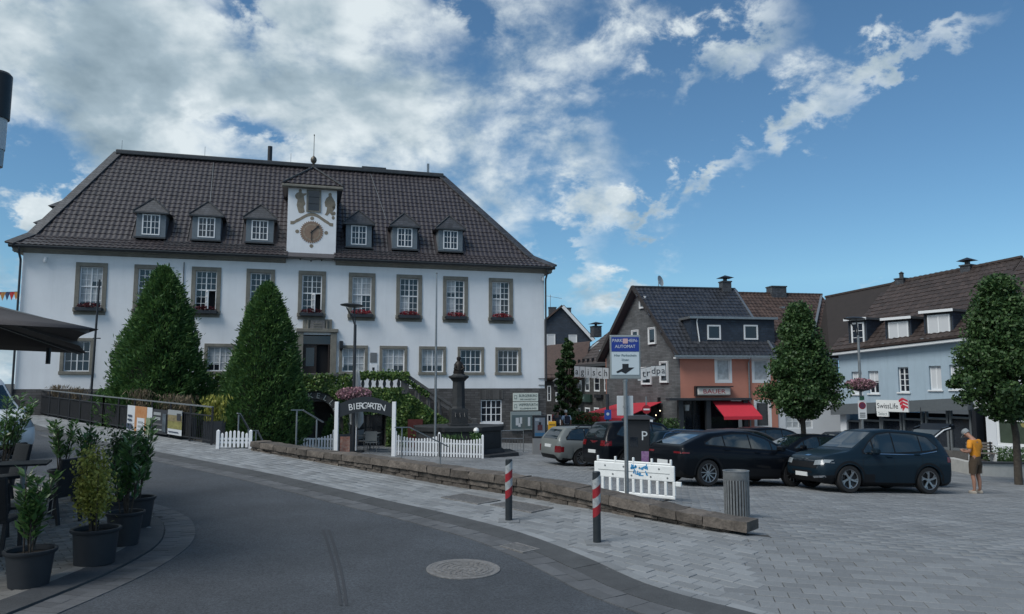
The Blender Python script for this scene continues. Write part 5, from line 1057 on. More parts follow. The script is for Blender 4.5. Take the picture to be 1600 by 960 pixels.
o=MB().tube([P4_.lerp(P1_,u)-b-Vector((0,0,.35+.5*math.sin(math.pi*u))) for u in np.linspace(0,1,9)],.01,5).build('light_string',BLACKM,t)
LAMPW=mat('warm_bulb',(1,.8,.5),.4,emit=3)
for u in np.linspace(.08,.95,9): p=P4_.lerp(P1_,u)-b-Vector((0,0,.42+.5*math.sin(math.pi*u))); MB().lathe([(.0,-.04),(.035,0),(.0,.04)],8,c=p).build('bulb',LAMPW,o)
for i,(px,Y) in enumerate(((905,49.5),(925,48.5),(942,47.6),(1045,43.5))):
    p=at(px,660,Y); p.z=G(p.x,p.y); t=thing('terrace_shrub',['leafy tub plant under the far end of the red awning','second leafy tub plant along the red awning','third leafy tub plant close to the blue sign','leafy tub plant before the dark shop front'][i],'plant',p); MB().box(-.35,.35,-.2,.2,0,.55).build('tub',DARKG,t)
    k=900; c=np.c_[rng.normal(0,.3,k),rng.normal(0,.22,k),rng.uniform(.5,1.5,k)]; v,q=leaf_quads(c,rdir(k),rdir(k),rng.uniform(.1,.17,k),rng.uniform(.06,.1,k)); fast('foliage',v,q,MAPLE,t)
# ---- pale house in the corner
se2=S(1312,600)[0]; sr2=S(1284,463,RTb)[0]; corner=BF.root('pale_corner_house','pale house with brown tiled roof in the corner of the square','building')
RZ2=S(1215,460,RTb)[1]
w=MB(); q=BF.rect(1228,1270,641,670); q2=BF.rect(1226,1262,565,598); wall_open(w,se,se2,BZ,EZb-.1,[q,q2],.05,.2); w.build('front_wall',WHITEW,corner); window(corner,*q,UPVC,4,3,.07,.03,t=.08,curtain=.8); window(corner,*q2,UPVC,4,3,.07,.03,t=.08)
MB().sheet([(se+.02,-.40,EZb-.14),(se2+.4,-.40,EZb-.14),(sr2,RTb,RZ2),(sr+.05,RTb,RZ2)],.14).build('roof',TIL3,corner); MB().sheet([(sr+.05,RTb,RZ2-.005),(sr2,RTb,RZ2-.005),(se2+.4,9.6,EZb),(se,9.6,EZb)],.14).build('rear_roof',TIL3,corner)
roof_tiles(corner,TIL3,(se+.08,-.40,EZb-.10),(se2+.4,-.40,EZb-.10),(sr2,RTb,RZ2+.04),(sr+.12,RTb,RZ2+.04),.27,.34)
MB().bar((sr,RTb,RZ2+.05),(sr2,RTb,RZ2+.05),.22,.1).build('ridge_cap',TIL3,corner); MB().bar((sr2,RTb,RZ2+.05),(S(1272,532)[0],.2,S(1272,532,.2)[1]),.14,.08,).build('valley_flashing',STEEL,corner)
x=S(1213,455,RTb)[0]; chimney(corner,x,RTb,RZ2-.4,S(1213,448,RTb)[1],1.05,.8,cap=False); MB().box(se,se2,-.42,.04,EZb-.34,EZb-.22).build('soffit',UPVC,corner)
for px,py in ((1220,480),(1251,482)): a,z=S(px,py,2.5); MB().box(a-.12,a+.12,2.2,2.5,z-.1,z).build('roof_hook',STEEL,corner)
# ---- pale blue shop house
P1w=at(1312,600,44.0); SF=Frame((P1w.x,P1w.y),(.482,-.876)); sw=SF.root('blue_shop_house','pale blue shop house with brown roof and three dormers','building')
S2=SF.loc; L2=S2(1527,600)[0]; zE0=S2(1312,553)[1]; zE1=S2(1527,528)[1]; B2=-2.3
w=MB()
WN=[(1331,1347,581,616,1),(1357,1373,580,615,.45),(1403.5,1420,574,613,0),(1452,1471,572,609.5,1),(1484,1505,570,609,.7)]
hs=[]
for l,r_,tp,b,bl in WN: hs.append((*SF.rect(l,r_,tp,b),bl))
z0b0,z0b1=S2(1312,632)[1],S2(1527,621)[1]
# wall as sloping-topped strips between the openings
xs=sorted([0,L2]+[h[0] for h in hs]+[h[1] for h in hs]); top=lambda s:zE0+(zE1-zE0)*s/L2; bot=lambda s:z0b0+(z0b1-z0b0)*s/L2-.3
for i in range(len(xs)-1):
    a,b=xs[i],xs[i+1]; h=[h for h in hs if abs(h[0]-a)<1e-6]
    if h: h=h[0]; w.add([(a,0,bot(a)),(b,0,bot(b)),(b,0,h[2]),(a,0,h[2])],[(0,1,2,3)]); w.add([(a,0,h[3]),(b,0,h[3]),(b,0,top(b)),(a,0,top(a))],[(0,1,2,3)])
    else: w.add([(a,0,bot(a)),(b,0,bot(b)),(b,0,top(b)),(a,0,top(a))],[(0,1,2,3)])
for h in hs: wall_open(w,h[0],h[1],h[2],h[3],[(h[0],h[1],h[2],h[3])],0,.22)
w.add([(0,0,B2),(0,8,B2),(0,8,zE0),(0,0,zE0)],[(0,1,2,3)]); w.build('wall',BLUEW,sw)
for k,h in enumerate(hs): simple_win(sw,*h[:4],fr=.06,t=.12,cols=2,rows=4 if k==2 else 2,blind=h[4]); MB().box(h[0]-.08,h[1]+.08,-.08,.12,h[2]-.07,h[2]-.003).build('sill',UPVC,sw)
MB().bar((-.3,-.2,zE0+.0),(L2+.2,-.2,zE1+.0),.45,.22).build('eave_cornice',UPVC,sw,bev=.03); MB().bar((-.3,-.45,zE0+.14),(L2+.2,-.45,zE1+.14),.12,.1).build('gutter',mat('copper_gutter',(.05,.035,.03),.5,.3),sw)
# fascia band with sign
def band(z0,z1,t0,t1,m,nm,a=0,b=None):
    b=L2 if b is None else b; f=lambda pz,s: pz[0]+(pz[1]-pz[0])*s/L2
    mb=MB(); mb.add([(s,t,f(pz,s)) for s in (a,b) for pz in (z0,z1) for t in (t0,t1)],[(0,1,3,2),(4,6,7,5),(0,4,5,1),(2,3,7,6),(0,2,6,4),(1,5,7,3)]); return mb.build(nm,m,sw)
zb0=(S2(1312,648)[1],S2(1527,640)[1]); zb1=(z0b0,z0b1)
bnd=band(zb0,zb1,-.5,0,mat('grey_fascia',(.10,.115,.125),.5,var=.1),'fascia',-.3,L2-.25); 
for k in (.33,.66): x=L2*k; MB().box(x-.012,x+.012,-.508,-.5,zb0[0]+.1,zb1[0]-.02).build('fascia_joint',BLACKM,bnd)
q=SF.rect(1370,1420,627,643,-.55); o=MB().box(q[0],q[1],-.60,-.51,q[2]-.02,q[3]+.05).build('sign_board',mat('sign_white',(.72,.74,.73),.5),sw); q2=SF.rect(1371,1389,643,651,-.55); MB().box(q[0]+.02,q2[1],-.60,-.51,q2[2],q[2]-.024).build('sign_lower_board',MATS['sign_white'],o)
t_=MB(); put_text(t_,'SwissLife',.40,T(q[0]+(q[1]-q[0])*.36,-.605,(q[2]+q[3])/2+.0)@FRONT,sx=.86,ext=.004); t_.build('lettering',mat('sign_ink',(.03,.035,.045),.6),o); t_=MB(); put_text(t_,'Select',.24,T((q[0]+q2[1])/2+.02,-.605,(q2[2]+q[2])/2)@FRONT,ext=.004,sx=.9); t_.build('lettering',mat('sign_grey_ink',(.2,.24,.25),.6),o)
ex=q[0]+(q[1]-q[0])*.86; ez=(q[2]+q[3])/2+.12
for k in range(3):
    pts=[(ex-.26+.05*k,ez+.22-.17*k),(ex-.05,ez+.34-.17*k),(ex+.24,ez+.22-.17*k),(ex+.26,ez+.12-.17*k),(ex,ez+.22-.17*k),(ex-.24+.05*k,ez+.10-.17*k)]; MB().prism(pts,-.616,-.6).build('emblem',mat('emblem_red',(.5,.03,.05),.5),o)
MB().prism([(ex-.08,ez-.12),(ex+.1,ez-.16),(ex-.05,ez-.36)],-.616,-.6).build('emblem',MATS['emblem_red'],o)
# shop front
zs=lambda s: zb0[0]+(zb0[1]-zb0[0])*s/L2
MB().box(.3,L2,1.5,1.6,B2,zb0[0]+.2).build('shop_back',INTERIOR,sw)
for a,b in ((1319,1343),(1346,1375),(1378,1407),(1412,1440),(1447,1480),(1485,1516)):
    x0,x1=S2(a,680)[0],S2(b,680)[0]; o=MB().box(x0+.06,x1-.06,.15,.17,-1.0,zs(x0)-.35).build('shop_window',GLASS,sw); 
    for x in (x0,x1): MB().box(x-.05,x+.05,.05,.22,B2,zs(x)).build('shop_mullion',mat('grey_frame',(.12,.135,.145),.5),sw)
    MB().box(x0+.05,x1-.05,.06,.21,zs(x0)-.4,zs(x0)-.3).build('shop_transom',MATS['grey_frame'],sw); MB().box(x0+.05,x1-.05,.06,.21,-1.05,-.92).build('shop_rail',MATS['grey_frame'],sw)
MB().box(.1,L2,.02,.3,B2,-1.06).build('shop_plinth',STR,sw); MB().box(L2-.18,L2,-.3,.3,B2,zs(L2)-.0).build('corner_post',BLACKM,sw)
MB().box(-.05,.35,-.02,.3,B2,zb0[0]).build('pilaster',WHITEW,sw)
# roof
rT=4.6; R0=S2(1395,444,rT); R1=S2(1640,394,rT); zr_=R0[1]
e0,e1=(-.2,-.5,zE0+.12),(L2+.1,-.5,zE1+.12); k1=S2(1640,394,rT); sR=min(k1[0],L2+.1); zRr=R0[1]+(k1[1]-R0[1])*(sR-R0[0])/(k1[0]-R0[0])
MB().sheet([e0,e1,(sR,rT,zRr),(R0[0],rT,R0[1])],.14).build('roof',TIL4,sw); roof_tiles(sw,TIL4,(e0[0],e0[1],e0[2]+.05),(e1[0],e1[1],e1[2]+.05),(sR,rT,zRr+.05),(R0[0],rT,R0[1]+.05),.32,.40)
w_=lambda P: Vector(((P-SF.A).dot(SF.u),(P-SF.A).dot(SF.n),P.z))
Pl=w_(at(1290,465,50.)); Pm=w_(at(1276,548,47.)); MB().sheet([e0,(R0[0],rT,R0[1]),(Pl.x,Pl.y,Pl.z),(Pm.x,Pm.y,Pm.z)],.12).build('side_roof',mat('flat_brown_roof',(.022,.017,.016),.85,var=.2,vscale=3),sw)
MB().bar((Pl.x,Pl.y,Pl.z+.03),(R0[0],rT,R0[1]+.03),.2,.12).build('ridge_cap',TIL4,sw); MB().bar((R0[0],rT,R0[1]+.05),(sR,rT,zRr+.05),.2,.12).build('ridge_cap',TIL4,sw)
for l,r_,tp,b,wl in ((1328,1352,500,541,0),(1386,1421,499,532,1),(1447,1486,488,524,1)):
    dt=-.12; q=SF.rect(l+3,r_-1,tp+4,b,dt); o=MB().box(q[0]-.18,q[1]+.12,dt+.02,dt+.12,q[2]-.12,q[3]+.12).build('dormer_front',mat('dormer_dark',(.03,.035,.042),.6),sw)
    zz=q[3]+.12; tbk=-.5+(zz-zE0-.12)*(rT+.5)/(R0[1]-zE0-.12)+.1
    for x in (q[0]-.18,q[1]+.12): MB().add([(x-.03,dt,q[2]-.15),(x+.03,dt,q[2]-.15),(x+.03,tbk,zz),(x-.03,tbk,zz),(x-.03,dt,zz),(x+.03,dt,zz)],[(0,1,5,4),(0,4,3),(1,2,5),(3,4,5,2),(0,3,2,1)]).build('dormer_cheek',NAVY,o)
    MB().box(q[0]-.32,q[1]+.28,dt-.22,tbk+.2,zz,zz+.12).build('dormer_roof',mat('dormer_lead',(.08,.085,.09),.6),o); MB().box(q[0]-.34,q[1]+.30,dt-.245,dt-.222,zz-.01,zz+.13).build('dormer_fascia',UPVC,o)
    if wl: simple_win(o,*q,fr=.07,t=dt-.05,cols=2,blind=.98)
    else: simple_win(o,*q,fr=.09,t=dt-.05,cols=2,rows=3)
    MB().box(q[0]-.25,q[1]+.2,dt-.35,dt,q[2]-.2,q[2]-.13).build('dormer_apron',STEEL,o)
for px,py,tz in ((1409,440,432),(1512,420,411)):
    s_,z_=S2(px,py,rT); chimney(sw,s_,rT,z_-.6,S2(px,tz+3,rT)[1],.55,.55,cap=px>1450)
    if px<1450: MB().lathe([(.12,0),(.12,.25),(.16,.3),(.0,.42)],10,c=(s_,rT,S2(px,tz+3,rT)[1])).build('chimney_pot',ZINC,sw)
# ---- white house at the right edge
wh=SF.root('white_corner_shop','white shop house with a large green tinted window at the right edge','building')
x0=L2+.35; g0,g1=S2(1557,650)[0],S2(1640,650)[0]; gz0,gz1=S2(1580,697)[1],S2(1580,636)[1]
w=MB(); wall_open(w,x0,x0+7,B2+.9,zE1+.1,[(g0,g1,gz0,gz1)],-.1,.15); w.add([(x0,-.1,B2),(x0,6,B2),(x0,6,zE1),(x0,-.1,zE1)],[(0,1,2,3)]); w.build('wall',WHITEW,wh); MB().box(x0,x0+7,-.14,.1,B2,B2+.9).build('plinth',STR,wh)
o=window(wh,g0,g1,gz0,gz1,UPVC,1,1,.12,.03,t=-.06,leaves=1,glass=mat('green_glass',(.055,.075,.055),.12,spec=.6,var=.25,vscale=.8)); MB().box(g0+.1,g1-.1,-.075,-.062,gz0+(gz1-gz0)*.62,gz0+(gz1-gz0)*.66).build('window_rail',UPVC,o)
MB().prism([(g0+1.2+.14*math.cos(a),gz0+1.1+.22*math.sin(a)) for a in np.linspace(0,6.28,14)[:-1]],-.03,-.026).build('window_emblem',mat('faded_yellow',(.25,.22,.08),.6),o)
q=SF.rect(1522,1537,625,639,-.15); MB().box(q[0],q[1],-.16,-.11,q[2],q[3]).build('sign_box',mat('pale_grey',(.4,.43,.44),.6),wh)
MB().sheet([(x0-.2,-.5,zE1+.2),(x0+7,-.5,zE1+.6),(x0+7,rT,zRr+.4),(x0-.2,rT,zRr-.0)],.14).build('roof',TIL4,wh)
roof_tiles(wh,TIL4,(x0-.2,-.5,zE1+.25),(x0+7,-.5,zE1+.65),(x0+7,rT,zRr+.45),(x0-.2,rT,zRr+.05),.32,.40)
# ---- houses in the side street
LF=Frame((5.05,66.2),(.23,-.973)); sl=LF.root('slate_street_house','slate clad street house with roof windows and a dark green shop sign','building'); S3=LF.loc; L3=S3(966,600)[0]; zE=3.75; rT3=4.2; zR3=LF.loc(976,510,rT3)[1]
ws=[LF.rect(a,b,586,612) for a,b in ((903,909),(914,921),(928,937),(944,953))]+[LF.rect(a,b,637,655) for a,b in ((900,907),(914,922),(928,936))]
w=MB(); wall_open(w,0,L3,-2,zE,ws,0,.15); w.build('wall',course_mat('dark_street_slate',(.06,.058,.056),(.025,.024,.024),.3,.16,.3,.8),sl)
for q in ws: simple_win(sl,*q,fr=.12,t=.0,rows=2)
MB().sheet([(0,-.4,zE),(L3+.2,-.4,zE),(L3+.2,rT3,zR3),(0,rT3,zR3)],.15).build('roof',TIL2,sl); roof_tiles(sl,TIL4,(0,-.4,zE+.05),(L3+.2,-.4,zE+.05),(L3+.2,rT3,zR3+.05),(0,rT3,zR3+.05),.4,.45)
MB().bar((0,-.5,zE-.05),(L3+.2,-.5,zE-.05),.16,.2).build('gutter',ZINC,sl)
for k in range(10): x=L3*(k+.5)/10; MB().box(x-.06,x+.06,-.2,.0,zE+.25,zE+.55).build('snow_hook',BLACKM,sl)
for px,py,ww in ((949,536,.9),(923,540,.5)): a,z=S3(px,py,1.6); zz=zE+2.0*(zR3-zE)/(rT3+.4); sp=(zR3-zE)/(rT3+.4); MB().sheet([(a-ww/2,1.0,zE+1.4*sp+.14),(a+ww/2,1.0,zE+1.4*sp+.14),(a+ww/2,2.3,zE+2.7*sp+.14),(a-ww/2,2.3,zE+2.7*sp+.14)],.06).build('roof_window',mat('roof_glass',(.35,.40,.43),.2,spec=.7),sl)
a,z=S3(931,518,rT3); chimney(sl,a,rT3,zR3-.5,zR3+.55,1.0,.8)
q=LF.rect(900,924,620,628,-.1); o=MB().box(q[0],q[1],-.2,-.02,q[2],q[3]+.2).build('shop_sign',mat('sign_dark_green',(.012,.035,.026),.5),sl); t_=MB(); put_text(t_,'EISCAFE',.28,T((q[0]+q[1])/2,-.205,(q[2]+q[3])/2+.1)@FRONT); t_.build('lettering',mat('pale_green_ink',(.2,.3,.26),.6),o); q=LF.rect(930,941,617,622,-.1); MB().box(q[0],q[1],-.2,-.02,q[2],q[3]).build('shop_sign',BLACKM,sl)
p=at(849,600,62.); BR=Frame((p.x,p.y),(1,.05)); br=BR.root('brown_roofed_house','low dark house with brown roof and red shutters beside the town hall','building'); S4=BR.loc; L4=S4(903,600)[0]
ws=[BR.rect(855,861,603,627),BR.rect(868,876,613,628),BR.rect(855,862,648,668),BR.rect(868,876,648,668)]
w=MB(); wall_open(w,-1.5,L4,-2.2,S4(870,585)[1],ws,0,.15); w.build('wall',MATS['dark_street_slate'],br)
for i,q in enumerate(ws):
    simple_win(br,*q,fr=.08,t=.0,rows=2)
    if i>1: MB().box(q[1]+.02,q[1]+.24,-.06,-.02,q[2],q[3]).build('shutter',mat('red_shutter',(.13,.025,.025),.7),br)
zb=S4(870,590)[1]; zt_=S4(880,533,3.5)[1]
MB().sheet([(-1.5,-.4,zb-.1),(L4+.3,-.4,zb-.1),(L4+1.6,3.6,zt_),(-1.5,3.6,zt_-.6)],.15).build('roof',TIL3,br); roof_tiles(br,TIL3,(-1.5,-.4,zb-.05),(L4+.3,-.4,zb-.05),(L4+1.6,3.6,zt_+.05),(-1.5,3.6,zt_-.55),.4,.45)
p=at(838,600,76.); NB=Frame((p.x,p.y),(1,0)); nb=NB.root('navy_gabled_house','tall navy slate gabled house far down the side street','building'); S5=NB.loc
ap=S5(879,480); r0=S5(922,528); l0=S5(833,520); zz=-2
MB().prism([(l0[0],zz),(r0[0],zz),(r0[0],r0[1]),ap,(l0[0],l0[1])],0,.3).build('gable_wall',NAVY,nb); MB().sheet([(ap[0],-.3,ap[1]+.1),(ap[0],9,ap[1]+.1),(r0[0]+.4,9,r0[1]-.25),(r0[0]+.4,-.3,r0[1]-.25)],.15).build('roof',TIL2,nb); MB().sheet([(l0[0]-.3,-.3,l0[1]-.1),(l0[0]-.3,9,l0[1]-.1),(ap[0],9,ap[1]+.1),(ap[0],-.3,ap[1]+.1)],.15).build('roof',TIL3,nb); MB().bar((ap[0],-.32,ap[1]+.02),(r0[0]+.35,-.32,r0[1]-.3),.08,.3).build('verge_board',UPVC,nb)
for l,r_,tp,b in ((855,867,523,545),(889,901,524,540)): q=NB.rect(l,r_,tp,b); simple_win(nb,*q,fr=.08,t=-.05,blind=.98,border=.04)
for px,h in ((863,.9),(886,.7)): a,z=S5(px,486,3.); chimney(nb,a,3.,z-1.2,z+.1+h*.3,.8,.8,cap=False)
a,z=S5(860,480,3.); o=MB().tube([(a,3,z-.3),(a,3,z+1.3)],.03,5).build('aerial_mast',STEEL,nb); MB().tube([(a-.5,3,z+1.2),(a+1.2,3,z+.9)],.02,5).build('aerial_boom',STEEL,o)
# distant rooftops and wooded rise that close the view past the houses
# bunting with letters over the side street
CLOTH=mat('pennant_white',(.55,.57,.58),.8); INK=mat('pennant_ink',(.03,.035,.045),.8)
def letters(name,label,word,pa,pb,Ya,Yb,size):
    A_=at(*pa,Ya); B_=at(*pb,Yb); t=thing(name,label,'bunting',((A_+B_)/2).to_tuple()); c=(A_+B_)/2; rz=math.atan2(B_.y-A_.y,B_.x-A_.x); n=len(word)
    MB().tube([A_-c,B_-c],.012,5).build('cord',BLACKM,t)
    for k,ch in enumerate(word):
        p=A_.lerp(B_,(k+.5)/n)-c; M=T(*p)@Matrix.Rotation(rz,4,'Z'); wdt=(B_-A_).length/n*.92
        o=MB().add([tuple(M@Vector(q)) for q in ((-wdt/2,0,0),(wdt/2,0,0),(wdt/2,0,-size*1.35),(-wdt/2,0,-size*1.35),(-wdt/2,.01,0),(wdt/2,.01,0),(wdt/2,.01,-size*1.35),(-wdt/2,.01,-size*1.35))],[(0,3,2,1),(4,5,6,7),(0,1,5,4),(2,3,7,6),(1,2,6,5),(3,0,4,7)]).build('pennant',CLOTH,t)
        if ch!=' ': q=MB(); put_text(q,ch,size*1.15,M@T(0,-.008,-size*.68)@FRONT); q.build('letter',INK,o)
letters('letter_bunting','row of white pennants with dark letters left of the parking sign','agisch',(897,572),(951,575),49.,47.,.52)
letters('letter_bunting','shorter row of lettered pennants right of the parking sign',' tr',(996,577),(1016,573),44.,44.,.52); letters('letter_bunting','three lettered pennants hanging highest against the slate gable','dpa',(1017,572),(1040,571),44.,44.,.45)
# little flags at the far left
A_=at(-30,458,33.); B_=at(29,456,36.); t=thing('flag_bunting','string of small coloured flags at the left of the town hall','bunting',((A_+B_)/2).to_tuple()); c=(A_+B_)/2
MB().tube([A_-c,B_-c],.01,5).build('cord',BLACKM,t)
for k in range(8):
    p=A_.lerp(B_,(k+.5)/8)-c; MB().prism([(p.x-.14,p.z),(p.x+.14,p.z),(p.x,p.z-.4)],p.y-.006,p.y+.006).build('flag',[mat('flag_red',(.4,.03,.03),.8),mat('flag_ochre',(.4,.2,.06),.8),mat('flag_navy',(.03,.06,.14),.8)][k%3],t)
# ============================================================ cars
TYRE=mat('tyre_rubber',(.012,.012,.013),.75); ALLOY=mat('alloy_rim',(.34,.36,.38),.3,.85); DARKR=mat('dark_rim',(.03,.032,.036),.4,.5); PLAST_=mat('black_trim_plastic',(.008,.009,.011),.55,spec=.2); REDL=mat('tail_light_red',(.13,.006,.01),.15,spec=.7); CLEAR=mat('head_light_lens',(.22,.25,.27),.22,spec=.6); CHROME=mat('chrome_trim',(.55,.57,.6),.12,1.0); PLATE=mat('number_plate',(.62,.64,.64),.5); INTC=mat('wheel_well',(.004,.004,.005),.9)
def paint(name,c,metal=.35): return mat(name,c,.34,metal*.4,coat=.16,spec=.14)
def gs(xs,pts,k=2.2):                                 # smooth interpolation
    p=np.array(pts); y=np.interp(xs,p[:,0],p[:,1]); h=np.hanning(int(k*2)*2+3); h/=h.sum(); n=len(h)//2
    return np.convolve(np.r_[np.full(n,y[0]),y,np.full(n,y[-1])],h,'valid')
CARS={}
def car_spec(kind):
    if kind=='estate': return dict(L=4.69,w=.90,R=.33,xr=-1.33,xf=1.36,top=[(-2.345,.50),(-2.33,.82),(-2.27,1.00),(-2.0,1.33),(-1.88,1.42),(-1.2,1.465),(-.2,1.48),(.45,1.42),(1.18,1.02),(1.7,.93),(2.1,.80),(2.29,.64),(2.345,.46)],belt=[(-2.345,.92),(-2.2,.96),(0,.92),(1.2,.88),(1.9,.76),(2.345,.55)],dlo=[(-1.95,.985,1.02),(-1.72,.985,1.31),(-1.4,.98,1.37),(-.4,.95,1.40),(.3,.94,1.365),(.62,.93,1.21),(.95,.925,.95)],pil=(-1.18,-.22,.62),rear=(.98,1.33,.60,.50),fr=(1.04,1.38,.64,.54),doors=(-1.25,-.2,.92),tl=[(.50,.74,.62,.86)],plate=.72,hl=(.58,.68,.48,.80))
    if kind=='suv': return dict(L=4.52,w=.93,R=.37,xr=-1.32,xf=1.36,top=[(-2.26,.50),(-2.25,.90),(-2.2,1.06),(-1.98,1.42),(-1.82,1.57),(-1.0,1.64),(-.2,1.655),(.3,1.60),(1.0,1.20),(1.25,1.10),(1.75,1.03),(2.1,.93),(2.24,.72),(2.26,.50)],belt=[(-2.26,1.02),(-1.6,1.10),(-.5,1.05),(1.0,1.0),(1.8,.90),(2.26,.68)],dlo=[(-1.72,1.21,1.24),(-1.45,1.17,1.45),(-.9,1.13,1.52),(-.2,1.10,1.545),(.25,1.085,1.48),(.55,1.08,1.30),(.82,1.075,1.11)],pil=(-1.15,-.22,.48),rear=(1.12,1.46,.62,.52),fr=(1.17,1.54,.66,.56),doors=(-1.15,-.18,.88),tl=[(.86,1.04,.52,.88)],plate=.66,hl=(.70,.83,.50,.80))
    if kind=='coupe_suv': return dict(L=4.68,w=.95,R=.37,xr=-1.45,xf=1.54,top=[(-2.34,.55),(-2.33,.98),(-2.24,1.10),(-1.75,1.30),(-1.25,1.47),(-.4,1.555),(.2,1.55),(.7,1.43),(1.45,1.06),(1.75,1.0),(2.1,.90),(2.3,.74),(2.34,.5)],belt=[(-2.34,1.03),(-1.5,1.06),(0,1.0),(1.2,.95),(1.9,.86),(2.34,.64)],dlo=[(-1.5,1.15,1.18),(-1.2,1.13,1.33),(-.5,1.09,1.44),(.1,1.06,1.45),(.6,1.04,1.35),(1.0,1.03,1.15),(1.2,1.025,1.05)],pil=(-.85,.05,.8),rear=(1.12,1.40,.60,.48),fr=(1.05,1.48,.66,.54),doors=(-1.0,.05,1.1),tl=[(.88,.93,.50,.88)],plate=.62,hl=(.70,.80,.52,.86))
    if kind=='hatch': return dict(L=4.3,w=.89,R=.32,xr=-1.28,xf=1.33,top=[(-2.15,.50),(-2.14,.86),(-2.08,1.0),(-1.8,1.32),(-1.6,1.42),(-.5,1.485),(.1,1.46),(.5,1.36),(1.2,1.0),(1.6,.93),(1.95,.80),(2.11,.62),(2.15,.46)],belt=[(-2.15,.95),(-1.0,.97),(0,.94),(1.2,.88),(1.8,.76),(2.15,.55)],dlo=[(-1.5,1.05,1.07),(-1.25,1.0,1.31),(-.5,.975,1.38),(.1,.96,1.36),(.55,.95,1.21),(.95,.94,.96)],pil=(-.95,-.12,.55),rear=(1.0,1.32,.60,.50),fr=(1.03,1.36,.64,.54),doors=(-.98,-.08,.92),tl=[(.72,.88,.52,.84)],plate=.6,hl=(.60,.70,.48,.80))
    if kind=='van': return dict(L=4.9,w=.97,R=.34,xr=-1.5,xf=1.5,top=[(-2.45,.6),(-2.44,1.6),(-2.36,2.0),(-2.1,2.1),(.9,2.1),(1.2,2.0),(1.9,1.22),(2.25,1.05),(2.42,.8),(2.45,.5)],belt=[(-2.45,1.1),(0,1.08),(1.6,1.02),(2.2,.9),(2.45,.66)],dlo=[(-2.2,1.15,1.65),(-1.0,1.15,1.72),(.6,1.14,1.72),(1.1,1.13,1.68),(1.6,1.12,1.25)],pil=(-1.2,.2),rear=(1.2,1.75,.7,.62),fr=(1.24,1.84,.76,.64),doors=(-.9,.2,1.4),tl=[(.8,1.3,.78,.9)],plate=.7,hl=(.76,.96,.52,.88))
def car_body(kind):
    if kind in CARS: return CARS[kind]
    p=car_spec(kind)
    if kind=='suv':                                   # short and tall
        fx=.955; up=lambda z: z+.10*sstep(1.0,1.5,z)
        for q in ('top','belt','dlo'): p[q]=[(a[0]*fx,)+tuple(up(z) for z in a[1:]) for a in p[q]]
        p['L']*=fx; p['xr']*=fx; p['xf']*=fx; p['pil']=tuple(a*fx for a in p['pil']); p['doors']=tuple(a*fx for a in p['doors'])
        for q in ('rear','fr'): p[q]=(up(p[q][0]),up(p[q][1]))+tuple(p[q][2:])
    L=p['L']; xs=np.unique(np.r_[np.linspace(-L/2,-L/2+.1,6),np.arange(-L/2+.1,L/2-.1,.045),np.linspace(L/2-.1,L/2,6)]); ends=np.minimum(xs+L/2,L/2-xs)
    xu=np.linspace(-L/2,L/2,400); zt=np.interp(xs,xu,gs(xu,p['top'],4)); zs=np.minimum(np.interp(xs,xu,gs(xu,p['belt'],10)),zt-.02)
    front=np.clip((xs-(L/2-.9))/.9,0,1); rear=np.clip((-xs-(L/2-.6))/.6,0,1)
    w=p['w']*(1-.13*front**2.2-.07*rear**2.2)*np.clip(.80+.20*np.sqrt(np.clip(ends/.13,0,1)),0,1); zb=.20+.10*front**3+.10*rear**3+np.clip(.12-ends,0,.12)*.9
    Ra=p['R']+.055; V=[]; n=13
    for i,x in enumerate(xs):
        h=zt[i]-zs[i]; wr=w[i]*(.90-.20*min(1,h/.5)); a,b=zs[i],zt[i]
        sec=[(0,zb[i]),(.84*w[i],zb[i]),(.965*w[i],zb[i]+.09),(w[i],zb[i]+.38*(a-zb[i])),(.998*w[i],zb[i]+.72*(a-zb[i])),(.98*w[i],a-.035),(.945*w[i],a),(.945*w[i]+(wr-.945*w[i])*.38,a+h*.36),(.945*w[i]+(wr-.945*w[i])*.78,a+h*.74),(wr*.985,a+h*.90),(wr*.90,a+h*.97),(wr*.5,b-.006*min(1,h*4)),(0,b)]
        for xc in (p['xr'],p['xf']):
            d=abs(x-xc)
            if d<Ra: za=p['R']+math.sqrt(Ra*Ra-d*d); sec=[(y,max(z,za-.012*(5-k)) if 1<=k<=5 else z) for k,(y,z) in enumerate(sec)]; sec[0]=(0,max(zb[i],.3)); sec[1]=(.55*w[i],za-.06) ; 
        V+=[(x,y,z) for y,z in sec]+[(x,-y,z) for y,z in sec[-2:0:-1]]
    m=2*n-2; F=[(i*m+j,(i+1)*m+j,(i+1)*m+(j+1)%m,i*m+(j+1)%m) for i in range(len(xs)-1) for j in range(m)]+[tuple(range(m)),tuple((len(xs)-1)*m+j for j in range(m-1,-1,-1))]
    mb=MB(); mb.add(V,F); me=bpy.data.meshes.new('body'); me.from_pydata(mb.v,[],mb.f); fixn(me)
    low=.40 if kind in('suv','coupe_suv') else .27
    mi=[]
    for q in me.polygons:
        c=q.center; near=min(math.hypot(c.x-xc,c.z-p['R']) for xc in (p['xr'],p['xf']))
        mi.append(1 if c.z<low else 0)
        if abs(c.y)<.6*p['w'] and c.z<.5 and abs(q.normal.z)>.5: mi[-1]=1
    CARS[kind]=(p,me,mi,BVHTree.FromPolygons([v.co.copy() for v in me.vertices],[tuple(q.vertices) for q in me.polygons])); return CARS[kind]
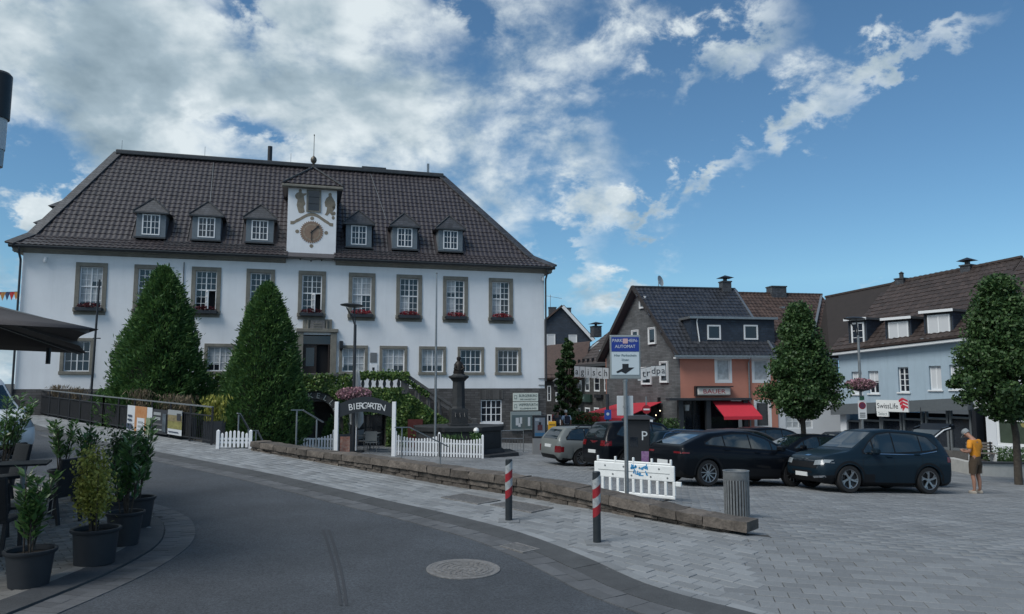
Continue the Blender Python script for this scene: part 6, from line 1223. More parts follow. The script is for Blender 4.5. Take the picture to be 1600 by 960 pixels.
def patch(bvh,grid,dirv,off=.006):
    """project a grid of points (rows of equal length) along dirv onto the body; returns verts,faces"""
    dirv=Vector(dirv); vs=[]; nu=len(grid[0])
    for row in grid:
        for g in row:
            h=bvh.ray_cast(Vector(g)-dirv*6,dirv); pnt=h[0] if h[0] is not None else Vector(g); nn=h[1] if h[0] is not None else -dirv
            if nn.dot(dirv)>0: nn=-nn
            vs.append(pnt+nn*off)
    fs=[(i*nu+j,i*nu+j+1,(i+1)*nu+j+1,(i+1)*nu+j) for i in range(len(grid)-1) for j in range(nu-1)]
    return vs,fs
def ipt(t,i): return lambda x: float(np.interp(x,[q[0] for q in t],[q[i] for q in t]))
def wheel(parent,x,y,R_,rim,spokes,sgn,style=0):
    t=bpy.data.objects.new('wheel',None); COL.objects.link(t); t.parent=parent; t.location=(x,y,R_); t.matrix_local=T(x,y,R_)@Matrix.Rotation(math.pi/2*-sgn,4,'X')@Matrix.Rotation(random.uniform(0,1),4,'Z'); W=.21
    mb=MB(); r=R_*.70; mb.lathe([(r,-W/2),(R_*.93,-W/2),(R_,-W/2+.035),(R_,W/2-.035),(R_*.93,W/2),(r,W/2),(r,-W/2)],36,caps=False); me=mb.build('tyre',TYRE,t,smooth=True)
    mb=MB(); mb.lathe([(r+.004,-W/2+.02),(r+.004,W/2-.005),(r-.018,W/2-.008),(r-.03,W/2-.06),(.0,W/2-.11)],32,caps=False); mb.build('rim_barrel',DARKR,t,smooth=True)
    mb=MB(); mb.lathe([(.0,W/2-.02),(.055,W/2-.022),(.06,W/2-.07)],14)
    mb.lathe([(r-.022,W/2-.012),(r-.004,W/2-.002),(r+.003,W/2-.01)],36,caps=False)
    for k in range(spokes):
        a=2*math.pi*k/spokes; tw=.24 if style==1 else 0
        p0=Vector((.04*math.cos(a),.04*math.sin(a),W/2-.035)); p1=Vector(((r-.015)*math.cos(a+tw),(r-.015)*math.sin(a+tw),W/2-.02)); mb.bar(p0,p1,.028 if spokes>6 else .05,.02)
        if style==2:
            p2=Vector(((r-.015)*math.cos(a+.32),(r-.015)*math.sin(a+.32),W/2-.02)); mb.bar(p0.lerp(p1,.5),p2,.03,.02)
    mb.build('rim',rim,t)
def car(label,kind,loc,head,pm,rim=ALLOY,spokes=10,style=0,group='cars parked on the plaza',roof=None,rails=None,plate_txt=None,chrome=False,name='parked_car',wheels=True,hl=CLEAR):
    p,me,mi,bvh=car_body(kind); x,y=loc; rz=math.atan2(head[1],head[0]); 
    ex=Vector((math.cos(rz),math.sin(rz),0)); gx=(G(x+ex.x,y+ex.y)-G(x-ex.x,y-ex.y))/2; gy=(G(x-ex.y,y+ex.x)-G(x+ex.y,y-ex.x))/2
    t=thing(name,label,'van' if kind=='van' else 'car',(x,y,G(x,y)+.03),rz,group); t.rotation_euler=(math.atan(gy),-math.atan(gx),rz)
    m2=me.copy(); m2.materials.append(pm); m2.materials.append(PLAST_); m2.polygons.foreach_set('material_index',mi); m2.polygons.foreach_set('use_smooth',[True]*len(m2.polygons)); m2.set_sharp_from_angle(angle=R(42)); body=obj('body',m2,t)
    lo,hi=ipt(p['dlo'],1),ipt(p['dlo'],2); x0,x1=p['dlo'][0][0],p['dlo'][-1][0]; cuts=[x0]+list(p['pil'])+[x1]
    def sgrid(a,b,f,g,nu=10,nv=4): return [[(xx,0,f(xx)+(g(xx)-f(xx))*v/nv) for xx in np.linspace(a,b,nu)] for v in range(nv+1)]
    for sg in (1,-1):
        for i in range(len(cuts)-1):
            g=.022; vs,fs=patch(bvh,sgrid(cuts[i]+(g if i else 0),cuts[i+1]-(g if i<len(cuts)-2 else 0),lo,hi),(0,-sg,0)); MB().add(vs,fs).build('side_window',CARGLASS,t,smooth=True)
        vs,fs=patch(bvh,sgrid(x0-.03,x1+.05,lambda q:lo(q)-.03,lambda q:max(hi(q)+.035,lo(q)),30,4),(0,-sg,0),.003); fr=MB().add(vs,fs).build('window_surround',PLAST_,t,smooth=True)
        if chrome:
            for f in (lambda q:lo(q)-.028,lambda q:hi(q)+.03):
                vs,fs=patch(bvh,[[(xx,0,f(xx)+dz) for xx in np.linspace(x0-.03,x1+.03,30)] for dz in (-.012,.014)],(0,-sg,0),.009); MB().add(vs,fs).build('chrome_strip',CHROME,t)
        for dx in p['doors']:
            vs,fs=patch(bvh,[[(dx+q+.05*math.sin(u*3),0,.36+u*(lo(min(max(dx,x0),x1))-.40)) for u in np.linspace(0,1,8)] for q in (-.005,.005)],(0,-sg,0),.002); MB().add(vs,fs).build('door_seam',PLAST_,t)
        for dx in p['doors'][:2]:
            zz=lo(dx)-.12; vs,fs=patch(bvh,[[(dx+.10+u,0,zz+q) for u in (0,.1,.2)] for q in (0,.03)],(0,-sg,0),.025); MB().add(vs,fs).build('door_handle',pm,t)
        mx=x1-.22; mz=lo(x1)+.05; mb=MB(); mb.box(-.09,.07,-.12,.12,-.07,.08,0,T(mx,sg*(p['w']+.10),mz)); mb.build('mirror',pm,t,bev=.04); MB().bar((mx,sg*(p['w']-.06),mz-.06),(mx,sg*(p['w']+.05),mz-.04),.06,.03).build('mirror_arm',PLAST_,t)
        for (z0,z1,y0,y1) in p['tl']:
            vs,fs=patch(bvh,[[(0,sg*(y0+(y1-y0)*u),z0+(z1-z0)*v) for u in np.linspace(0,1,5)] for v in (0,.5,1)],(1,0,0),.008); MB().add(vs,fs).build('tail_light',REDL,t)
            xx=-p['L']/2; vs,fs=patch(bvh,[[(xx+.04+.22*u,0,z0+(z1-z0)*(v*.8+.1)) for u in np.linspace(0,1,5)] for v in (0,.5,1)],(0,-sg,0),.006); MB().add(vs,fs).build('tail_light',REDL,t)
        z0,z1,y0,y1=p['hl']; vs,fs=patch(bvh,[[(0,sg*(y0+(y1-y0)*u),z0+.03*u+(z1-z0)*v) for u in np.linspace(0,1,14)] for v in np.linspace(0,1,7)],(-1,0,0),.010); MB().add(vs,fs).build('headlight',hl,t,smooth=True)
        xx=p['L']/2; vs,fs=patch(bvh,[[(xx-.40+.30*u,0,z0+.05+(z1-z0)*(.25+.65*v)) for u in np.linspace(0,1,5)] for v in (0,1)],(0,-sg,0),.006); MB().add(vs,fs).build('headlight',hl,t)
        if kind in ('suv','coupe_suv'):
            for xw in (p['xr'],p['xf']):
                vs,fs=patch(bvh,[[(xw+rr*math.cos(a),0,p['R']+rr*math.sin(a)) for a in np.linspace(-.25,math.pi+.25,26)] for rr in (p['R']+.062,p['R']+.115)],(0,-sg,0),.008); MB().add(vs,fs).build('arch_trim',PLAST_,t,smooth=True)
        for xw in (p['xr'],p['xf']): wheel(t,xw,sg*(p['w']-.125),p['R'],rim,spokes,sg,style)
        if rails: MB().tube([(-1.5,sg*p['w']*.68,ipt(p['top'],1)(-1.5)-.03),(-1.3,sg*p['w']*.68,ipt(p['top'],1)(-1.3)+.03),(.0,sg*p['w']*.68,ipt(p['top'],1)(0)+.03),(.3,sg*p['w']*.68,ipt(p['top'],1)(.3)-.03)],.018,6).build('roof_rail',rails,t)
    for key,d,nm in (('fr',(-1,0,0),'windscreen'),('rear',(1,0,0),'rear_window')):
        z0,z1,y0,y1=p[key]; vs,fs=patch(bvh,[[(0,(y0+(y1-y0)*v)*u,z0+(z1-z0)*v) for u in np.linspace(-1,1,13)] for v in np.linspace(0,1,7)],d,.006); MB().add(vs,fs).build(nm,CARGLASS,t,smooth=True)
    vs,fs=patch(bvh,[[(0,u*.45,.48+.16*v) for u in np.linspace(-1,1,7)] for v in (0,1)],(-1,0,0),.006); MB().add(vs,fs).build('grille',PLAST_,t)
    vs,fs=patch(bvh,[[(0,u*.62,.30+.10*v) for u in np.linspace(-1,1,7)] for v in (0,1)],(-1,0,0),.006); MB().add(vs,fs).build('lower_intake',PLAST_,t)
    for sx,zz in ((1,.44),(-1,p['plate'])):
        h=bvh.ray_cast(Vector((sx*4,0,zz)),Vector((-sx,0,0))); xx=h[0].x if h[0] else sx*p['L']/2
        o=MB().box(xx-.02,xx+.02,-.26,.26,zz-.055,zz+.055).build('number_plate',PLATE,t)
    MB().box(-p['L']/2+.5,p['L']/2-.5,-p['w']*.7,p['w']*.7,.22,.45).build('underbody',INTC,t)
    return t
NAVYP=paint('blue_black_paint',(.008,.018,.028)); BLKP=paint('black_paint',(.0035,.005,.008)); GRYP=paint('stone_grey_paint',(.165,.18,.178)); DGP=paint('dark_grey_paint',(.05,.056,.062)); WHP=paint('white_car_paint',(.62,.64,.65),0); SILP=paint('silver_grey_paint',(.13,.15,.17))
H1=(.927,.375); H2=(-.97,-.24)
c1=car('stone grey estate car with dark alloy wheels beside the town hall','estate',(3.5,29.85),H1,GRYP,ALLOY,10,2,rails=BLACKM)
c2=car('dark car seen from behind between the grey estate and the parking machine','suv',(4.75,27.3),H1,BLKP,ALLOY,5,0)
c3=car('dark blue estate with chrome window line behind the parking machine','estate',(6.5,27.2),H1,NAVYP,ALLOY,10,0,rails=CHROME,chrome=True)
c4=car('large black crossover with bright spoked wheels behind the litter bin','coupe_suv',(6.45,22.7),(.93,.37),BLKP,ALLOY,10,1)
c5=car('dark green blue crossover in front of the man in orange','suv',(10.2,22.03),H2,NAVYP,ALLOY,5,2,rails=None,chrome=False)
c6=car('dark hatchback nose on behind the black crossover','hatch',(11.3,29.65),H2,BLKP,ALLOY,5,0)
c7=car('silver grey car half hidden behind the dark green blue crossover','hatch',(12.4,27.4),H2,SILP,ALLOY,5,0)
c8=car('dark grey estate roof showing behind the silver car','estate',(16.2,34.6),(.97,.1),DGP,ALLOY,5,0)
c9=car('dark car whose roof shows below the shop awning','hatch',(10.2,33.2),(.97,.2),DGP,ALLOY,5,0)
c10=car('farthest dark car roof beside the terracotta wall','hatch',(12.6,36.6),(.97,.2),BLKP,ALLOY,5,0)
c11=car('white car with its tailgate raised behind the crossover','hatch',(11.6,24.5),H2,WHP,ALLOY,5,0)
# raised tailgate of the white car: hinged at the rear roof edge, glass in the frame
def tailgate(t):
    hx=-1.62; hz=1.45; M=T(hx,0,hz)@Matrix.Rotation(R(38),4,'Y')      # leaf runs backwards (-x) and up
    g=MB(); L=.95
    for sg in (1,-1): g.bar((0,sg*.50,0),(-.55,sg*.60,0),.07,.05); g.bar((-.55,sg*.60,0),(-L,sg*.62,-.16),.10,.12)
    g.bar((0,-.5,0),(0,.5,0),.08,.05); g.bar((-.55,-.6,-.01),(-.55,.6,-.01),.08,.05); g.bar((-L,-.62,-.16),(-L,.62,-.16),.12,.12); g.box(-L,-.58,-.6,.6,-.12,-.04)
    vs=[tuple(M@Vector(v)) for v in g.v]; o=MB().add(vs,g.f).build('tailgate',BLKP,t)
    q=[M@Vector(v) for v in ((-.03,-.5,.02),(-.03,.5,.02),(-.53,.58,.02),(-.53,-.58,.02))]; MB().sheet(q,.01).build('tailgate_glass',CARGLASS,o)
    MB().tube([M@Vector((0,.56,-.02)),M@Vector((-.3,.62,-.0)),M@Vector((-.55,.66,.0)),M@Vector((-.8,.66,-.1))],.02,6).build('tailgate_edge',WHP,o)
    for sg in (1,-1): MB().tube([(-1.75,sg*.6,1.15),tuple(M@Vector((-.45,sg*.56,-.04)))],.012,6).build('gas_strut',BLACKM,o)
tailgate(c11)
P=at(-18,640,19.0); car('white van cut off by the left edge of the picture','van',(-14.95,20.2),(.90,-.43),WHP,ALLOY,5,0,group=None,name='parked_van')
# brand-free badge and grille shapes on the nearest crossover
p_,me_,mi_,bv_=car_body('suv')
for dz,hh,m_,nm in ((.80,.03,CHROME,'chrome_bar'),(.62,.16,PLAST_,'upper_grille')):
    vs,fs=patch(bv_,[[(0,u*.62,dz+hh*v) for u in np.linspace(-1,1,11)] for v in (0,1)],(-1,0,0),.010); MB().add(vs,fs).build(nm,m_,c5)
vs,fs=patch(bv_,[[(0,u*.10,.93+.035*v) for u in np.linspace(-1,1,5)] for v in (0,1)],(-1,0,0),.012); MB().add(vs,fs).build('badge',CHROME,c5)
for sg in (1,-1):
    for a,b,c,d in ((.50,.74,.62,.62),(.50,.70,.86,.88)): pass
    vs,fs=patch(bv_,[[(0,sg*(.50+.34*u),.36+.05*v+ (.04*u)) for u in np.linspace(0,1,6)] for v in (0,1)],(-1,0,0),.010); MB().add(vs,fs).build('fog_trim',CHROME,c5)
    vs,fs=patch(bv_,[[(xx,0,1.05+.02*v+ (max(0,-xx-.9))*.16) for xx in np.linspace(-1.6,.75,16)] for v in (0,1)],(0,-sg,0),.012); MB().add(vs,fs).build('waist_strip',CHROME,c5)
# ============================================================ people
SKIN=mat('skin',(.30,.16,.11),.6); 
def skinned(name,parent,joints,edges,m,sub=2):
    """one continuous surface grown round a posed skeleton: joints {name:(x,y,z,r[,r2])}"""
    keys=list(joints); idx={k:i for i,k in enumerate(keys)}; me=bpy.data.meshes.new(name); me.from_pydata([joints[k][:3] for k in keys],[(idx[a],idx[b]) for a,b in edges],[]); o=obj(name,me,parent); me.materials.append(m)
    md=o.modifiers.new('skin','SKIN'); sv=me.skin_vertices[0].data
    for k,i in idx.items(): r=joints[k][3:]; sv[i].radius=(r[0],r[-1]); sv[i].use_root=(i==0)
    md.use_smooth_shade=True; s_=o.modifiers.new('sub','SUBSURF'); s_.levels=sub; s_.render_levels=sub; return o
def person(label,P,rz,shirt,shorts,hair,skin=SKIN,h=1.8,bow=.0,cap=None,phone=True,group=None,longpants=False,pack=None,shoes=None):
    t=thing('person',label,'person',P,rz,group); k=h/1.8
    J={'pel':(0,0,.96,.12,.095),'sp':(0,-.01,1.15,.14,.10),'ch':(0,0,1.36,.165,.11),'nk':(0,.03,1.51,.062),'nk2':(0,.055+bow*.04,1.575,.056),'hd':(0,.085+bow*.07,1.655-bow*.02,.082,.092),'hd2':(0,.09+bow*.09,1.735-bow*.03,.066,.078)}
    E_=[('pel','sp'),('sp','ch'),('ch','nk'),('nk','nk2'),('nk2','hd'),('hd','hd2')]
    for s_,n in ((1,'r'),(-1,'l')):
        J.update({n+'hip':(s_*.095,0,.90,.095),n+'kn':(s_*.12,.02,.50,.062),n+'cf':(s_*.125,-.012,.34,.058),n+'an':(s_*.13,-.01,.09,.038),n+'to':(s_*.15,.12,.035,.036,.028)})
        J.update({n+'sh':(s_*.19,0,1.44,.062),n+'el':(s_*.27,-.02 if phone else .0,1.15,.044),n+'wr':((s_*.12,.26,1.14,.029) if phone else (s_*.29,.06,.90,.029)),n+'pa':((s_*.06,.33,1.17,.034,.018) if phone else (s_*.285,.09,.82,.034,.018))})
        E_+=[('pel',n+'hip'),(n+'hip',n+'kn'),(n+'kn',n+'cf'),(n+'cf',n+'an'),(n+'an',n+'to'),('ch',n+'sh'),(n+'sh',n+'el'),(n+'el',n+'wr'),(n+'wr',n+'pa')]
        for f in range(5):
            b=J[n+'pa'][:3]; u=(f-1.5)*.017
            if phone: tip=(b[0]-s_*.02+(0 if f<4 else -s_*.03),b[1]+.05-(.0 if f<4 else .02),b[2]+u*1.2+.01) if f<4 else (b[0]-s_*.035,b[1]+.0,b[2]+.045)
            else: tip=(b[0]-s_*.01,b[1]+u+.02,b[2]-.075-(.012 if f in(1,2) else 0)) if f<4 else (b[0]-s_*.035,b[1]+.045,b[2]-.03)
            J[n+'f%d'%f]=(*tip,.0085); E_.append((n+'pa',n+'f%d'%f))
    J={a:tuple(c*k for c in v) for a,v in J.items()}
    skinned('body',t,J,E_,skin)
    # shirt with sleeves, shorts
    g=1.18
    Js={'w':(0,-.005,.88,.168,.138),'sp':(0,-.012,1.13,.165,.125),'ch':(0,-.005,1.34,.185,.13),'tp':(0,.015,1.47,.13,.085)}; Es=[('w','sp'),('sp','ch'),('ch','tp')]
    for s_,n in ((1,'r'),(-1,'l')): Js.update({n+'s':(s_*.20,0,1.435,.082),n+'e':(s_*.258,-.012,1.22,.078)}); Es+=[('ch',n+'s'),(n+'s',n+'e')]
    skinned('shirt',t,{a:tuple(c*k for c in v) for a,v in Js.items()},Es,shirt)
    kn=.08 if longpants else .55; tr_=MB()
    def ring_tube(rings,n=16):
        vs=[(cx_+rx_*math.cos(2*math.pi*q/n),cy_+ry_*math.sin(2*math.pi*q/n),z_) for cx_,cy_,z_,rx_,ry_ in rings for q in range(n)]
        tr_.add([tuple(c*k for c in v) for v in vs],[(a*n+q,a*n+(q+1)%n,(a+1)*n+(q+1)%n,(a+1)*n+q) for a in range(len(rings)-1) for q in range(n)]+[tuple(range(n)),tuple((len(rings)-1)*n+q for q in range(n))])
    ring_tube([(0,0,1.05,.15,.12),(0,0,1.0,.165,.132),(0,0,.92,.172,.138),(0,0,.83,.185,.14),(0,0,.79,.17,.13)])
    for s_ in (1,-1): ring_tube([(s_*.092,0,.87,.09,.125),(s_*.10,.003,.78,.098,.12),(s_*.112,.010,.66,.092,.105),(s_*.122,.012,kn,.088 if not longpants else .065,.098 if not longpants else .07)])
    tr_.build('trousers' if longpants else 'shorts',shorts,t,smooth=60)
    hy=.088+bow*.085; hz=1.70-bow*.025
    # hair / cap, ears, nose, eyes, mouth
    hm=MB(); M=T(0,hy*k,hz*k)@Matrix.Rotation(R(-28*bow),4,'X')
    prof=[(.088,-.035),(.098,.0),(.098,.05),(.085,.085),(.05,.108),(.0,.115)]; hm.lathe([(r*k,z*k) for r,z in prof],18,M=M@T(0,-.012*k,0)@Matrix.Diagonal((.92,1.08,1,1)),caps=False); hm.build('cap' if cap else 'hair',cap or hair,t,smooth=True)
    if cap: MB().add([tuple(M@Vector((x*k,y*k,z*k))) for x,y,z in ((-.075,.07,.0),(.075,.07,.0),(.06,.175,-.02),(-.06,.175,-.02),(-.075,.07,-.008),(.075,.07,-.008),(.06,.175,-.028),(-.06,.175,-.028))],[(0,1,2,3),(7,6,5,4),(0,4,5,1),(1,5,6,2),(2,6,7,3),(3,7,4,0)]).build('cap_peak',cap,t)
    for s_ in (1,-1):
        MB().lathe([(.004,-.03),(.018,-.012),(.02,.012),(.006,.03)],8,M=M@T(s_*.088*k,.005,-.035*k)@Matrix.Diagonal((.45,1,1,1))).build('ear',skin,t,smooth=True); MB().lathe([(.0,-.008),(.011,0),(.0,.008)],8,M=M@T(s_*.032*k,.088*k,-.02*k)).build('eye',BLACKM,t)
        sh=MB(); sh.lathe([(.048,.0),(.055,.03),(.045,.075),(.02,.095)],12,M=T(s_*.14*k,.04*k,.0)@Matrix.Diagonal((.85,2.4,1,1))); sh.build('shoe',shoes or mat('light_shoe',(.32,.29,.25),.7),t,smooth=True)
    MB().lathe([(.016,-.02),(.012,.0),(.006,.03)],8,M=M@T(0,.098*k,-.05*k)).build('nose',skin,t,smooth=True); MB().box(-.022,.022,.088,.093,-.092,-.084,0,M).build('mouth',mat('lips',(.2,.07,.06),.6),t)
    if pack: MB().box(-.15*k,.15*k,-.27*k,-.12*k,1.05*k,1.48*k).build('backpack',pack,t,bev=.05)
    return t
P=ground(1527,773); person('man in orange shirt, brown shorts and grey cap looking down at his hands',(P.x,P.y,P.z+.03),R(28),mat('orange_cotton',(.62,.24,.015),.85,var=.1,vscale=9),mat('brown_cotton',(.055,.038,.024),.9),None,h=1.86,bow=1.6,cap=mat('grey_cap',(.22,.24,.25),.8))
P=at(885,690,43.0); person('person with white hair and dark backpack walking beyond the grey estate car',(P.x,P.y,G(P.x,P.y)),R(15),mat('pale_blue_cotton',(.45,.55,.68),.85),mat('dark_trousers',(.03,.035,.045),.9),mat('white_hair',(.6,.6,.56),.8),phone=False,longpants=True,pack=mat('navy_pack',(.015,.02,.04),.8),h=1.78)
P=at(871,690,44.5); person('person in grey top behind the yellow post box',(P.x,P.y,G(P.x,P.y)),R(-20),mat('grey_cotton',(.10,.11,.13),.85),mat('dark_trousers',(.03,.035,.045),.9),mat('dark_hair',(.03,.02,.015),.7),phone=False,longpants=True,h=1.72)
# ============================================================ street furniture
RWR=mat('reflective_red',(.27,.012,.02),.5); RWW=mat('reflective_white',(.33,.35,.36),.5,var=.3,vscale=20); PPL=mat('bollard_grey',(.025,.032,.038),.5,.2,var=.25,vscale=9)
def bollard(label,px,py,h):
    P=ground(px,py,zr); t=thing('bollard',label,'bollard',(P.x,P.y,P.z+.035),0,'striped bollards on the pavement'); r=.058
    MB().lathe([(r,-.1),(r,h-.012),(r-.01,h),(0,h)],20).build('post',PPL,t,smooth=30); MB().box(-.17,.17,-.17,.17,-.02,.008).build('base_stone',PAVE,t)
    # slanted reflective bands
    z=h*.40
    for k,m_ in enumerate((RWR,RWW,RWR,RWW)):
        hh=.135; vs=[];n=20
        for j in range(n+1):
            a=2*math.pi*j/n; sl=.05*math.cos(a-.3); vs+=[((r+.002)*math.cos(a),(r+.002)*math.sin(a),min(h-.02,z+sl)),((r+.002)*math.cos(a),(r+.002)*math.sin(a),min(h-.02,z+hh+sl))]
        MB().add(vs,[(2*j,2*j+2,2*j+3,2*j+1) for j in range(n)]).build('reflective_band',m_,t,smooth=True); z+=hh
bollard('red and white striped bollard farther up the pavement',795,817,1.0); bollard('red and white striped bollard nearest the plaza end of the wall',933,852,1.02)
# litter bin
P=ground(1152,811); t=thing('litter_bin','tall grey metal litter bin with vertical slats','litter bin',(P.x,P.y,P.z+.03),R(8)); BIN=mat('bin_grey',(.21,.22,.225),.45,.4,var=.2,vscale=9); bh=.86
el=lambda r,k=1.0:(r,)
n=26
for k in range(n):
    a=2*math.pi*k/n; M=T(.225*math.cos(a),.20*math.sin(a),0)@Matrix.Rotation(math.atan2(math.sin(a)*.225,math.cos(a)*.2),4,'Z'); MB().box(-.008,.012,-.017,.017,.03,bh-.17,0,M).build('slat',BIN,t,bev=.004)
sc=Matrix.Diagonal((1,.9,1,1)); MB().lathe([(.235,bh-.17),(.24,bh-.16),(.24,bh-.02),(.25,bh-.015),(.25,bh),(.21,bh),(.20,bh-.06)],28,M=sc,caps=False).build('rim',BIN,t,smooth=30); MB().lathe([(.205,.02),(.205,bh-.1)],24,M=sc).build('liner',mat('bin_liner',(.02,.022,.024),.7),t); MB().lathe([(.22,0),(.22,.04)],24,M=sc).build('base',BIN,t)
# white plastic barrier
A=Vector((1.92,18.1,0)); Bq=Vector((3.62,16.95,0)); A.z=G(A.x,A.y); Bq.z=G(Bq.x,Bq.y); BL_=(Bq-A).length; bar=thing('plastic_barrier','white plastic road barrier with blue scribbles','barrier',A); bar.rotation_euler=(0,-math.asin((Bq.z-A.z)/BL_),math.atan2(Bq.y-A.y,Bq.x-A.x)); WPL=mat('white_polythene',(.80,.82,.81),.5,var=.08,vscale=5,dirt=.15)
bh=.84; w=MB(); w.box(.03,BL_-.03,-.03,.03,bh*.52,bh*.94); w.box(.10,BL_-.10,-.02,.02,bh*.94,bh); w.box(.02,BL_-.02,-.025,.025,.06,.14); w.build('panel',WPL,bar,bev=.02)
nb=10
for k in range(nb+1): x=.05+(BL_-.1)*k/nb; MB().box(x-.035,x+.035,-.027,.027,.13,bh*.53).build('upright',WPL,bar,bev=.015)
for k in range(5): x=.12+(BL_-.24)*k/4; MB().lathe([(.028,bh*.95),(.028,bh+.075),(.02,bh+.085)],12,c=(x,0,0)).build('peg',WPL,bar,smooth=30)
for k in range(9): x=.12+(BL_-.24)*((k*.37)%1); MB().lathe([(.022,0),(.022,.004)],10,M=T(x,-.031,bh*(.62+.22*(k%2)))@Matrix.Rotation(math.pi/2,4,'X')).build('stud',STEEL,bar)
MB().box(.14,BL_-.14,-.036,-.0305,bh*.72,bh*.735).build('groove_shade',mat('painted_shade_line',(.3,.32,.32),.6),bar); MB().box(BL_-.01,BL_+.12,-.03,.03,bh*.42,bh*.54).build('hook',WPL,bar,bev=.01)  # raised grey strip: the shade of a groove is put into its colour
for x in (.25,BL_-.25): MB().box(x-.05,x+.05,-.28,.28,.0,.06).build('foot',BLACKM,bar)
gf=MB(); INKB=mat('blue_spray',(.02,.24,.50),.7); random.seed(5)
for k in range(30):
    x=BL_*.48+random.uniform(-.03,.42); z=bh*random.choice((.66,.82))+random.uniform(-.02,.02); l=random.uniform(.05,.12); a=random.choice((0,1.57,1.3,1.8,.5)); gf.bar((x,-.034,z),(x+l*math.cos(a),-.034,z+l*math.sin(a)*.9),.006,.02,up=(0,0,1) if abs(math.cos(a))>.5 else (1,0,0))
gf.build('scribble',INKB,bar)
# parking machine sign on its pole
P=Vector((at(980,760,14.6).x,14.6,0)); P.z=G(P.x,P.y); ps=thing('parking_sign','blue and white parking machine sign on a grey pole above the stone wall','sign',P); z1=at(977,527,14.6).z-P.z; z0=at(977,590,14.6).z-P.z
MB().tube([(0,.05,-.1),(0,.05,z1-.1)],.038,12).build('pole',STEEL,ps,smooth=True)
pw=.265; FR_=mat('sign_frame',(.33,.36,.36),.45,.6); MB().box(-pw-.03,pw+.03,-.0,.022,z0-.03,z1+.04).build('sign_back',FR_,ps,bev=.03); o=MB().box(-pw,pw,-.008,-.001,z0+.05,z1).build('sign_face',mat('sign_pale_blue',(.52,.60,.64),.45),ps); zm=z1-(z1-z0)*.36
MB().box(-pw,pw,-.013,-.0085,zm,z1).build('sign_header',mat('sign_blue',(.012,.04,.26),.45),o)
t_=MB(); put_text(t_,'PARKSCHEIN-',.088,T(0,-.016,z1-.07)@FRONT,ext=.001,sx=.92); t_.build('lettering',mat('sign_letter_white',(.6,.64,.68),.5),o); t_=MB(); put_text(t_,'AUTOMAT',.088,T(0,-.016,z1-.185)@FRONT,ext=.001,sx=.92); t_.build('lettering',mat('sign_letter_white',(.6,.64,.68),.5),o)
MB().box(-.045,.05,-.020,-.0175,z1-.125,z1-.03).build('sticker',mat('pink_sticker',(.55,.36,.38),.6),o)
t_=MB(); put_text(t_,'Hier Parkschein',.068,T(0,-.0105,zm-.075)@FRONT,ext=.001); put_text(t_,'lösen',.068,T(0,-.0105,zm-.16)@FRONT,ext=.001); t_.build('lettering',mat('sign_letter_teal',(.04,.10,.13),.6),o)
ay=z0+.07; MB().prism([(-.06,ay+.19),(.06,ay+.19),(.06,ay+.12),(.17,ay+.12),(0,ay),(-.08,ay+.04),(-.16,ay+.01),(-.18,ay+.04),(-.06,ay+.10)],-.0115,-.0085).build('arrow',BLACKM,o)
zb_=at(980,632,14.6).z-P.z; o=MB().box(-.16,.155,.09,.105,zb_-.22,zb_+.16).build('side_plate',mat('plate_grey',(.5,.54,.56),.5),ps,bev=.01)
for z in (zb_-.05,z0-.06): MB().lathe([(.05,z-.02),(.05,z+.02)],12,c=(0,.05,0)).build('clamp',STEEL,ps)
P_=at(1012,642,24.); 
# no-entry plate and parking machine behind
P=Vector((at(998,720,24.).x,24.,0)); P.z=G(P.x,P.y); pm_=thing('parking_machine','black parking ticket machine with a white P','parking machine',P,R(-14)); hz=at(998,655,24.).z-P.z
MB().box(-.36,.36,-.2,.2,0,hz-.02).build('cabinet',BLACKM,pm_,bev=.02); MB().add([(-.52,-.34,hz),(.52,-.34,hz),(.52,.34,hz),(-.52,.34,hz),(-.3,-.2,hz+.12),(.3,-.2,hz+.12),(.3,.2,hz+.12),(-.3,.2,hz+.12)],[(0,1,5,4),(1,2,6,5),(2,3,7,6),(3,0,4,7),(4,5,6,7),(3,2,1,0)]).build('hood',BLACKM,pm_)
t_=MB(); put_text(t_,'P',.40,T(.20,-.204,hz-.52)@FRONT,ext=.003); t_.build('lettering',mat('p_white',(.5,.55,.58),.5),pm_); MB().box(.10,.34,-.207,-.2005,hz-1.45,hz-.98).build('tariff_sheet',mat('purple_tariff',(.16,.06,.20),.6,col2=(.3,.2,.34),vscale=16),pm_); MB().box(-.25,-.0,-.206,-.2005,hz-.85,hz-.55).build('display',GLASS,pm_)
P=Vector((at(1011,690,30.).x,30.,0)); P.z=G(P.x,P.y); t=thing('no_entry_sign','small no entry sign with a white plate beyond the parking machine','sign',P); z=at(1011,640,30.).z-P.z; MB().tube([(0,.03,0),(0,.03,z+.5)],.03,8).build('pole',STEEL,t); MB().lathe([(.17,0),(.17,.015)],28,M=T(0,0,z)@Matrix.Rotation(math.pi/2,4,'X')).build('disc',RWR,t); MB().box(-.12,.12,-.022,-.016,z-.03,z+.03).build('bar',UPVC,t); MB().box(-.24,.24,-.01,.01,z-.62,z-.36).build('plate',UPVC,t)
P=Vector((at(950,690,40.).x,40.,0)); P.z=G(P.x,P.y); t=thing('blue_street_sign','dark post with a small blue sign plate before the red awning','sign',P); MB().tube([(0,.04,0),(0,.04,at(950,616,40.).z-P.z)],.09,10).build('post',DARKG,t); z=at(950,648,40.).z-P.z; o=MB().box(-.18,.18,-.08,-.06,z-.25,z+.25).build('plate',mat('plate_blue',(.015,.05,.26),.5),t); MB().lathe([(.08,0),(.08,.004)],14,M=T(0,-.081,z+.03)@Matrix.Rotation(math.pi/2,4,'X')).build('pictogram',mat('picto_pale',(.4,.45,.5),.5),o)
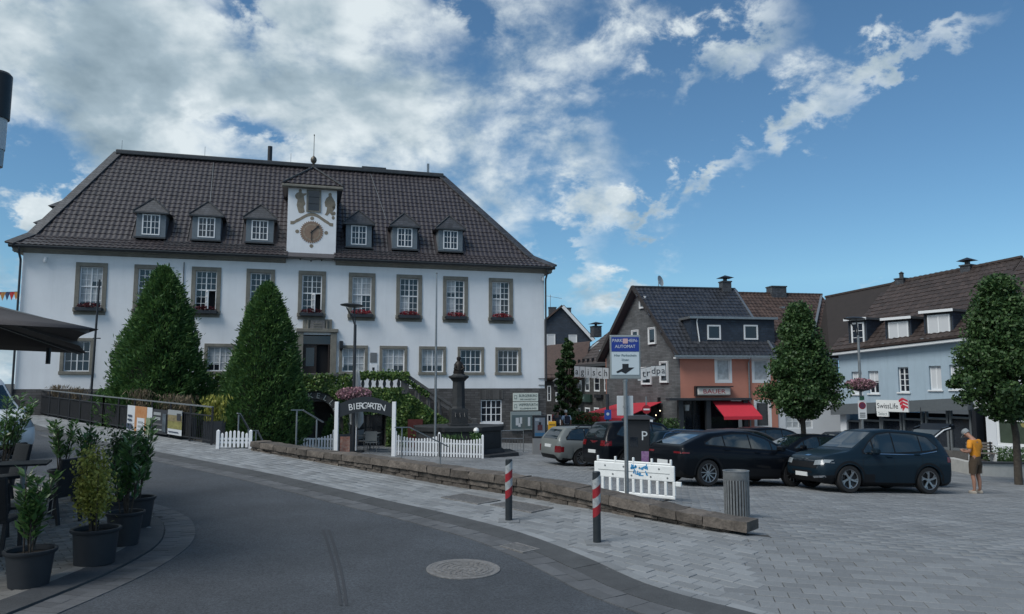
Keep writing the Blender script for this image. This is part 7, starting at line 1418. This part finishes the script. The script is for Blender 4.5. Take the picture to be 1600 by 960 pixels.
# information totem and post box
P=Vector((at(843,700,34.2).x,34.2,0)); P.z=G(P.x,P.y); t=thing('information_totem','grey and black digital information totem by the town hall corner','totem',P,R(4)); th=at(843,649,34.2).z-P.z; TG=mat('totem_grey',(.24,.245,.25),.5,.3)
MB().box(-.31,.31,-.14,.14,0,th*.42).build('base_panel',TG,t,bev=.01); MB().box(-.31,.31,-.14,.14,th*.42+.003,th).build('screen_housing',BLACKM,t,bev=.01); o=MB().box(-.235,.235,-.146,-.141,th*.47,th*.94).build('screen',mat('screen_dim',(.05,.08,.11),.2,emit=.35,col2=(.10,.07,.07),vscale=6),t)
for a,b,c,d,m_ in ((-.2,-.02,.86,.92,mat('screen_text',(.16,.19,.22),.3,emit=.2)),(-.1,.12,.62,.76,mat('screen_red',(.08,.03,.035),.3)),(-.05,.06,.76,.83,BLACKM),(-.22,.22,.48,.56,mat('screen_blue',(.02,.07,.14),.3,emit=.2))): MB().box(a,b,-.151,-.147,th*c,th*d).build('screen_image',m_,o)
P=Vector((at(863,690,38.5).x,38.5,0)); P.z=G(P.x,P.y); t=thing('post_box','yellow post box with a black horn emblem','post box',P,R(-4)); YEL=mat('post_yellow',(.55,.30,.012),.45); MB().box(-.2,.2,-.16,.16,.0,1.32).build('box',YEL,t,bev=.03); MB().box(-.15,.15,-.166,-.1605,1.14,1.18).build('slot',BLACKM,t)
hn=MB(); hn.tube([(.10,-.168,.78),(-.02,-.168,.78),(-.09,-.168,.83),(-.06,-.168,.90),(.02,-.168,.88),(.0,-.168,.80),(-.10,-.168,.74)],.017,6); hn.build('horn_emblem',BLACKM,t)
# street lamps with disc heads
def disc_lamp(label,px,ybase,yhead,Y,dx,arm=1,basket=None,sign=False):
    P=at(px,ybase,Y); P.z=G(P.x,P.y); t=thing('street_lamp',label,'street lamp',P,0,'disc headed street lamps'); hz=at(px,yhead,Y).z-P.z
    MB().tube([(0,0,0),(0,0,1.0),(0,0,hz-.85)],[.085,.075,.06],12).build('pole',STEEL if sign else DARKG,t,smooth=True)
    for s_ in (.05,.38): MB().tube([(0,0,hz-.95),(-dx*s_*.3,0,hz-.6),(-dx*s_,0,hz-.12)],.03,6).build('bracket',DARKG,t,smooth=True)
    MB().lathe([(.05,.06),(.35,.05),(.50,.0),(.48,-.04),(.2,-.09),(.05,-.10)],28,M=T(-dx*.14,0,hz-.03)@Matrix.Rotation(R(3*dx),4,'Y')).build('disc_head',DARKG,t,smooth=True)
    if basket:
        bz=at(px,basket,Y).z-P.z; MB().lathe([(.10,bz-.28),(.36,bz-.2),(.42,bz)],16).build('basket',DARKG,t); blossom(t,'flowers',(0,0,bz+.06),(.74,.6,.30),2600,PETAL_P,.10)
    if sign:
        z1=at(px,626,Y).z-P.z; z0=at(px,655,Y).z-P.z; o=MB().box(-.2,.2,-.10,-.085,z0,z1).build('sign_plate',UPVC,t); MB().lathe([(.17,0),(.17,.006)],24,M=T(0,-.101,z1-.24)@Matrix.Rotation(math.pi/2,4,'X')).build('sign_disc',RWR,o); MB().lathe([(.125,0),(.125,.004)],24,M=T(0,-.108,z1-.24)@Matrix.Rotation(math.pi/2,4,'X')).build('sign_disc_blue',mat('disc_maroon',(.12,.03,.07),.5),o)
        for k in range(3): MB().box(-.13,.13,-.104,-.101,z0+.08+k*.09,z0+.12+k*.09).build('sign_line',BLACKM,o)
        MB().box(-.11,.11,-.11,-.09,z1+.02,z1+.2).build('sign_bracket',mat('green_plate',(.03,.12,.07),.6),t)
disc_lamp('disc headed street lamp rising behind the beer garden sign',551,700,476,31.6,1,basket=618)
disc_lamp('disc headed street lamp with flower basket in front of the blue shop house',1350,725,497,36.5,1,basket=603,sign=True)
P=at(140,640,33.); P.z=.5; t=thing('slim_mast','slim dark mast with a small bracket before the left end of the town hall','mast',P); hz=at(146,437,33.).z-P.z; MB().tube([(0,0,0),(.12,0,hz)],[.06,.04],10).build('pole',DARKG,t,smooth=True); zz=at(142,529,33.).z-P.z; MB().bar((-.02,0,zz),(.30,0,zz),.05).build('bracket',DARKG,t)
P=Vector((at(-36,600,9.).x,9.,zr(-6.1,9.))); t=thing('column_light','black column light with a pale glass band at the left edge','street lamp',P); z=lambda y: at(0,y,9.).z-P.z
MB().lathe([(.075,0),(.07,z(350)),(.075,z(262))],20).build('column',BLACKM,t,smooth=30); MB().lathe([(.105,z(260)),(.11,z(234))],20).build('collar',STEEL,t); MB().lathe([(.118,z(234)+.002),(.122,z(186))],20).build('glass_band',mat('opal_glass',(.55,.57,.58),.35),t,smooth=30); MB().lathe([(.145,z(186)+.002),(.148,z(118)),(.12,z(114)),(.0,z(113))],20).build('cap',BLACKM,t,smooth=30)
# hanging shield sign
P=at(874,604,56.); t=thing('hanging_shield_sign','dark shield shaped sign hanging beside the town hall corner','sign',P); MB().prism([(-.48,.3),(-.25,.46),(.25,.46),(.48,.3),(.42,-.2),(0,-.55),(-.42,-.2)],-.04,.04).build('shield',BLACKM,t); MB().prism([(-.48,.34),(-.25,.5),(.25,.5),(.48,.34),(.46,.44),(.25,.6),(-.25,.6),(-.46,.44)],-.045,.045).build('shield_rim',mat('shield_pale',(.28,.30,.30),.6),t); t_=MB(); put_text(t_,'BURTE',.26,T(0,-.045,.05)@FRONT); t_.build('lettering',MATS['shield_pale'],t); MB().bar((-.6,0,.62),(.5,0,.62),.05).build('bracket',BLACKM,t)
# planter with bench at the right
P=ground(1536,745); t=thing('raised_planter','low pale concrete planter with green plants at the right edge','planter',(P.x,P.y,P.z),R(-8)); CON_=mat('pale_concrete',(.42,.42,.40),.8,var=.15,vscale=2,dirt=.3)
for k in range(4): MB().box(k*1.3+.005,k*1.3+1.295,0,.3,-.3,.52).build('wall_block',CON_,t,bev=.01)
MB().box(-.3,-.003,0,2.6,-.3,.52).build('wall_block',CON_,t,bev=.01); MB().box(-.34,5.2,-.06,.4,.523,.58).build('coping',DARKG,t); MB().box(.02,5.2,.3,2.6,-.3,.45).build('soil',mat('soil',(.03,.022,.016),.95),t)
k=3500; c=np.c_[rng.uniform(1.0,5.1,k),rng.uniform(.4,2.3,k),.45+rng.random(k)**1.5*.6]; v,q=leaf_quads(c,rng.normal(size=(k,3))+np.array([0,0,.8]),rdir(k),rng.uniform(.08,.22,k),rng.uniform(.03,.06,k)); fast('plants',v,q,MAPLE,t)
b=P+Vector((.25,.9,0)); t=thing('slatted_bench','slatted bench standing behind the concrete planter','bench',(b.x,b.y,b.z+.4),R(-8)); WD=mat('weathered_timber',(.16,.14,.12),.8,var=.3,vscale=8)
for k in range(4): MB().box(-.1,.95,.05+k*.11,.14+k*.11,.42,.45).build('seat_slat',WD,t)
for k in range(3): MB().box(-.1,.95,.5,.53,.55+k*.12,.64+k*.12).build('back_slat',WD,t)
for x in (0,.85): MB().box(x-.03,x+.03,.05,.5,.0,.42).build('leg',UPVC,t); MB().box(x-.03,x+.03,.48,.5,.42,.9).build('back_post',BLACKM,t)
# ============================================================ terrace on the left: pots, chairs, tables, parasol
POTM=mat('charcoal_pot',(.022,.026,.032),.55,var=.15); SOIL=mat('soil',(.03,.022,.016),.95)
def pot_plant(name,label,P,rt,rb,h,kind,ph,n,seed,spread=.3,group='potted plants edging the terrace'):
    rs=np.random.default_rng(seed); t=thing(name,label,'potted plant',P,rs.random()*6,group)
    MB().lathe([(rb,0),(rt*.94,h-.05),(rt*1.0,h-.05),(rt*1.06,h-.03),(rt*1.06,h-.005),(rt*1.0,h),(rt*.92,h-.01),(rt*.9,h-.06)],36,caps=False).build('pot',POTM,t,smooth=40); MB().lathe([(rb-.002,.01),(rt*.9,h-.07)],24).build('soil',SOIL,t)
    stems=MB(); C_=[];D_=[]
    for s_ in range(9 if kind=='laurel' else 16):
        a=rs.random()*6.28; r0=rs.random()*rt*.35; tilt=rs.random()*spread; l=ph*rs.uniform(.55,1.0); p0=np.array([r0*np.cos(a),r0*np.sin(a),h-.06]); d=np.array([np.cos(a)*tilt,np.sin(a)*tilt,1.]); d/=np.linalg.norm(d); p1=p0+d*l
        stems.tube([p0,p0+d*l*.5+np.array([0,0,.02]),p1],[.011,.008,.004],5); m=n//9 if kind=='laurel' else n//16
        u=rs.uniform(.22 if kind=='laurel' else .35,1.03,m)**.8; aa=rs.random(m)*6.28; side_=np.c_[np.cos(aa),np.sin(aa),np.full(m,.75)]
        if kind=='laurel': C_.append(p0+d*l*u[:,None]+side_*.07); D_.append(side_+rs.normal(0,.2,(m,3)))
        else: C_.append(p0+d*l*u[:,None]+rs.normal(0,.07,(m,3))); D_.append(rs.normal(size=(m,3))+np.array([0,0,.5]))
    stems.build('stems',BARK,t); C_=np.concatenate(C_);D_=np.concatenate(D_); k=len(C_)
    nr=np.cross(D_,rs.normal(size=(k,3))) if kind!='laurel' else np.c_[np.zeros(k),np.zeros(k),np.ones(k)]+rs.normal(0,.35,(k,3))
    if kind=='laurel': v,q=leaf_quads(C_,D_,nr,rs.uniform(.10,.17,k),rs.uniform(.035,.055,k))
    else: v,q=leaf_quads(C_,D_,nr,rs.uniform(.035,.06,k),rs.uniform(.022,.036,k))
    fast('foliage',v,q,{'laurel':LAUREL,'gold':GOLD,'green':MAPLE}[kind],t); return t
def gt(px,py): P=ground(px,py,zr); return (P.x,P.y,P.z+.052)
pot_plant('potted_laurel','laurel in a round charcoal pot nearest the viewer',gt(44,922),.255,.20,.40,'laurel',.92,430,21)
pot_plant('potted_euonymus','yellow green bush in a round charcoal pot',gt(147,886),.275,.23,.43,'gold',.98,5200,22,.28)
pot_plant('potted_laurel','laurel in the third charcoal pot behind the yellow bush',gt(193,857),.24,.18,.45,'laurel',1.1,420,23,.22)
pot_plant('potted_laurel','tall laurel in the pot at the tip of the terrace',gt(214,828),.24,.18,.45,'laurel',1.25,520,24,.20)
pot_plant('potted_shrub','reddish green shrub squeezed between the yellow bush and the tall laurel',gt(186,829),.2,.16,.4,'green',1.15,2600,25,.16)
pot_plant('potted_laurel','laurel behind the empty chairs, left of the yellow bush',(-8.55,14.6,zr(-8.55,14.6)+.05),.24,.18,.45,'laurel',1.05,380,26,.3)
pot_plant('potted_laurel','laurel top showing right behind the yellow bush',(-7.75,13.9,zr(-7.75,13.9)+.05),.24,.18,.45,'laurel',.98,330,27,.25)
pot_plant('potted_laurel','large laurel in front of the white van',(-10.1,15.2,zr(-10.1,15.2)+.05),.3,.22,.5,'laurel',1.35,640,28,.42)
WIC=mat('dark_wicker',(.012,.013,.016),.6,var=.2,vscale=30,bump=.5,bscale=120)
def wicker_chair(label,x,y,rz):
    t=thing('wicker_chair',label,'chair',(x,y,zr(x,y)+.052),rz,'dark wicker chairs on the terrace')
    MB().box(-.24,.24,-.24,.24,.40,.46).build('seat',WIC,t,bev=.015)
    b=MB(); M=T(0,-.22,.44)@Matrix.Rotation(R(10),4,'X'); b.box(-.24,.24,-.03,.03,0,.56,0,M); b.build('backrest',WIC,t,bev=.015)
    for sx in (-.21,.21):
        for sy,tl in ((-.21,-.07),(.21,.03)): MB().bar((sx,sy,.40),(sx,sy+tl,0),.045).build('leg',WIC,t)
def terrace_table(label,x,y):
    t=thing('terrace_table',label,'table',(x,y,zr(x,y)+.052),R(25),'tables on the terrace'); MB().box(-.38,.38,-.38,.38,.71,.745).build('table_top',mat('table_black',(.015,.017,.02),.7),t,bev=.006); MB().tube([(0,0,.03),(0,0,.71)],.04,10).build('column',STEEL,t); MB().box(-.25,.25,-.25,.25,0,.03).build('foot',BLACKM,t)
for a in (('wicker chair seen from behind nearest the tall laurel',-7.45,12.9,R(120)),('wicker chair turned sideways beside the yellow bush',-7.1,12.0,R(75)),('wicker chair behind the nearest laurel, back to the viewer',-6.75,10.1,R(10)),('wicker chair at the left edge beside the column light',-7.45,10.9,R(-40)),('wicker chair farther back at the left edge',-8.6,12.6,R(-10)),('wicker chair deepest in the terrace by the white van',-9.0,13.6,R(150))): wicker_chair(*a)
terrace_table('black terrace table between the two near wicker chairs',-8.6,11.4); terrace_table('black terrace table farther back among the wicker chairs',-8.4,13.2)
# large parasol
cn=[Vector((-4.72,8.6,2.89)),Vector((-8.1,14.4,2.85))]; e_=(cn[1]-cn[0]); pe=Vector((-e_.y,e_.x,0)).normalized()*e_.length; cn+=[cn[1]+pe,cn[0]+pe]; ctr=(cn[0]+cn[2])/2; apx=Vector((ctr.x,ctr.y,4.05)); g0=zr(ctr.x,ctr.y)
PAR=mat('brown_grey_canvas',(.06,.053,.054),.85,var=.08); t=thing('large_parasol','large open brown grey parasol over the terrace at the left edge','parasol',(ctr.x,ctr.y,g0+.05)); b=Vector(t.location)
cv=MB(); N_=10
for i in range(4):
    A_,B_=cn[i]-b,cn[(i+1)%4]-b; ap=apx-b; vs=[]
    for r_ in range(N_+1):
        for c_ in range(N_+1):
            u=r_/N_; w_=c_/N_; e=A_.lerp(B_,w_); inset=.10*math.sin(math.pi*w_); e=e+(Vector((ap.x,ap.y,e.z))-e)*inset*.55+Vector((0,0,.06*math.sin(math.pi*w_))); p=ap.lerp(e,u); p.z-=.10*math.sin(math.pi*u)*(1-.4*abs(w_-.5)); vs.append(p)
    cv.add(vs,[(r_*(N_+1)+c_,(r_+1)*(N_+1)+c_,(r_+1)*(N_+1)+c_+1,r_*(N_+1)+c_+1) for r_ in range(N_) for c_ in range(N_)])
o=cv.build('canopy',PAR,t,smooth=50); sm_=o.modifiers.new('solid','SOLIDIFY'); sm_.thickness=.006
MB().tube([(0,0,0),tuple(apx-b-Vector((0,0,.1)))],.05,12).build('pole',STEEL,t,smooth=True); MB().box(-.45,.45,-.45,.45,-.02,.08).build('base',DARKG,t)
hub=Vector((0,0,2.2))
for i in range(8):
    e=(cn[i//2] if i%2==0 else (cn[i//2].lerp(cn[(i//2+1)%4],.5)))-b; e.z-=.05; top_=apx-b-Vector((0,0,.14)); e2=top_.lerp(e,.97); MB().bar(top_,e2,.035,.05).build('rib',mat('parasol_rib',(.16,.17,.18),.4,.5),t); m_=top_.lerp(e,.52); MB().bar(hub,m_,.03,.04).build('strut',MATS['parasol_rib'],t)
MB().lathe([(.09,2.1),(.10,2.3)],12).build('hub',DARKG,t); q=cn[0].lerp(cn[1],.62)-b; MB().tube([(q.x-.6,q.y-.1,q.z-.02),(q.x-.6,q.y-.1,q.z-.28)],.035,8).build('heater_lamp',BLACKM,t)
# skid marks on the road
for k,(o1,o2) in enumerate((((500,835),(535,935)),((512,835),(547,935)))):
    mb=MB(); vs=[]; pts=[((505+k*9)+28*u-6*u*u+6*math.sin(u*2),828+u*118) for u in np.linspace(0,1,10)]
    for px,py in pts:
        a=ground(px-2.2,py,zr); c=ground(px+2.2,py,zr); vs+=[(a.x,a.y,a.z+.0015),(c.x,c.y,c.z+.0015)]
    mb.add(vs,[(2*i,2*i+1,2*i+3,2*i+2) for i in range(9)]); mb.build('tyre_mark',TARP,ROAD)
# ============================================================ no part lies deeper than thing > part > sub-part
for o in list(scn.objects):
    while o.parent and o.parent.parent and o.parent.parent.parent:
        q=o.parent; m_=q.matrix_basis@o.matrix_basis; o.parent=q.parent; o.matrix_basis=m_
